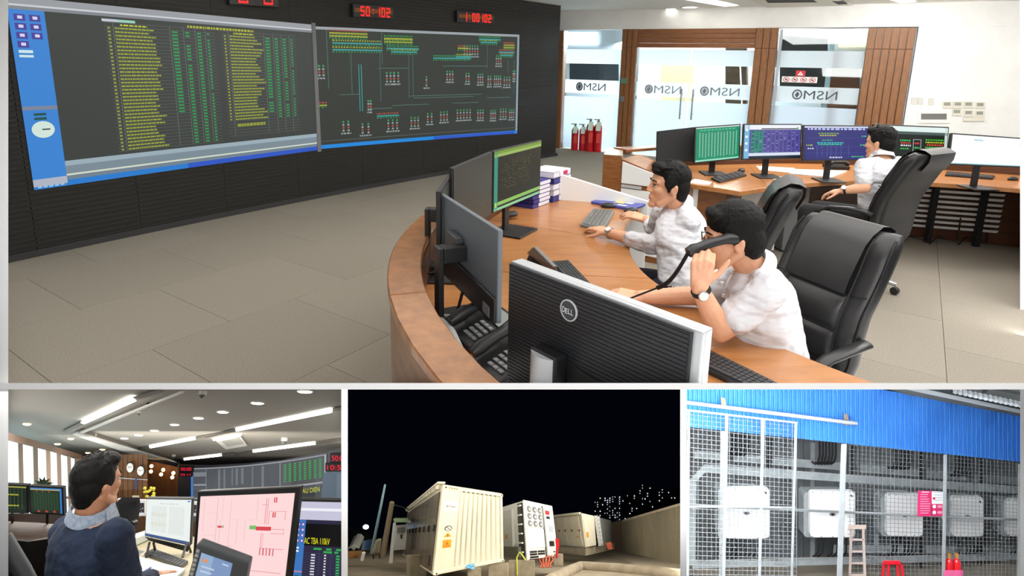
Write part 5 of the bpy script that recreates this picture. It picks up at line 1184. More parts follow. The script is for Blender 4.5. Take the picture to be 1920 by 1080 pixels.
for k, (x, y, r, lb) in enumerate(((50.8, 794.5, 6.5, 'warm ceiling spotlight nearest the left edge'), (133, 822, 5, 'warm ceiling spotlight above the window end'), (108, 832, 5, 'warm ceiling spotlight close over the windows'), (192, 842.5, 4.5, 'warm ceiling spotlight above the head of the man'), (165, 848.6, 4, 'farthest warm ceiling spotlight by the windows'))):
    p = cpt(x, y, .105); R_ = r * (p - CAM).dot(FW) / FPX; mb = MB(); mb.lathe(p, -NH, [(R_, 0), (R_, .02), (R_ * .6, .04)], 16); o = mb.build('spotlight', warm); tag(o, lb, 'spotlight', 'warm spotlights of the hall')
for k, (x, y, r, m_, lb) in enumerate(((381, 740, 7, white2, 'white dome camera at the top of the hall ceiling'), (280, 760, 4.5, blk, 'black dome camera on the hall ceiling'), (262, 775, 3.5, ivory, 'small sprinkler head on the hall ceiling'), (177, 818, 4.5, white2, 'white smoke detector by the cove edge'), (326, 856, 3.5, white2, 'white smoke detector near the wood wall'), (534, 827, 6, white2, 'white dome camera beside the linear lamp'))):
    p = cpt(x, y - r, .0); R_ = r * (p - CAM).dot(FW) / FPX; t = thing('ceiling_sensor', lb, 'sensor', p, 'sensors on the hall ceiling'); mb = MB(); mb.lathe(p, -NH, [(R_, 0), (R_, R_ * .8), (R_ * .9, R_)], 16); mb.build('base', m_, t, smooth=40); mb = MB(); mb.ell(p - NH * R_, (RX * R_ * .8, FW * R_ * .8, NH * R_ * .8)); mb.build('dome', mat('dome_grey', (90, 92, 96), .2), t, smooth=True)
t = thing('air_vent', 'square ceiling air cassette of the hall', 'air vent', cpt(435, 828))
mb = MB(); mb.slab([cpt(406, 826, .01), cpt(450, 815, .01), cpt(464, 834, .01), cpt(424, 841, .01)], -NH * .04); mb.build('frame', white2, t)
mb = MB(); mb.slab([cpt(415, 827, .055), cpt(447, 819.5, .055), cpt(456, 832, .055), cpt(427, 837, .055)], -NH * .01); mb.build('grille', mat('vent_grey', (176, 174, 168), .6), t)
# floor and back walls
mb = MB(); mb.slab([dpt(-60, 985, 1.15), dpt(720, 985, 1.15), dpt(760, 1400, 1.15), dpt(-300, 1400, 1.15)], -NH * .05); o = mb.build('floor', mat('hall_floor', (70, 62, 56), .7)); tag(o, 'dark floor of the lower left hall', None, None, 'structure')
hallwood = mat('hall_wood', (124, 84, 48), .45, wood=(2.2, (92, 58, 32)), stretch=(4, .4, .4)); hallwood2 = mat('hall_wood_far', (130, 82, 46), .5, wood=(1.6, (100, 60, 32)), stretch=(5, .3, .3))
def iq(x0, y0, x1, y1, d): return [at(x0, y0, d), at(x1, y0, d), at(x1, y1, d), at(x0, y1, d)]
def pslab(name, pts, d, th, m_, parent=None, **kw):
    mb = MB(); q = [at(x, y, dd) for (x, y), dd in zip(pts, d if isinstance(d, (list, tuple)) else [d] * len(pts))]; rd = sum((p - CAM for p in q), V()).normalized(); mb.prism(q, rd * th); return mb.build(name, m_, parent, **kw)
o = pslab('wall_hall_far', ((270, 862), (345, 878), (345, 1000), (270, 1000)), 30, .3, hallwood2); tag(o, 'far wood panelled wall of the hall', None, None, 'structure')
wc = thing('wall_hall_wood', 'wood panelled column wall with two clocks', None, at(240, 950, 24), kind='structure')
for k in range(8):
    x0 = 203 + k * 9.2; pslab('board', ((x0 + .3, 852), (x0 + 8.9, 852), (x0 + 8.9, 1000), (x0 + .3, 1000)), 24, .15, hallwood, wc)
pslab('trim', ((203, 894), (277, 899), (277, 900.5), (203, 895.5)), 23.95, .03, silver, wc)
for k, (x, y, lb) in enumerate(((245, 876, 'left round white wall clock on the wood column'), (264.7, 882, 'right round white wall clock on the wood column'))):
    p = at(x, y, 23.9); t = thing('wall_clock', lb, 'clock', p, 'wall clocks of the hall'); mb = MB(); mb.ell(p, (RX * .16, UP * .22, FW * .05), seg=24); mb.build('rim', blk, t, smooth=True)
    mb = MB(); R0 = [p - FW * .055 + RX * .13 * math.cos(2 * math.pi * i / 24) + UP * .185 * math.sin(2 * math.pi * i / 24) for i in range(24)]; mb.prism(R0, FW * .02); mb.build('dial', wht, t)
    for a in (.6, 2.4): mb = MB(); d_ = RX * math.cos(a) + UP * math.sin(a); c_ = p - FW * .06; sd_ = FW.cross(d_) * .008; mb.slab([c_ - sd_, c_ + sd_, c_ + sd_ + d_ * .1, c_ - sd_ + d_ * .1], -FW * .004); mb.build('hand', blk, t)
o = pslab('wall_banner', ((253.5, 896), (256.5, 896), (256.5, 918), (253.5, 918)), 23.8, .02, mat('banner_blue', (40, 70, 130), .6)); tag(o, 'narrow blue banner below the clocks', 'banner')
for k, (x, y) in enumerate(((284, 874), (283, 884), (306, 881), (302, 889.5), (325, 887), (323, 895))):
    p = at(x, y, 29.6); mb = MB(); mb.ell(p, (RX * .09, UP * .09, FW * .05)); o = mb.build('spotlight', warm, smooth=True); tag(o, 'small warm lamp over the far wood wall, %s from the left' % order[k], 'spotlight', 'warm lamps over the far wood wall')
# windows with wooden fins on the left
wl = thing('window_6', 'bright window band with upright wooden fins', None, at(80, 940, 18), kind='structure')
def wl_d(x): return 13 + (x - 10) * .075
pane_m = mat('hall_window_light', (208, 232, 238), .3, emit=.95); fin_m = mat('fin_wood', (128, 100, 82), .5)
for a, b in ((-4, 34), (34, 62), (62, 86), (86, 106), (106, 124), (124, 140)): 
    t0 = lambda x: 822 + (x - 15) * .305
    pslab('pane', ((a, t0(a)), (b, t0(b)), (b, 990), (a, 990)), [wl_d(a), wl_d(b), wl_d(b), wl_d(a)], .05, pane_m, wl)
for x, w_ in ((38, 9), (66, 9), (90, 8.5), (110, 8), (129, 7), (146, 12)):
    yt = 810 + (x - 15) * .31; pslab('fin', ((x - w_ / 2, yt), (x + w_ / 2, yt + 2), (x + w_ / 2 + 4, 990), (x - w_ / 2 + 4, 990)), wl_d(x) - .35, .06, fin_m, wl)
pslab('head_rail', ((0, 806), (155, 853), (155, 862), (0, 822)), [wl_d(0) - .2, wl_d(155) - .2, wl_d(155) - .2, wl_d(0) - .2], .1, fin_m, wl); pslab('sill_rail', ((0, 926), (160, 932), (160, 936), (0, 932)), [wl_d(0) - .2, wl_d(155) - .2, wl_d(155) - .2, wl_d(0) - .2], .1, fin_m, wl)
# curved display wall at the back right
dw = thing('wall_hall_display', 'dark curved display wall at the back of the hall', None, at(480, 960, 27), kind='structure')
tops = [(333, 871, 30), (396, 872, 29), (460, 869, 27.5), (526, 863, 26), (609, 848, 23.5), (660, 834, 22)]
dkw2 = mat('hall_display_dark', (62, 64, 72), .5)
for a, b in zip(tops, tops[1:]): pslab('display_panel', ((a[0] + .15, a[1]), (b[0] - .15, b[1]), (b[0] - .15, 1010), (a[0] + .15, 1010)), [a[2], b[2], b[2], a[2]], .3, dkw2, dw)
def dwd(x):
    for a, b in zip(tops, tops[1:]):
        if x <= b[0]: return a[2] + (b[2] - a[2]) * (x - a[0]) / (b[0] - a[0])
    return 22
t = thing('video_screen', 'grey video screen with green figures at the back of the hall', 'screen', at(480, 950, 26))
sk = Sketch(lambda u, v, e: at(358 + 254 * u, (878 - 5 * u - 22 * u * u) + (100 + 5 * u + 10 * u * u) * v, dwd(358 + 254 * u) - .03 - e * 12), 12)
sk.rect(0, 0, 1, 1, (78, 82, 88), 1); sk.rect(0, 0, .015, 1, (70, 120, 190), 2); sk.rect(.02, .08, .11, .16, (120, 126, 132), 2); sk.rect(.02, .3, .11, .33, (140, 146, 152), 2); sk.rect(.11, 0, .114, 1, (130, 136, 140), 2); sk.rect(.02, .55, .11, .58, (140, 146, 152), 2)
for u in (.2, .24, .3, .33, .37, .45, .52): sk.rect(u, .04, u + rs.uniform(.005, .02), rs.uniform(.3, .6), (108, 114, 118), 2)
sk.rect(.655, 0, .66, 1, (150, 154, 160), 3); sk.rect(.985, 0, 1, 1, (160, 164, 170), 3); sk.rect(.655, .44, 1, .47, (150, 154, 160), 3); sk.rect(0, 0, 1, .02, (150, 154, 160), 3)
for c in range(8):
    for r in range(9): sk.rect(.685 + c * .037, .06 + r * .036, .705 + c * .037, .082 + r * .036, (52, 150, 76), 4)
sk.text('HAU DIEN', .8, .52, .95, .60, (196, 200, 70), 5)
for c in range(4):
    for r in range(4): sk.rect(.82 + c * .04, .72 + r * .07, .84 + c * .04, .75 + r * .07, (60, 150, 70) if c else (170, 60, 60), 4)
sk.build('picture', screen, t)
for k, (x0, y0, x1, y1, lb, tx) in enumerate(((338, 875, 360, 884, 'upper red digital clock at the left of the display wall', '00:00'), (338, 887, 358, 893, 'lower red digital clock at the left of the display wall', '02-11'), (621, 852, 650, 866, 'upper red digital clock at the right of the display wall', '50:02'), (612, 870, 650, 883, 'lower red digital clock at the right of the display wall', '10:50'))):
    d = dwd(min(x1, 640)) - .25; q = iq(x0, y0, x1, y1, d); t = thing('led_clock', lb, 'clock', q[3], 'red clocks of the hall'); mb = MB(); mb.slab([at(x0 - 2, y0 - 1, d + .01), at(x1 + 2, y0 - 1, d + .01), at(x1 + 2, y1 + 1, d + .01), at(x0 - 2, y1 + 1, d + .01)], FW * .1); mb.build('case', blk, t)
    sk = Sketch(flat(q)); sk.text(tx, .04, .15, .96, .85, (255, 40, 70), 4); sk.build('digits', screen, t)
t = thing('equipment_cabinet', 'blue grey cabinet below the right red clocks', 'cabinet', at(625, 940, 21)); pslab('body', ((606, 886), (660, 884), (660, 960), (600, 960)), 20.5, .8, mat('cabinet_blue', (66, 80, 96), .5), t); pslab('door', ((632, 888), (656, 886), (656, 958), (630, 958)), 20.48, .02, mat('cabinet_blue2', (78, 92, 108), .5), t)
# far desk with monitors, left
lw_ = mat('hall_desk_wood', (112, 78, 56), .5, wood=(2, (92, 62, 44)))
t = thing('long_desk', 'polished wooden desk at the left of the hall', 'desk', at(70, 1000, 8))
pslab('worktop', ((-10, 976), (70, 980), (132, 985), (118, 1003), (53, 1014), (-10, 1006)), [8.6, 8.6, 8.6, 7.6, 7.4, 7.6], .06, lw_, t)
pslab('front_panel', ((-10, 1008), (53, 1016), (116, 1006), (112, 1100), (-10, 1100)), [7.7, 7.55, 7.75, 7.75, 7.7], .1, mat('hall_desk_dark', (36, 30, 26), .5), t)
pslab('back_panel', ((-10, 962), (130, 964), (130, 986), (-10, 984)), 9.2, .1, mat('hall_desk_brown', (66, 46, 34), .5), t)
pslab('side_panel', ((98, 1008), (122, 1004), (124, 1080), (112, 1100)), [7.5, 7.8, 7.8, 7.5], .05, mat('pale_grey', (200, 205, 202), .6), t)
o = pslab('paper_stack', ((94, 1000), (112, 993), (122, 996), (120, 1000), (98, 1003)), [7.4, 7.7, 7.7, 7.5, 7.3], .05, wht); tag(o, 'white papers lying on the left hall desk', 'paper')
def s_dark1(s):
    s.rect(0, 0, 1, 1, (30, 40, 34), 1); s.rect(0, 0, 1, .06, (150, 150, 80), 2)
    for v in (.3, .72): s.dashes(0, v, .75, .05, (170, 170, 50), 3, .1, .02, rs)
    for k in range(60): u = rs.uniform(0, .9); s.rect(u, rs.uniform(.1, .9), u + .02, rs.uniform(.1, .9) * 0 + .0 + rs.uniform(.1, .9), (60, 90, 60), 2) if False else None
    for c in range(7):
        for r in range(10): s.rect(.05 + c * .13, .12 + r * .08, .09 + c * .13, .15 + r * .08, (86, 110, 76), 2)
def s_dark2(s):
    s.rect(0, 0, 1, 1, (36, 52, 40), 1); s.rect(0, 0, 1, .05, (70, 130, 200), 2); s.rect(0, .05, .94, .09, (170, 170, 110), 2); s.rect(.94, 0, 1, 1, (60, 120, 190), 2)
    for c in range(9):
        for r in range(16): s.rect(.1 + c * .09, .18 + r * .045, .16 + c * .09, .195 + r * .045, (64, 96, 66), 2)
    for u in (.2, .4, .6): s.disc(u, .14, .025, .025, (190, 60, 50), 3)
    for u in (.25, .5, .75): s.disc(u, .93, .05, .04, (180, 60, 60), 3)
for q, fn, lb in (((( -8, 907), (52, 910), (53, 963), (-8, 962)), s_dark1, 'monitor cut off at the left edge of the hall desk'), (((54, 911), (118, 914), (120, 966), (56, 963)), s_dark2, 'monitor with green rows and a blue edge on the left hall desk')):
    q3 = [at(x, y, 8.4) for x, y in q]; t = thing('monitor', lb, 'monitor', at(q[3][0] + 20, 985, 8.4), 'monitors on the left hall desk'); mon_parts(t, q3, -FW, blk, thick=.06, bez=.02, fn=fn, neck=False); x = (q[2][0] + q[3][0]) / 2; pslab('stand_neck', ((x - 2, 962), (x + 3, 962), (x + 3, 983), (x - 2, 983)), 8.5, .03, blk, t)
# plant behind the monitor
t = thing('potted_plant', 'green leafy plant behind the left hall monitors', 'plant', at(82, 915, 9)); leafm = mat('leaf_green', (70, 92, 56), .5)
pslab('pot', ((72, 913), (92, 913), (90, 925), (74, 925)), 9.0, .1, wht, t)
for k in range(12):
    a = math.pi * (k + .5) / 12; b0 = at(81, 913, 9.0 + .02 * (k % 3)); tip = b0 + (RX * math.cos(a) * .16 + UP * math.sin(a) * .15) * (.8 + .3 * (k % 2)); mid = b0.lerp(tip, .5) + UP * .02; w_ = FW.cross(tip - b0).normalized() * .022
    mb = MB(); k0 = mb.pts([b0, mid - w_, tip, mid + w_, mid + FW * .01]); mb.face([k0, k0 + 1, k0 + 4]); mb.face([k0 + 1, k0 + 2, k0 + 4]); mb.face([k0 + 2, k0 + 3, k0 + 4]); mb.face([k0 + 3, k0, k0 + 4]); mb.build('leaf', leafm, t)
# things in the middle distance: far counter, small monitors, flowers
o = pslab('counter', ((196, 970), (272, 972), (372, 978), (372, 1015), (196, 1015)), 14.0, .6, mat('counter_brown', (96, 66, 44), .5)); tag(o, 'brown counter behind the black hall chair', 'counter')
def s_mix(s):
    s.rect(0, 0, 1, 1, (50, 44, 52), 1); s.rect(0, 0, 1, .12, (220, 220, 226), 2); s.rect(0, .8, 1, 1, (214, 216, 222), 2)
    for k in range(24): u = rs.uniform(0, .9); v = rs.uniform(.15, .75); s.rect(u, v, u + .08, v + .05, rs.choice(((190, 60, 70), (200, 200, 210), (70, 150, 90))), 3)
for q, lb in (((220, 936, 248, 970), 'small far monitor left of the black hall chair back'), ((250, 938, 272, 968), 'small far monitor right of the black hall chair'), ((358, 942, 371, 968), 'small far monitor peeking between the large monitors')):
    q3 = iq(*q, 13.5); t = thing('monitor', lb, 'monitor', q3[3], 'small far monitors of the hall'); mon_parts(t, q3, -FW, wht, thick=.05, bez=.02, fn=s_mix, neck=False)
t = thing('flower_pot', 'yellow green plant before the far wood wall', 'plant', at(280, 940, 20))
pslab('pot', ((274, 930), (286, 930), (284, 944), (276, 944)), 20, .2, dark_wood, t)
for k in range(26):
    p = at(280 + rs.uniform(-9, 9), 925 + rs.uniform(-11, 7), 20 + rs.uniform(-.2, .2)); mb = MB(); mb.ell(p, (RX * .06, UP * .05, FW * .02), seg=6, rings=4); mb.build('leaf', mat('leaf_yellow', (150, 140, 40), .6), t)
o = pslab('name_plate', ((248, 929), (261, 929), (261, 934), (248, 934)), 13.4, .05, mat('plate_cream', (220, 214, 190), .6)); tag(o, 'cream name plate standing behind the hall chair', 'name plate')
# black chair in the middle
t = thing('office_chair', 'black high backed chair standing free in the hall', 'chair', at(232, 1020, 7.2))
mb = MB(); R0 = []
for y, xa, xb, dd in ((938, 222, 254, 7.35), (943, 219, 256, 7.3), (960, 216, 256, 7.25), (985, 211, 251, 7.15), (1003, 212, 247, 7.1), (1010, 216, 242, 7.1)):
    a, b = at(xa, y, dd), at(xb, y, dd); R0.append([a, a.lerp(b, .25) - FW * .04, a.lerp(b, .75) - FW * .04, b, b + FW * .07, a + FW * .07])
mb.loft(R0); mb.build('backrest', mat('chair_dark', (26, 27, 32), .55), t, smooth=50)
mb = MB(); mb.tube([at(232, 1008, 7.1), at(232, 1030, 7.1)], .03, 8); mb.build('gas_column', steel, t)
for dx in (-16, 0, 17): mb = MB(); mb.tube([at(232, 1020, 7.1), at(232 + dx, 1033, 6.9)], .025, 8); mb.build('base_arm', silver, t)
for s_ in (0, 1): mb = MB(); mb.tube([at(216 + 38 * s_, 978, 7.1), at(206 + 40 * s_, 980, 6.9), at(207 + 40 * s_, 1000, 7.0)], .025, 8); mb.build('armrest', blk, t)
# near desk
t = thing('desk', 'pale desk carrying the notebook, keyboard and large monitors', 'desk', dpt(350, 1075))
dpale = mat('pale_desk', (206, 214, 208), .4); mb = MB(); q = [dpt(215, 1035), dpt(275, 1008), dpt(700, 1000), dpt(760, 1180), dpt(180, 1180)]; mb.prism(q, -NH * .04); mb.build('worktop', mat('desk_khaki', (176, 164, 130), .5), t)
mb = MB(); q = [dpt(218, 1028), dpt(270, 1008), dpt(282, 1012), dpt(230, 1036)]; mb.slab([p + NH * .005 for p in q], NH * .06); mb.build('raised_edge', dpale, t, bevel=.005)
# document monitor
def s_doc(s):
    s.rect(0, 0, 1, 1, (232, 238, 236), 1); s.rect(0, .93, 1, 1, (70, 90, 140), 2); s.rect(.92, .02, .98, .05, (80, 130, 220), 3)
    s.dashes(.3, .1, .75, .015, (190, 196, 190), 2, .08, .03, rs)
    for x0 in (.12, .52):
        for r in range(30):
            v = .18 + r * .022; c = (206, 210, 204); 
            if 7 < r < 12 or 18 < r < 23: c = (186, 190, 150) if x0 < .3 else c
            s.dashes(x0, v, x0 + .34, .009, c, 2, .05, .012, rs)
q3 = [at(*p, 4.2) for p in ((274, 934), (361, 935), (357, 1024), (271, 1005))]
t = thing('monitor', 'slim monitor showing a white text document', 'monitor', dpt(315, 1040), 'large monitors of the hall'); mon_parts(t, q3, -FW, blk, thick=.03, bez=.006, fn=s_doc, neck=False)
pslab('speaker_bar', ((271, 1006), (357, 1025), (352, 1035), (280, 1014)), 4.18, .05, blk, t)
for xa, xb in ((280, 274), (350, 342)): mb = MB(); mb.tube([at(xa, 1018, 4.15), dpt(xb, 1046)], .008, 8); mb.build('stand_leg', blk, t)
for xa, xb in ((288, 292), (352, 358)): mb = MB(); mb.tube([at(xa, 1018, 4.2), dpt(xb, 1036)], .008, 8); mb.build('stand_leg', blk, t)
# keyboard on the near desk
t = thing('keyboard', 'black keyboard in front of the document monitor', 'keyboard', dpt(310, 1050)); q = [dpt(286, 1033), dpt(352, 1058), dpt(338, 1068), dpt(270, 1042)]
mb = MB(); mb.slab(q, NH * .015); mb.build('case', blk, t); mb = MB()
for r in range(5):
    for c in range(15): k = [bil(q, (c + .1) / 15, (r + .12) / 5), bil(q, (c + .9) / 15, (r + .12) / 5), bil(q, (c + .9) / 15, (r + .88) / 5), bil(q, (c + .1) / 15, (r + .88) / 5)]; mb.slab([p + NH * .015 for p in k], NH * .004)
mb.build('keys', keym, t, kind='stuff')
# notebook and pen
t = thing('notebook', 'open white notebook on the near hall desk', 'notebook', dpt(260, 1070))
for nm, ps in (('left_page', ((222, 1050), (252, 1040), (299, 1054), (258, 1072))), ('right_page', ((258, 1072), (299, 1054), (348, 1066), (318, 1092), (262, 1092)))):
    mb = MB(); mb.prism([dpt(x, y, HD - .02) for x, y in ps], -NH * .018); mb.build(nm, mat('notebook_paper', (212, 228, 228), .7), t, bevel=.003)
mb = MB(); mb.tube([dpt(258, 1079, HD - .03), dpt(282, 1065, HD - .03)], .006, 8); o = mb.build('pen', mat('pen_blue', (50, 60, 150), .4)); tag(o, 'blue pen lying on the open notebook', 'pen')
o = pslab('phone_pad', ((236, 1039), (262, 1031), (272, 1034), (258, 1042)), [3.9, 4.0, 4.0, 3.9], .02, gry); tag(o, 'flat grey device behind the notebook', 'device')
# pink monitor
def s_pink(s):
    s.rect(0, 0, 1, 1, (250, 214, 214), 1)
    P_, G_, R2, K_ = (214, 150, 178), (130, 190, 120), (216, 70, 80), (200, 170, 180)
    for u0, v0, u1, v1 in ((.06, .22, .2, .222), (.2, .03, .204, .6), (.2, .62, .24, .624), (.26, .02, .262, .3), (.345, .05, .348, .7), (.24, .3, .243, .62), (.24, .62, .4, .625), (.36, .3, .43, .302), (.43, .3, .433, .6), (.52, .3, .6, .302), (.515, .3, .518, .55), (.63, .05, .633, .3), (.05, .5, .2, .502), (.05, .03, .053, .45), (.1, .75, .3, .752)): s.rect(u0, v0, u1, v1, K_, 2)
    for u0, v0, u1, v1 in ((.72, .05, .726, .35), (.74, .05, .745, .35), (.68, .12, .74, .125), (.76, .2, .94, .205), (.76, .2, .765, .35), (.93, .2, .935, .3), (.7, .45, .706, .62), (.72, .45, .724, .62), (.8, .4, .93, .405), (.8, .45, .93, .455), (.7, .62, .95, .626), (.55, .88, .95, .886), (.93, .4, .934, .46)): s.rect(u0, v0, u1, v1, (224, 130, 144), 3)
    s.rect(.64, .375, .80, .42, R2, 4); s.rect(.57, .365, .64, .41, (120, 190, 110), 4); s.rect(.22, .375, .27, .40, R2, 4); s.rect(.275, .37, .29, .40, G_, 4)
    for k in range(5): s.rect(.70 + k * .035, .62, .712 + k * .035, .70, R2 if k % 2 else (200, 110, 130), 4)
    for u in (.80, .82): s.rect(u, .04, u + .012, .1, R2, 4); s.rect(u + .0, .21, u + .012, .27, R2, 4)
    s.rect(.33, .93, .45, .97, (190, 210, 170), 3)
q3 = [at(*p, d) for p, d in (((370, 921), 2.95), ((563, 912), 2.8), ((540, 1110), 2.72), ((358, 1085), 2.87))]
t = thing('monitor', 'large black framed monitor with a pink network drawing', 'monitor', at(450, 1100, 2.85), 'large monitors of the hall'); nn_ = (q3[1] - q3[0]).cross(q3[3] - q3[0]).normalized(); nn_ = nn_ if nn_.dot(FW) < 0 else -nn_
mon_parts(t, q3, nn_, blk, thick=.03, bez=.024, fn=s_pink, neck=False)
# right monitor
def s_tab(s0):
    class Q: pass
    s = Q(); k_ = .64; s.rect = lambda a, b, c, d, col, l=1: s0.rect(a * k_ if a < .99 else a, b, c * k_ if c < .99 else c, d, col, l); s.text = lambda tx, a, b, c, d, col, l: s0.text(tx, a * k_, b, c * k_, d, col, l); s.dashes = lambda a, b, c, h, col, l, da, g, r: s0.dashes(a * k_, b, c * k_, h, col, l, da, g, r); s.disc = lambda u, v, ru, rv, col, l: s0.disc(u * k_, v, ru * k_, rv, col, l)
    s.rect(0, 0, 1, 1, (44, 42, 66), 1); s.rect(0, 0, 1, .2, (196, 194, 214), 2); s.rect(0, .07, 1, .1, (236, 236, 244), 3); s.rect(0, .2, .2, 1, (60, 116, 186), 2); s.rect(.2, .24, 1, .48, (14, 14, 18), 3)
    s.text('AC TBA 110kV', .2, .39, .72, .46, (226, 222, 40), 5)
    for k in range(8): s.rect(.03 + .09 * (k % 2), .23 + .06 * (k // 2), .09 + .09 * (k % 2), .27 + .06 * (k // 2), (110, 90, 170), 3); s.rect(.045 + .09 * (k % 2), .24 + .06 * (k // 2), .075 + .09 * (k % 2), .26 + .06 * (k // 2), (236, 236, 250), 4)
    for k in range(2): s.rect(.03, .50 + k * .035, .1, .52 + k * .035, (230, 240, 250), 3)
    s.rect(0, .76, .2, .775, (190, 130, 150), 3)
    for v in (.81, .86): s.rect(.06, v, .15, v + .03, (20, 90, 70), 3)
    s.disc(.1, .955, .085, .055, (206, 222, 216), 3)
    s.dashes(.4, .5, .95, .02, (50, 170, 80), 4, .12, .06, rs); s.dashes(.6, .53, .9, .02, (50, 170, 80), 4, .1, .03, rs)
    for r in range(15):
        v = .57 + r * .03; s.rect(.2, v - .008, 1, v - .006, (86, 84, 120), 3); s.rect(.36, v, .44, v + .013, (226, 226, 236), 4); s.rect(.62, v, .66, v + .013, (226, 226, 236), 4); s.rect(.86 - (r > 8) * .06, v, .93 - (r > 8) * .06, v + .016, (50, 180, 90), 4)
    for u in (.52, .75): s.rect(u, .5, u + .004, 1, (90, 90, 130), 3)
q3 = [at(*p, d) for p, d in (((558, 937), 2.95), ((700, 940), 2.9), ((700, 1125), 2.85), ((541, 1112), 2.9))]
t = thing('monitor', 'monitor with a blue side bar and a number table', 'monitor', at(600, 1110, 2.9), 'large monitors of the hall'); mon_parts(t, q3, -FW, blk, thick=.03, bez=.006, fn=s_tab, neck=False)
# console telephone
t = thing('desk_phone', 'grey console telephone with a blue screen before the pink monitor', 'telephone', at(400, 1090, 2.6)); q3 = [at(*p, 2.6) for p in ((369, 1019), (466, 1055), (452, 1130), (345, 1105))]; cgr = mat('console_grey', (86, 92, 98), .45)
mb = MB(); mb.slab(q3, FW * .05); mb.build('body', cgr, t, bevel=.008)
q4 = [bil(q3, .13, .14), bil(q3, .72, .14), bil(q3, .72, 1), bil(q3, .13, 1)]
sk = Sketch(lambda u, v, e: bil(q4, u, v) - FW * (.001 + e)); sk.rect(0, 0, 1, 1, (126, 150, 190), 1); sk.rect(.08, .12, .26, .2, (214, 150, 110), 2); sk.rect(.0, .0, .4, 1, (146, 172, 204), 1.5); sk.rect(.1, .3, .5, .34, (190, 205, 225), 2); sk.rect(.1, .42, .45, .46, (190, 205, 225), 2); sk.rect(.7, .08, .9, .12, (190, 205, 225), 2); sk.build('display', screen, t)
for k in range(9): a, b = .03, .09; v = .1 + k * .1; mb = MB(); mb.slab([bil(q3, a, v), bil(q3, b, v), bil(q3, b, v + .06), bil(q3, a, v + .06)], -FW * .006); mb.build('key', silver, t)
for k in range(3): v = .42 + k * .2; mb = MB(); mb.slab([bil(q3, .78, v), bil(q3, .9, v), bil(q3, .9, v + .08), bil(q3, .78, v + .08)], -FW * .006); mb.build('key', silver, t)
# chair back in the lower left corner
t = thing('office_chair', 'dark ribbed chair back in the lower left corner', 'chair', at(20, 1100, 3))
for k in range(4):
    mb = MB(); x = k * 8; mb.tube([at(8 - 2 * k + x * .5, 1006 + 14 * k, 3.0), at(22 + x * .6, 1030 + 12 * k, 3.0), at(46 + x * .4, 1070 + 6 * k, 3.0), at(62 + x * .3, 1110, 3.0)], .032, 8); mb.build('slat', mat('chair_grey', (52, 54, 58), .55), t, smooth=60)
mb = MB(); mb.prism([at(x, y, 3.04) for x, y in ((4, 1012), (26, 1040), (60, 1100), (4, 1110))], FW * .05); mb.build('backrest', mat('chair_grey2', (36, 37, 41), .6), t)
# --- man seen from behind
def ortho2(f, u): f = V(f).normalized(); l = V(u).cross(f).normalized(); return f, l, f.cross(l)
DM = 2.8; hc = at(182, 907, DM)
t = thing('person', 'man in a navy sweater seen from behind at the lower left desk', 'person', at(165, 1150, DM), 'seated men')
f, l, u = ortho2(RX * .34 + FW * .94 - UP * .06, UP); bf, bl2, bu = ortho2(RX * .55 + FW * .83, UP)
B = Fig(); KH = 1.0; P = B.head(hc, f, l, u, KH)
nb = at(170, 966, DM - .01); hip = at(166, 1190, DM - .1); cz = nb - hip
B.cap(nb, P(-.02, 0, -.06), .068, .062)
shL = at(126, 998, DM + .1); shR = at(214, 1006, DM - .16)
tor = [(tr(0), .19, .13), (tr(.3), .19, .13), (tr(.6), .2, .13), (tr(.78), .2, .12), (tr(.9), .15, .095), (tr(1.0), .08, .07)]
B.torso(tor, bl2, bf)
elR = at(238, 1112, DM - .12); wrR = at(292, 1082, DM + .2); elL = at(150, 1100, DM + .25); wrL = at(224, 1082, DM + .32)
B.chain([shR, shR.lerp(elR, .5), elR], [.062, .056, .047]); B.chain([elR, elR.lerp(wrR, .4), wrR], [.046, .044, .031]); B.chain([shL, elL], [.06, .047]); B.chain([elL, wrL], [.046, .031])
B.hand(wrR, at(330, 1068, DM + .34) - wrR, NH, -1, curl=(18, 30, 24), sc=1.1); B.hand(wrL, at(246, 1072, DM + .4) - wrL, NH, 1, curl=(18, 30, 24), sc=1.1)
setmesh('body', remesh(B.mb, .005, 5), skin_m2, t, smooth=True); face_bits(t, P, f, l, u, KH)
mb = MB(); E = lambda x, y, z, a, b, d_: mb.ell(P(x, y, z), (f * a * KH, l * b * KH, u * d_ * KH), seg=20, rings=13)
E(-.02, 0, .06, .1, .083, .082); E(-.052, 0, .01, .062, .077, .085); E(-.064, 0, -.045, .036, .055, .045); E(.045, 0, .098, .05, .068, .034)
for sd in (-1, 1): E(.0, sd * .073, .035, .035, .012, .045)
for i in range(60):
    a = rs.uniform(0, 2 * math.pi); e = rs.uniform(.4, 1.4); p = (-.02 + .1 * math.cos(a) * math.cos(e), .083 * math.sin(a) * math.cos(e), .06 + .082 * math.sin(e)); mb.tube([P(*p), P(p[0] + .012, p[1], p[2] + .014)], [.006 * KH, .002 * KH], 6)
setmesh('hair', remesh(mb, .0055, 3, (.02, .004)), hair_m, t, smooth=True)
S_ = Fig(); S_.torso([(c, w_ + .02, d_ + .02) for c, w_, d_ in tor[:-1]] + [(tr(.97), .095, .085)], bl2, bf)
for sh, el, wr in ((shR, elR, wrR), (shL, elL, wrL)): S_.cap(sh, el, .08, .066); S_.cap(el, el.lerp(wr, .8), .066, .048)
setmesh('sweater', remesh(S_.mb, .008, 6, (.06, .02)), mat('navy_sweater', (36, 50, 76), .9, var=(60, (28, 40, 62)), bump=(160, .4, .004)), t, smooth=True)
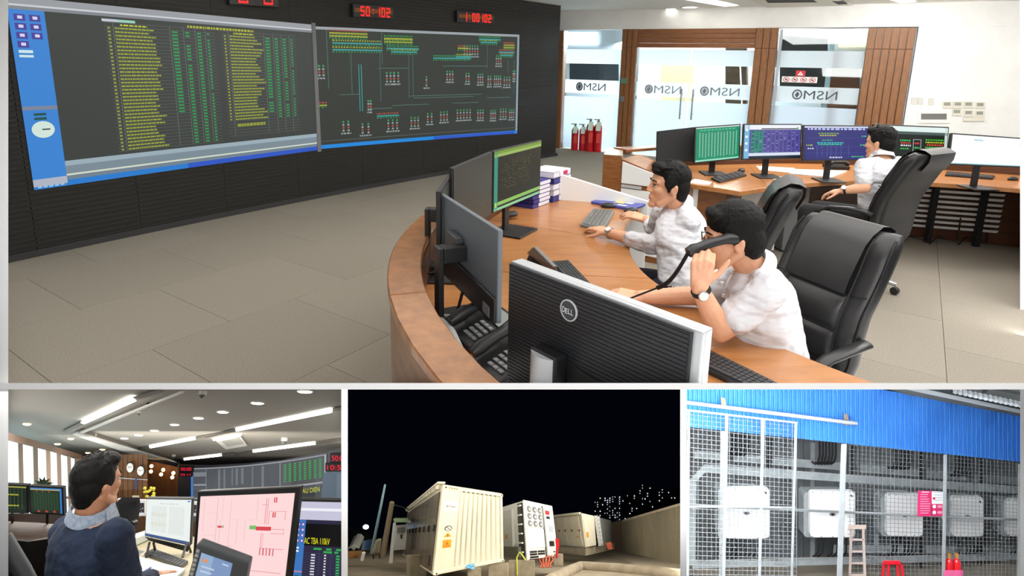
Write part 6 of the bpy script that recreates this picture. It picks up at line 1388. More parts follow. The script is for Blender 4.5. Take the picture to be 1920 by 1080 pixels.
collar(t, nb.lerp(P(-.02, 0, -.06), .08), P(-.02, 0, -.06) - nb, bf, bl2, .078, mat('striped_collar', (196, 208, 222), .8, wood=(60, (150, 166, 190))), .05)
# =================================================================== BATTERY YARD AT NIGHT (lower middle scene)
PANEL[0] = 'night'
NG = hplane(990); HG = 1.75
def gpt(x, y, hh=HG): r = ray(x, y); return CAM + r * (-hh / r.dot(NG))
conc = mat('yard_concrete', (176, 164, 144), .9, var=(1.2, (150, 138, 118)), bump=(20, .4, .02)); conc2 = mat('block_concrete', (168, 158, 138), .9, var=(3, (136, 126, 108)), bump=(30, .5, .02))
cont = mat('container_cream', (226, 222, 204), .45, var=(.6, (216, 211, 192))); cont_w = mat('container_white', (232, 234, 234), .45); cont_shade = mat('container_door_shade', (104, 90, 70), .22, metal=.35)  # shade of the long side is put into the dark door colour
mb = MB(); mb.slab([gpt(560, 1006), gpt(1360, 1006), gpt(1500, 1300), gpt(420, 1300)], -NG * .2); o = mb.build('floor', conc); tag(o, 'pale concrete ground of the night yard', None, None, 'structure')
o = None
class Face:
    """Flat-ish face from four pixel corners with depths; pt(u, v, n) with n outwards."""
    def __init__(s, c): s.q = [at(x, y, d) for x, y, d in c]; n = (s.q[1] - s.q[0]).cross(s.q[3] - s.q[0]).normalized(); s.n = n if n.dot(CAM - s.q[0]) > 0 else -n
    def pt(s, u, v, n=0): return bil(s.q, u, v) + s.n * n
    def slab(s, mb, u0, v0, u1, v1, n0, n1): mb.slab([s.pt(u0, v0, n0), s.pt(u1, v0, n0), s.pt(u1, v1, n0), s.pt(u0, v1, n0)], s.n * (n1 - n0)); return mb
    def part(s, name, u0, v0, u1, v1, n0, n1, m_, t, **kw): return s.slab(MB(), u0, v0, u1, v1, n0, n1).build(name, m_, t, **kw)
orange = mat('label_orange', (232, 150, 30), .5); yell = mat('label_yellow', (226, 170, 40), .5)
# --- nearest container: lit end wall, long side coloured dark for its shade
A = [(830, 908, 20.0), (940, 925, 21.6), (942.5, 1051, 21.6), (811, 1077, 20.0)]; SD = [(765, 957, 33), (829, 909, 20.0), (811, 1077, 20.0), (755, 1040, 33)]
t = thing('battery_container', 'large cream container nearest in the night yard with ribbed end wall', 'container', at(870, 1080, 20.5), 'battery containers')
E_, S2 = Face(A), Face(SD)
back = [at(768, 960, 34), at(862, 950, 34), at(862, 1040, 34), at(760, 1042, 34)]
mb = MB(); mb.hexa([E_.q[3], E_.q[2], E_.q[2] + (S2.q[3] - S2.q[2]), S2.q[3], E_.q[0], E_.q[1], E_.q[1] + (S2.q[0] - S2.q[1]), S2.q[0]]); mb.build('core', cont, t)
for k in range(9):
    u0 = .285 + k * .076; mb = MB(); mb.hexa([E_.pt(u0, .985, 0), E_.pt(u0 + .060, .985, 0), E_.pt(u0 + .048, .985, .05), E_.pt(u0 + .010, .985, .05), E_.pt(u0, .055, 0), E_.pt(u0 + .060, .055, 0), E_.pt(u0 + .048, .055, .05), E_.pt(u0 + .010, .055, .05)]); mb.build('rib', cont, t)
    if k < 8: E_.part('vent_slot', u0 + .052, .045, u0 + .078, .055, .0, .02, blk, t)
E_.part('corner_panel', .0, .03, .27, .97, 0, .055, cont, t, bevel=.01); E_.part('top_rail', -.005, -.002, 1.0, .038, 0, .07, cont, t, bevel=.015); E_.part('bottom_rail', -.005, .955, 1.0, 1.0, 0, .07, cont, t, bevel=.015); E_.part('corner_post', .965, 0, 1.0, 1, 0, .07, cont, t, bevel=.015)
for u, v in ((.01, .0), (.955, .0), (.01, .965), (.955, .965)): E_.part('corner_casting', u, v, u + .05, v + .035, .06, .09, cont, t, bevel=.01); E_.part('casting_hole', u + .015, v + .008, u + .035, v + .026, .088, .094, blk, t)
for k in range(7): E_.part('hazard_mark', .09 + k * .02, .012, .10 + k * .02, .028, .068, .074, yell if k % 2 else blk, t)
E_.part('name_board', .03, .175, .255, .275, .056, .07, mat('board_white', (244, 242, 232), .5), t)
sk = Sketch(lambda u, v, e: E_.pt(.03 + .225 * u, .175 + .1 * v, .072 + e * 8)); sk.text('BK Power', .2, .36, .82, .66, (60, 62, 70), 1); sk.build('name_lettering', printed, t)
sk = Sketch(lambda u, v, e: E_.pt(.08 + .14 * u, .45 + .26 * v, .058 + e * 8))
sk.disc(.42, .12, .4, .12, (60, 60, 70), 1); sk.disc(.42, .12, .31, .092, (232, 228, 214), 2); sk.poly([(.15, .05), (.2, .03), (.7, .19), (.65, .21)], (60, 60, 70), 3)
sk.poly([(.42, .3), (.85, .5), (.0, .5)], (222, 160, 40), 1); sk.rect(.38, .38, .46, .46, (60, 50, 20), 2); sk.rect(.38, .47, .46, .49, (60, 50, 20), 2)
sk.rect(-.02, .62, .86, .98, (236, 152, 36), 1); sk.poly([(.42, .68), (.6, .84), (.24, .84)], (190, 110, 20), 2); sk.rect(.1, .88, .75, .92, (190, 110, 20), 2); sk.build('warning_labels', printed, t)
for k in range(8):
    u0 = .02 + k * .12; S2.part('door', u0, .07, u0 + .115, .97, 0, .04, cont_shade, t); S2.part('door_handle', u0 + .095, .44, u0 + .108, .52, .04, .09, blk, t)
for k in range(14): S2.part('roof_bracket', .01 + k * .07, -.03, .05 + k * .07, .03, -.02, .12, cont, t)
S2.part('roof_lip', -.01, -.035, 1.0, -.015, -.1, .16, cont, t); S2.part('latch_plate', .9, .8, .94, .92, .04, .06, blk, t)
for k, (x0, x1, y0, d) in enumerate(((762, 800, 1040, 24), (876, 902, 1064, 20.9), (915, 954, 1055, 21.6))):
    a = [at(x0, y0, d), at(x1, y0, d), at(x1, 1110, d), at(x0, 1110, d)]; mb = MB(); mb.slab(a, ray((x0 + x1) / 2, 1080).normalized() * 1.6); o = mb.build('concrete_block', conc2, bevel=.03, bseg=1); tag(o, ('dark concrete block under the long side of the nearest container', 'concrete block under the middle of the nearest container', 'concrete block under the right end of the nearest container')[k], 'block', 'concrete blocks under the containers')
mb = MB(); 
for k in range(9): mb.ell(at(882 + rs.uniform(-7, 7), 1062 + rs.uniform(-3, 4), 20.4), (RX * .06, UP * .05, FW * .05), seg=8, rings=6)
o = setmesh('plastic_bag', remesh(mb, .012, 2, (.05, .05)), mat('bag_blue', (110, 180, 230), .4), None, smooth=True); tag(o, 'crumpled light blue plastic bag under the nearest container', 'plastic bag')
# --- second container with fans
A = [(980.5, 939, 24.0), (1033, 950, 25.2), (1044, 1043, 25.2), (987, 1049, 24.0)]; SD = [(941, 951, 29), (980, 939, 24.0), (986, 1049, 24.0), (942, 1044, 29)]
t = thing('inverter_container', 'white container with nine round fans and red cables', 'container', at(1000, 1060, 24.5), 'battery containers')
E_, S2 = Face(A), Face(SD)
mb = MB(); mb.hexa([E_.q[3], E_.q[2], E_.q[2] + (S2.q[3] - S2.q[2]), S2.q[3], E_.q[0], E_.q[1], E_.q[1] + (S2.q[0] - S2.q[1]), S2.q[0]]); mb.build('core', cont_w, t)
E_.part('fan_panel', .06, .05, .62, .43, 0, .06, cont_w, t, bevel=.01); E_.part('lower_panel', .06, .45, .62, .80, 0, .05, cont_w, t, bevel=.01); E_.part('door', .68, .04, .97, .97, 0, .06, cont_w, t, bevel=.01); E_.part('door_gap', .635, .02, .655, .98, 0, .03, blk, t)
for r in range(3):
    for c in range(3):
        p = E_.pt(.15 + c * .185, .115 + r * .125, .062); hr = E_.q[1] - E_.q[0]; hr = hr.normalized() * .12; vr = (E_.q[0] - E_.q[3]).normalized() * .125
        mb = MB(); mb.prism([p + hr * math.cos(2 * math.pi * i / 20) + vr * math.sin(2 * math.pi * i / 20) for i in range(20)], E_.n * .03); fo = mb.build('fan', mat('fan_grey', (120, 124, 128), .5), t)
        mb = MB(); mb.prism([p + E_.n * .03 + hr * .42 * math.cos(2 * math.pi * i / 14) + vr * .42 * math.sin(2 * math.pi * i / 14) for i in range(14)], E_.n * .02); mb.build('hub', cont_w, fo)
for k in range(2):
    for j in range(2): E_.part('vent_slot', .12 + j * .26, .86 + k * .045, .34 + j * .26, .89 + k * .045, 0, .03, blk, t)
E_.part('vent_slot', .12, .955, .38, .985, 0, .03, blk, t)
for u0, v0, u1, v1, m_, nm in ((.72, .09, .86, .17, mat('red_unit', (170, 40, 40), .5), 'red_unit'), (.74, .2, .86, .25, blk, 'cable_port'), (.8, .38, .94, .5, mat('screen_grey', (170, 184, 196), .4), 'display'), (.76, .68, .92, .78, blk, 'cable_port'), (.86, .88, .93, .90, blk, 'latch')): E_.part(nm, u0, v0, u1, v1, .06, .08, m_, t)
E_.part('corner_post', -.01, -.02, .05, 1.02, 0, .07, cont_w, t, bevel=.02); E_.part('corner_post', .955, -.02, 1.01, 1.02, 0, .07, cont_w, t, bevel=.02); E_.part('top_rail', 0, -.02, 1, .025, 0, .07, cont_w, t, bevel=.02)
S2.part('shutter', .22, .1, .62, .84, 0, .12, mat('shutter_grey', (206, 208, 206), .5), t); S2.part('door', .03, .12, .2, .88, 0, .05, cont_w, t); S2.part('end_frame', .82, .03, .98, .97, 0, .06, blk, t)
for k in range(6): S2.part('frame_bar', .80, .06 + k * .16, .99, .085 + k * .16, .05, .12, cont_w, t)
S2.part('warning_label', .30, .55, .40, .64, .12, .13, orange, t); S2.part('lower_cover', .1, .78, .9, .98, .0, .2, mat('cover_grey', (120, 118, 108), .7), t)
for k, (x0, x1, y0, y1, d) in enumerate(((953, 1003, 1050, 1082, 23.8), (1038, 1056, 1038, 1062, 25.0))):
    mb = MB(); mb.slab([at(x0, y0, d), at(x1, y0, d), at(x1, y1, d), at(x0, y1, d)], ray((x0 + x1) / 2, y1).normalized() * 1.5); o = mb.build('concrete_block', conc2, bevel=.03, bseg=1); tag(o, ('concrete block under the left end of the fan container', 'concrete block under the right end of the fan container')[k], 'block', 'concrete blocks under the containers')
redc = mat('cable_red', (196, 92, 66), .6)
for k in range(6):
    x = 1014 + k * 4; mb = MB(); mb.tube([at(x, 1042, 24.8), at(x - 3 + (k % 3) * 3, 1050, 24.6), at(x + 2 - k, 1058, 24.5), at(x - 2 + 2 * (k % 2), 1064, 24.4)], .035, 6); o = mb.build('power_cable', redc, smooth=60); tag(o, 'red power cable hanging under the fan container, %s from the left' % order[k], 'cable', 'red cables under the fan container')
t = thing('extinguisher_post', 'red fire post beside the fan container', 'post', at(1045, 1045, 24.8)); mb = MB(); mb.tube([at(1044, 1045, 24.8), at(1045, 1014, 24.8)], .05, 8); mb.build('post', redp, t); pslab('plate', ((1041, 1010), (1048, 1010), (1049, 1028), (1043, 1028)), 24.75, .05, redp, t)
mb = MB(); mb.tube([at(970, 1078, 23.2), at(969, 1045, 23.4), at(974, 1035, 23.5), at(980, 1042, 23.5), at(985, 1050, 23.5)], .03, 6); o = mb.build('hose', mat('hose_yellow', (190, 200, 60), .5), smooth=60); tag(o, 'yellow hose beside the fan container', 'hose')
# --- third container
A = [(1090, 962, 31), (1113, 967, 33), (1117, 1023, 33), (1098, 1027, 31)]; SD = [(1034, 968, 38), (1089, 962, 31), (1098, 1027, 31), (1046, 1023, 38)]
t = thing('battery_container', 'cream container farther back with a row of orange triangles', 'container', at(1080, 1030, 32), 'battery containers'); E_, S2 = Face(A), Face(SD)
mb = MB(); mb.hexa([E_.q[3], E_.q[2], E_.q[2] + (S2.q[3] - S2.q[2]), S2.q[3], E_.q[0], E_.q[1], E_.q[1] + (S2.q[0] - S2.q[1]), S2.q[0]]); mb.build('core', cont, t)
for k in range(4): S2.part('door', .03 + k * .23, .07, .245 + k * .23, .95, 0, .05, cont, t); S2.part('warning_label', .16 + k * .23, .46, .2 + k * .23, .51, .05, .06, orange, t); S2.part('door_handle', .232 + k * .23, .45, .242 + k * .23, .52, .05, .09, blk, t)
S2.part('warning_plate', .82, .65, .87, .70, .05, .06, orange, t); S2.part('roof_lip', 0, -.03, 1, .02, 0, .1, cont, t); E_.part('end_panel', .05, .04, .95, .97, 0, .06, cont, t); E_.part('warning_label', .12, .55, .3, .7, .06, .07, orange, t)
t = thing('battery_container', 'dim ribbed container beyond the cream container', 'container', at(1130, 1030, 38), 'battery containers'); A = [(1114, 968, 34), (1146, 976, 44), (1150, 1018, 44), (1122, 1024, 34)]; E_ = Face(A); mb = MB(); mb.slab(E_.q, ray(1130, 1000).normalized() * 4); mb.build('core', mat('container_grey', (160, 162, 160), .5), t)
for k in range(7): E_.part('frame_bar', .0, .06 + k * .14, .14, .10 + k * .14, 0, .1, cont_w, t)
for u in (.0, .14): E_.part('frame_post', u, -.02, u + .03, 1, 0, .12, cont_w, t)
for k, ps in enumerate((((1046, 1024), (1098, 1028), (1098, 1042), (1044, 1036)), ((1098, 1028), (1152, 1018), (1152, 1030), (1098, 1042)))):
    o = pslab('plinth', ps, [36, 30.8, 30.8, 36] if k == 0 else [30.8, 42, 42, 30.8], .5, conc2); tag(o, ('concrete plinth under the farther cream container', 'concrete plinth under the dim ribbed container')[k], 'plinth', 'container plinths')
o = pslab('cable_bundle', ((1136, 1018), (1146, 1016), (1149, 1030), (1140, 1030)), 33, .3, redc); tag(o, 'orange cable bundle at the end of the far plinth', 'cable')
# --- boundary wall, kerb
t = thing('wall_yard', 'grey concrete boundary wall at the right of the night yard', None, at(1220, 1040, 26), kind='structure'); wm = mat('yard_wall', (120, 112, 92), .9, var=(.5, (96, 90, 72)), bump=(6, .5, .05))
pslab('wall_face', ((1166, 978), (1300, 940), (1300, 1062), (1166, 1034)), [40, 21, 21, 40], .3, wm, t); pslab('coping', ((1166, 975), (1300, 936), (1300, 941), (1166, 979)), [39.9, 20.9, 20.9, 39.9], .4, conc2, t)
o = pslab('gate', ((1146, 980), (1167, 976), (1167, 1034), (1150, 1032)), 42, .2, mat('gate_brown', (58, 46, 34), .7)); tag(o, 'brown gate between the containers and the boundary wall', 'gate')
t = thing('kerb', 'rounded concrete kerb crossing the yard floor', 'kerb', gpt(1100, 1062))
mb = MB(); mb.tube([gpt(1030, 1090, HG - .12), gpt(1060, 1074, HG - .12), gpt(1088, 1062, HG - .12)], .22, 8); mb.build('kerb_stone', conc, t, smooth=60); mb = MB(); mb.tube([gpt(1088, 1062, HG - .12), gpt(1150, 1066, HG - .12), gpt(1220, 1072, HG - .12), gpt(1300, 1082, HG - .12)], .22, 8); mb.build('kerb_stone', conc, t, smooth=60)
# --- city towers with lit windows
tw = mat('tower_dark', (8, 9, 14), .8); lit = mat('tower_window', (220, 228, 240), .5, emit=1.3)
def tower(label, x0, x1, y0, y1, d, nx, ny, p, seed):
    r_ = random.Random(seed); t = thing('apartment_tower', label, 'building', at((x0 + x1) / 2, y1, d), 'distant apartment towers'); pslab('walls', ((x0, y0), (x1, y0), (x1, y1), (x0, y1)), d, 12, tw, t)
    w_, h_ = (x1 - x0) / nx, (y1 - y0) / ny
    for i in range(nx):
        for j in range(ny):
            if r_.random() < p: x, y = x0 + (i + .3) * w_, y0 + (j + .3) * h_; s_ = r_.uniform(.9, 1.7); pslab('window', ((x, y), (x + s_, y), (x + s_, y + s_ * 1.2), (x, y + s_ * 1.2)), d - .2, .1, lit, t)
tower('distant tower left of the gap with dense lit windows', 1114, 1146, 932, 985, 140, 7, 13, .42, 2); tower('distant slim tower beside the dense lit one', 1147, 1164, 930, 985, 130, 4, 13, .4, 4); tower('distant tower in the middle of the skyline', 1166, 1196, 918, 975, 160, 7, 12, .13, 6); tower('tall distant tower with few lit windows', 1198, 1226, 908, 968, 150, 6, 12, .14, 8); tower('distant tower at the right end of the skyline', 1228, 1280, 916, 962, 170, 9, 9, .10, 11)
# --- left side: mast, pole, cabinets
mb = MB(); mb.tube([at(697, 1037, 30), at(700, 1020, 30), at(722, 909, 30)], [.09, .08, .05], 8); o = mb.build('mast', mat('mast_bluelit', (150, 190, 205), .4), smooth=60); tag(o, 'slim leaning light mast at the left of the yard', 'mast')  # blue light falling on the mast is put into its colour
mb = MB(); mb.tube([at(718, 1040, 27), at(735, 942, 27)], [.14, .11], 10); o = mb.build('utility_pole', mat('pole_wood', (120, 106, 84), .8), smooth=60); tag(o, 'thick leaning pole behind the nearest container', 'pole')
mb = MB(); mb.tube([at(735, 946, 27), at(752, 950, 28), at(766, 955, 32)], .03, 6); o = mb.build('overhead_wire', blk_soft, smooth=60); tag(o, 'wire running from the thick pole to the container', 'wire')
t = thing('power_cabinet', 'white power cabinet under a small green roof', 'cabinet', at(752, 1030, 28)); pslab('body', ((741, 985), (764, 983), (760, 1030), (739, 1032)), 28, 1, cont_w, t); pslab('display', ((745, 990), (760, 989), (759, 999), (744, 1000)), 27.95, .05, mat('cab_grey', (140, 146, 150), .5), t); pslab('handle', ((751, 1002), (754, 1002), (754, 1010), (751, 1010)), 27.95, .05, blk, t)
t = thing('shelter', 'small shelter with a green corrugated roof left of the container', 'shelter', at(740, 1040, 27.5)); 
for k in range(5): x = 742 + k * 5.2; mb = MB(); mb.tube([at(x, 976, 27), at(x + 1, 974, 30)], .085, 8); mb.build('roof_corrugation', mat('roof_green', (120, 150, 110), .5), t, smooth=60)
pslab('post', ((737, 980), (743, 978), (736, 1056), (729, 1056)), 27.4, .15, cont_w, t); pslab('rail', ((738, 972), (770, 976), (770, 980), (738, 977)), 27.2, .1, cont_w, t)
o = pslab('yellow_conduit', ((724, 985), (729, 983), (721, 1020), (718, 1020)), 27, .15, mat('conduit_yellow', (170, 150, 60), .5)); tag(o, 'yellow conduit beside the thick pole', 'conduit')
t = thing('equipment_box', 'rounded pale box on legs left of the thick pole', 'box', at(705, 1044, 29)); pslab('body', ((704, 1012), (716, 1008), (712, 1038), (696, 1040)), 29, .8, mat('box_pale', (176, 168, 148), .6), t, bevel=.1); 
for x in (699, 711): pslab('leg', ((x, 1038), (x + 2, 1038), (x + 2, 1048), (x, 1048)), 29.1, .1, blk, t)
t = thing('tool_cabinet', 'blue fronted cabinet beside the light mast', 'cabinet', at(688, 1030, 31)); pslab('body', ((680, 1014), (698, 1011), (695, 1030), (677, 1032)), 31, .8, mat('cab_dim', (110, 120, 130), .6), t); pslab('blue_panel', ((686, 1014), (694, 1013), (692, 1028), (684, 1029)), 30.95, .05, mat('panel_blue', (40, 96, 160), .5), t)
o = pslab('timber_box', ((640, 1034), (678, 1032), (676, 1046), (640, 1048)), 31, .6, mat('timber', (164, 122, 74), .7)); tag(o, 'flat timber box at the left edge of the yard', 'box')
mb = MB(); mb.tube([at(679, 1050, 29), at(682, 1036, 29)], .09, 10); o = mb.build('white_pipe', wht, smooth=60); tag(o, 'short white pipe standing before the timber box', 'pipe')
t = thing('white_car', 'small white car parked far at the left edge', 'car', at(664, 1034, 45)); mb = MB(); mb.prism([at(x, y, 45) for x, y in ((652, 1032), (653, 1028), (657, 1026), (660, 1023), (667, 1023), (670, 1026), (673, 1028), (673, 1032))], FW * 1.6); mb.build('body', wht, t, bevel=.05)
for x in (657, 669): mb = MB(); mb.lathe(at(x, 1032, 44.95), FW, [(.16, 0), (.16, .2)], 12); mb.build('wheel', blk, t)
mb = MB(); mb.ell(at(686, 988, 70), (RX * .35, UP * .25, FW * .2)); o = mb.build('street_lamp', mat('street_glow', (190, 225, 255), .5, emit=8), smooth=True); tag(o, 'distant glowing street lamp in the dark', 'lamp')
t = thing('tree', 'dark tree mass under the distant street lamp', 'tree', at(672, 1025, 60)); trm = mat('night_leaf', (20, 30, 34), .9); mb = MB()
for k in range(40): mb.ell(at(668 + rs.uniform(-26, 20), 1008 + rs.uniform(-12, 14), 60 + rs.uniform(-1, 1)), (RX * .5, UP * .4, FW * .4), seg=8, rings=6)
setmesh('crown', remesh(mb, .12, 2, (.3, .5)), trm, t, smooth=True); mb = MB(); mb.tube([at(668, 1040, 60), at(668, 1015, 60)], .2, 8); mb.build('trunk', trm, t)
# =================================================================== INVERTER SHED (lower right scene)
PANEL[0] = 'shed'
galv = mat('galvanised', (170, 178, 182), .42, metal=.25, var=(4, (150, 158, 162))); galv_l = mat('galvanised_light', (172, 178, 182), .4, metal=.2, var=(6, (156, 162, 166)))
blue = mat('blue_cladding', (66, 136, 214), .45, var=(.8, (56, 122, 202))); invw = mat('inverter_white', (240, 241, 242), .35); wire_m = mat('mesh_wire', (150, 156, 160), .4, metal=.3); dark_int = mat('shed_steel', (128, 134, 138), .6); cab = mat('cable_black', (24, 24, 26), .6)
# back of the shed
bw = thing('wall_shed', 'grey corrugated back wall of the shed', None, at(1600, 1070, 18), kind='structure')
for k in range(32):
    x = 1270 + k * 21; mb = MB(); mb.prism([at(x, 760, 18), at(x + 10, 760, 17.9), at(x + 20.6, 760, 18), at(x + 20.6, 1200, 18), at(x + 10, 1200, 17.9), at(x, 1200, 18)] if False else [at(x, 770, 18), at(x + 20.6, 770, 18), at(x + 20.6, 1200, 18), at(x, 1200, 18)], FW * .06); mb.build('sheet', dark_int, bw)
    mb = MB(); mb.slab([at(x + 6, 770, 17.95), at(x + 14, 770, 17.95), at(x + 14, 1200, 17.95), at(x + 6, 1200, 17.95)], FW * .05); mb.build('sheet_rib', dark_int, bw)
o = pslab('floor', ((1250, 1052), (1960, 1030), (2000, 1200), (1250, 1200)), [16.5, 17.8, 15, 12.6], .1, mat('shed_floor', (150, 140, 126), .8)); tag(o, 'dusty floor of the inverter shed', None, None, 'structure')
def X_d(x): return 14.0 + (x - 1290) / 620 * 2.2       # facade recedes to the right
def LY(x, y0, y1): return y0 + (y1 - y0) * (x - 1288) / (1912 - 1288)
# blue corrugated cladding
t = thing('cladding', 'bright blue corrugated cladding above the inverters', 'cladding', at(1600, 850, 14.5))
n = 78
for k in range(n):
    x0 = 1272 + k * 8.4; x1 = x0 + 8.4; d0, d1 = X_d(x0) - .9, X_d(x1) - .9; ta, tb = 700, 700
    def top(x): return 700 if x < 1640 else 728 + (x - 1640) * .185
    def bot(x): return LY(x, 800, 866)
    xm0, xm1 = x0 + 2.6, x0 + 5.2
    for (xa, xb, off) in ((x0, xm0, 0), (xm0, xm1, -.035), (xm1, x1, 0)):
        pass
    mb = MB(); R0 = []
    prof = [(x0, 0), (x0 + 2.0, 0), (x0 + 3.0, .05), (x0 + 5.4, .05), (x0 + 6.4, 0), (x1, 0)]
    ring_t = [at(x, top(x), X_d(x) - .9 - o_) for x, o_ in prof]; ring_b = [at(x, bot(x), X_d(x) - .9 - o_) for x, o_ in prof]
    mb.loft([[p for p in ring_t] + [p + FW * .03 for p in ring_t[::-1]], [p for p in ring_b] + [p + FW * .03 for p in ring_b[::-1]]]); mb.build('corrugated_sheet', blue, t)
t = thing('roof_edge', 'grey shed roof edge sloping above the cladding', 'roof', at(1800, 745, 15)); pslab('eaves', ((1640, 722), (1740, 722), (1940, 766), (1940, 786), (1700, 740)), [13.2, 13.6, 14.4, 14.4, 13.4], .5, mat('eaves_dark', (72, 76, 80), .6), t); pslab('gutter', ((1668, 724), (1700, 722), (1940, 774), (1940, 781)), [13.1, 13.2, 14.2, 14.2], .3, mat('gutter_grey', (150, 156, 160), .5), t)
for k in range(14): x = 1790 + k * 9.5; y = 727 + (x - 1780) * .21; mb = MB(); mb.tube([at(x, y, 13.8), at(x + 1, y + 7, 13.7)], .05, 6); mb.build('sheet_edge', mat('sheet_white', (196, 202, 206), .5), t)
o = pslab('sky_wall', ((1750, 716), (1960, 716), (1960, 770), (1750, 728)), 17, .2, mat('far_white_wall', (222, 228, 232), .7)); tag(o, 'pale wall of a building seen above the roof edge', 'wall')
mb = MB(); mb.tube([at(1852, 724, 16), at(1838, 748, 16)], .04, 8); mb.tube([at(1852, 726, 16), at(1930, 742, 16)], .04, 8); o = mb.build('roof_frame', galv, smooth=60); tag(o, 'grey pipe frame above the shed roof', 'frame')
# sliding rail pipe
t = thing('door_track', 'galvanised sliding door track pipe on the blue cladding', 'track', at(1450, 780, 13)); mb = MB(); mb.tube([at(1270, 752.5, 12.85), at(1606, 794, 13.9)], .045, 12); mb.build('pipe', galv_l, t, smooth=60)
for x, y in ((1356, 752), (1586, 783)): pslab('bracket', ((x - 4, y - 8), (x + 3, y - 6), (x + 8, y + 14), (x - 4, y + 14)), X_d(x) - 1.1, .06, mat('rust_bracket', (120, 110, 96), .6), t)
# posts
def post(x0, x1, y0, y1, d, lb, lean=0): o = pslab('steel_post', ((x0, y0), (x1, y0), (x1 - lean, y1), (x0 - lean, y1)), d, .12, galv_l, bevel=.01, bseg=1); tag(o, lb, 'post', 'shed posts')
post(1577, 1588, 832, 1130, 13.8, 'galvanised post between the second and third inverters', 10); post(1769, 1776, 852, 1130, 14.6, 'galvanised post right of the red notice', 4); post(1351, 1360, 808, 1130, 13.2, 'galvanised post in front of the first inverter', 4); post(1909, 1916, 870, 1130, 15.4, 'galvanised post at the right edge of the shed', 2)
# horizontal cable trays and rails
def rail(ps, d, th, lb, name='cable_tray'):
    t = thing(name, lb, 'cable tray', at(*ps[0], d[0]), 'cable trays'); pslab('channel', ps, d, th, galv, t); a = [(x, y - 1.5) for x, y in ps[:2]] + [(x, y + .5) for x, y in ps[1::-1]]; 
    pslab('lip', a, [d[0] - .05, d[1] - .05, d[1] - .05, d[0] - .05], .05, galv_l, t); return t
for k, (xa, xb, lb) in enumerate(((1302, 1362, 'upper cable tray at the left of the shed'), (1376, 1436, 'upper cable tray above the first inverter'), (1446, 1578, 'upper cable tray above the second inverter'), (1612, 1722, 'upper cable tray above the third inverter'), (1738, 1812, 'upper cable tray above the fourth inverter'), (1826, 1916, 'upper cable tray at the right of the shed'))):
    f_ = lambda x: 846 + (x - 1302) * .083; rail(((xa, f_(xa)), (xb, f_(xb)), (xb, f_(xb) + 13), (xa, f_(xa) + 14)), [X_d(xa) + 1.2, X_d(xb) + 1.2, X_d(xb) + 1.2, X_d(xa) + 1.2], .15, lb)
f_ = lambda x: 872 + (x - 1320) * .071
rail(((1320, f_(1320)), (1920, f_(1920)), (1920, f_(1920) + 12), (1320, f_(1320) + 14)), [X_d(1320) + .5, X_d(1920) + .5, X_d(1920) + .5, X_d(1320) + .5], .15, 'long cable tray running across the shed above the inverters')
t = thing('cable_tray', 'bent cable tray rising at the left end of the shed', 'cable tray', at(1296, 940, 14)); pslab('bend', ((1320, 872), (1322, 886), (1306, 902), (1290, 902)), 14.5, .15, galv, t); pslab('riser', ((1290, 902), (1306, 902), (1304, 1060), (1290, 1060)), 14.5, .15, galv, t)
f_ = lambda x: 1052 + (x - 1300) * -.022
rail(((1298, f_(1298)), (1920, f_(1920)), (1920, f_(1920) + 11), (1298, f_(1298) + 14)), [X_d(1298) + .5, X_d(1920) + .5, X_d(1920) + .5, X_d(1298) + .5], .15, 'long cable tray running below the inverters')
f_ = lambda x: 946 + (x - 1290) * .045
rail(((1286, f_(1286)), (1920, f_(1920)), (1920, f_(1920) + 3), (1286, f_(1286) + 4)), [X_d(1286) + .0, X_d(1920) + .0, X_d(1920), X_d(1286)], .05, 'thin horizontal rail behind the mesh at inverter height', 'support_rail')
f_ = lambda x: 1020 + (x - 1290) * .01
rail(((1560, f_(1560)), (1920, f_(1920)), (1920, f_(1920) + 13), (1560, f_(1560) + 14)), [X_d(1560) + 1.0, X_d(1920) + 1.0, X_d(1920) + 1, X_d(1560) + 1], .1, 'pale plate rail behind the lower inverter cables', 'support_rail')
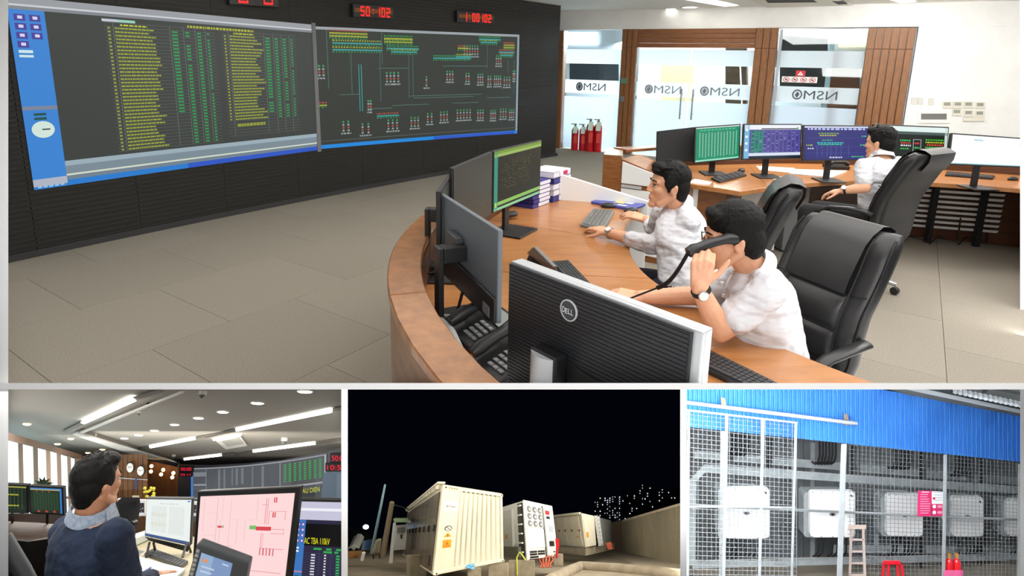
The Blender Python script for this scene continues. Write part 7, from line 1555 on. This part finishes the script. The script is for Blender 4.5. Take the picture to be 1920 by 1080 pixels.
# inverters
IV = [(1358, 915, 1443, 1010), (1519, 921, 1604, 1008), (1663, 927, 1731, 1006), (1785, 932, 1845, 1006), (1889, 937, 1950, 1006)]
for k, (x0, y0, x1, y1) in enumerate(IV):
    d = X_d((x0 + x1) / 2) + .4; t = thing('inverter', 'white wall mounted inverter with rounded corners, %s from the left' % order[k], 'inverter', at((x0 + x1) / 2, y1, d), 'white inverters')
    r = 7; cs = []
    for cx_, cy_, a0 in ((x1 - r, y0 + r, -90), (x1 - r, y1 - r, 0), (x0 + r, y1 - r, 90), (x0 + r, y0 + r, 180)):
        for j in range(5): a = math.radians(a0 + 22.5 * j); cs.append((cx_ + r * math.cos(a), cy_ + r * math.sin(a)))
    mb = MB(); mb.prism([at(x, y, d) for x, y in cs], FW * .12); mb.build('front_cover', invw, t, bevel=.015)
    mb = MB(); mb.prism([at(x0 - 12 + (x - x0) * .95, y0 + 2 + (y - y0) * .97, d + .13) for x, y in cs], FW * .3); mb.build('rear_heatsink', galv, t)
    xm, ym = x0 + (x1 - x0) * .5, y0 + (y1 - y0) * .50; mb = MB(); mb.prism([at(xm + 6 * math.cos(2 * math.pi * j / 16), ym + 3.2 * math.sin(2 * math.pi * j / 16), d - .02) for j in range(16)], FW * .03); mb.build('logo_plate', mat('plate_grey', (128, 134, 140), .4), t); mb = MB(); mb.prism([at(xm + 2.6 * math.cos(2 * math.pi * j / 12), ym + 2 * math.sin(2 * math.pi * j / 12), d - .03) for j in range(12)], FW * .02); mb.build('logo_mark', blk, t)
    pslab('corner_label', ((x1 - 9, y0 + 6), (x1 - 5, y0 + 8), (x1 - 6, y0 + 12), (x1 - 10, y0 + 9)), d - .01, .012, blk, t)
    for u in (.06, .25, .5, .75, .94):
        for v in (.02, .98): p = at(x0 + (x1 - x0) * u, y0 + (y1 - y0) * v, d - .005); mb = MB(); mb.lathe(p, FW, [(.014, 0), (.014, .02)], 6); mb.build('bolt', gry, t)
    for u in (.18, .28, .5, .6, .7, .8):
        xx = x0 + (x1 - x0) * u; mb = MB(); mb.tube([at(xx, y1 + 1, d + .1), at(xx, y1 + 14, d + .1), at(xx - 1, y1 + 28, d + .2), at(xx - 6, y1 + 34, d + .3), at(xx - 10, y1 + 35, d + .4)], .022, 6); mb.build('cable', cab, t, smooth=60)
# upper cable loops
for k, (xc, yc, n_) in enumerate(((1388, 846, 6), (1552, 862, 6), (1694, 872, 6), (1808, 884, 6))):
    t = thing('cable_loop', 'black cable bundle looping down from the eaves, %s from the left' % order[k], 'cable', at(xc, yc, X_d(xc)), 'upper cable bundles')
    for j in range(n_): x = xc - 15 + j * 6; mb = MB(); mb.tube([at(x, yc - 34, X_d(xc) + .6), at(x, yc - 8, X_d(xc) + .6), at(x - 3, yc + 4, X_d(xc) + .7), at(x - 9, yc + 8, X_d(xc) + .8), at(x - 14, yc + 4, X_d(xc) + .9)], .026, 6); mb.build('cable', cab, t, smooth=60)
for k, (x, y0, y1) in enumerate(((1444, 822, 880), (1600, 836, 890), (1728, 848, 900), (1840, 858, 908), (1727, 1006, 1062), (1838, 1006, 1058))):
    mb = MB(); mb.tube([at(x, y0, X_d(x) + .7), at(x - 1, y1, X_d(x) + .7)], .05, 8); o = mb.build('cable_pipe', cab, smooth=60); tag(o, 'black upright cable pipe %s' % ('beside the first inverter', 'beside the second inverter post', 'above the red notice', 'above the fourth inverter', 'below the third inverter', 'below the fourth inverter')[k], 'pipe', 'black cable pipes')
for k, (x, y0, y1) in enumerate(((1520, 830, 1060), (1640, 930, 1040), (1826, 925, 1030))): o = pslab('back_strut', ((x, y0), (x + 8, y0), (x + 7, y1), (x - 1, y1)), 16.6, .1, galv); tag(o, 'grey upright strut at the back wall %s' % ('behind the second inverter', 'left of the third inverter', 'behind the fourth inverter')[k], 'strut', 'back struts')
# welded mesh fence
def mesh_fence(label, x0, x1, top, bot, d, step, name='mesh_panel', frame=()):
    t = thing(name, label, 'fence', at((x0 + x1) / 2, bot(x1), d(x0)), 'welded mesh panels'); mb = MB(); x = x0 + step / 2
    def wire(mb, a, b): 
        dr = (b - a); s_ = dr.cross(FW).normalized() * .0036; mb.slab([a - s_, a + s_, b + s_, b - s_], FW * .008)
    while x < x1: wire(mb, at(x, top(x), d(x)), at(x, bot(x), d(x))); x += step
    y = 0; ht = bot(x0) - top(x0)
    while y < ht: wire(mb, at(x0, top(x0) + y, d(x0)), at(x1, top(x1) + y * (bot(x1) - top(x1)) / ht, d(x1))); y += step * 1.05
    mb.build('wires', wire_m, t, kind='stuff')
    for q in frame: pslab('frame_bar', q, [d(p[0]) - .02 for p in q], .05, galv_l, t, bevel=.006, bseg=1)
    return t
dg = lambda x: X_d(x) - 1.3
tp = lambda x: 768 + (x - 1288) * .116
mesh_fence('tall framed mesh gate in front of the first inverter', 1288, 1494, tp, lambda x: 1120, dg, 8.4, 'mesh_gate', (((1280, 766), (1496, 791), (1496, 795), (1280, 770)), ((1289, 770), (1294, 771), (1291, 1120), (1286, 1120)), ((1360, 778), (1366, 779), (1359, 1120), (1353, 1120)), ((1428, 787), (1434, 788), (1426, 1120), (1420, 1120)), ((1490, 794), (1495, 794), (1486, 1120), (1481, 1120)), ((1286, 948), (1492, 950), (1492, 953), (1286, 952))))
tp2 = lambda x: 834 + (x - 1590) * .09
mesh_fence('mesh panel in front of the third inverter', 1590, 1768, tp2, lambda x: 1120, lambda x: X_d(x) - .6, 7.6, 'mesh_fence', (((1590, 958), (1768, 967), (1768, 970), (1590, 961)),))
mesh_fence('mesh panel in front of the fourth inverter', 1777, 1930, tp2, lambda x: 1120, lambda x: X_d(x) - .6, 7.0, 'mesh_fence', (((1777, 968), (1930, 972), (1930, 975), (1777, 971)),))
# notice boards
t = thing('safety_notice', 'pink red and white safety notice hung on the mesh', 'sign', at(1745, 967, 14.2)); d = X_d(1745) - .75
pslab('red_board', ((1721, 920), (1747, 920), (1746, 968), (1720, 968)), d, .02, mat('notice_pink', (206, 40, 100), .5), t); pslab('white_board', ((1747, 921), (1770, 922), (1769, 945), (1747, 945)), d, .02, wht, t); pslab('red_board', ((1747, 945), (1769, 945), (1768, 968), (1747, 968)), d, .02, mat('notice_pink', (206, 40, 100), .5), t)
sk = Sketch(lambda u, v, e: at(1721 + 49 * u, 920 + 48 * v, d - .004 - e * 3))
for k in range(9): sk.rect(.09, .14 + k * .09, rs.uniform(.35, .48), .165 + k * .09, (246, 190, 210), 1)
sk.rect(.14, .04, .44, .08, (250, 220, 230), 1)
for k in range(4): sk.rect(.6, .06 + k * .1, .94, .08 + k * .1, (150, 170, 200), 1)
sk.disc(.62, .3, .05, .05, (206, 40, 60), 2)
for v in (.62, .85): sk.disc(.63, v, .07, .07, (255, 240, 245), 2); sk.rect(.75, v - .05, .93, v + .05, (240, 150, 180), 2)
sk.build('print', printed, t)
# stool, ladder, extinguishers
rp = mat('stool_red', (206, 30, 44), .4); t = thing('plastic_stool', 'red plastic stool behind the mesh', 'stool', at(1670, 1085, 15))
pslab('seat', ((1656, 1051), (1688, 1051), (1690, 1059), (1654, 1059)), 14.6, .5, rp, t, bevel=.02)
for xa, xb in ((1655, 1650), (1664, 1661), (1680, 1683), (1688, 1693)): pslab('leg', ((xa, 1058), (xa + 5, 1058), (xb + 5, 1100), (xb, 1100)), 14.65, .08, rp, t)
lm = mat('ladder_grey', (176, 160, 152), .6); t = thing('step_ladder', 'grey step ladder standing by the post', 'ladder', at(1610, 1090, 14.2))
for xa, xb in ((1594, 1590), (1616, 1620)): pslab('rail', ((xa, 986), (xa + 5, 986), (xb + 5, 1110), (xb, 1110)), 14.3, .08, lm, t)
pslab('top_step', ((1590, 984), (1624, 984), (1624, 992), (1590, 992)), 14.25, .3, lm, t)
for y in (1010, 1032, 1054, 1076): pslab('step', ((1592, y), (1620, y), (1620, y + 4), (1592, y + 4)), 14.3, .2, lm, t)
for k, (x, lb) in enumerate(((1780, 'left red fire extinguisher in the pink box'), (1794, 'right red fire extinguisher in the pink box'))):
    t = thing('fire_extinguisher', lb, 'extinguisher', at(x, 1075, 14.6), 'shed fire extinguishers'); mb = MB(); mb.lathe(at(x, 1080, 14.7), UP, [(.085, 0), (.085, .36), (.05, .42), (.03, .44)], 14); mb.build('cylinder', redp, t, smooth=50); mb = MB(); mb.lathe(at(x, 1080, 14.7) + UP * .43, UP, [(.03, 0), (.03, .08), (.05, .09), (.05, .12)], 8); mb.build('valve', mat('brass', (170, 120, 60), .4), t)
t = thing('extinguisher_box', 'pink open box holding the extinguishers', 'box', at(1788, 1090, 14.5)); pslab('front', ((1770, 1069), (1805, 1069), (1804, 1110), (1770, 1110)), 14.5, .03, mat('box_pink', (226, 100, 150), .5), t); pslab('side', ((1803, 1069), (1806, 1067), (1806, 1110), (1803, 1110)), 14.5, .4, mat('box_pink', (226, 100, 150), .5), t)
# =================================================================== end of each scene at its partitions
def pln(a, b, inside):
    n = (ray(*a)).cross(ray(*b)).normalized()
    if n.dot(ray(*inside)) > 0: n = -n
    return n
BOUNDS = {'main': [pln((0, 722.5), (1900, 722.5), (960, 300))],
          'office': [pln((0, 726), (1900, 726), (300, 900)), pln((646, 730), (646, 1080), (300, 900))],
          'night': [pln((0, 726), (1900, 726), (900, 900)), pln((646, 730), (646, 1080), (900, 900)), pln((1281.5, 730), (1281.5, 1080), (900, 900))],
          'shed': [pln((0, 726), (1900, 726), (1600, 900)), pln((1281.5, 730), (1281.5, 1080), (1600, 900))]}
bpy.context.view_layer.update()
for o in list(COL.objects):
    pn = PAN.get(o.name)
    if o.type != 'MESH' or pn is None: continue
    mw = o.matrix_world.copy(); inv = mw.inverted()
    cs = [mw @ v.co for v in o.data.vertices] if len(o.data.vertices) < 60 else [mw @ V(c) for c in o.bound_box]
    for n in BOUNDS[pn]:
        ds = [(c - CAM).dot(n) for c in cs]
        if max(ds) <= 0: continue
        if min(ds) >= 0: bpy.data.objects.remove(o); o = None; break
        if o.data.users > 1: o.data = o.data.copy()
        bm = bmesh.new(); bm.from_mesh(o.data)
        r = bmesh.ops.bisect_plane(bm, geom=bm.verts[:] + bm.edges[:] + bm.faces[:], dist=1e-6, plane_co=inv @ CAM, plane_no=(inv.to_3x3() @ n).normalized(), clear_outer=True)
        ce = [e for e in r['geom_cut'] if isinstance(e, bmesh.types.BMEdge) and e.is_valid and e.is_boundary]
        if ce and len(bm.faces) > 5:
            try: bmesh.ops.holes_fill(bm, edges=ce, sides=0)
            except Exception: pass
        nf = len(bm.faces); bm.to_mesh(o.data); bm.free()
        if nf == 0: bpy.data.objects.remove(o); o = None; break
for o in list(COL.objects):
    if o.type == 'EMPTY' and not any(c.type == 'MESH' for c in o.children_recursive): bpy.data.objects.remove(o)
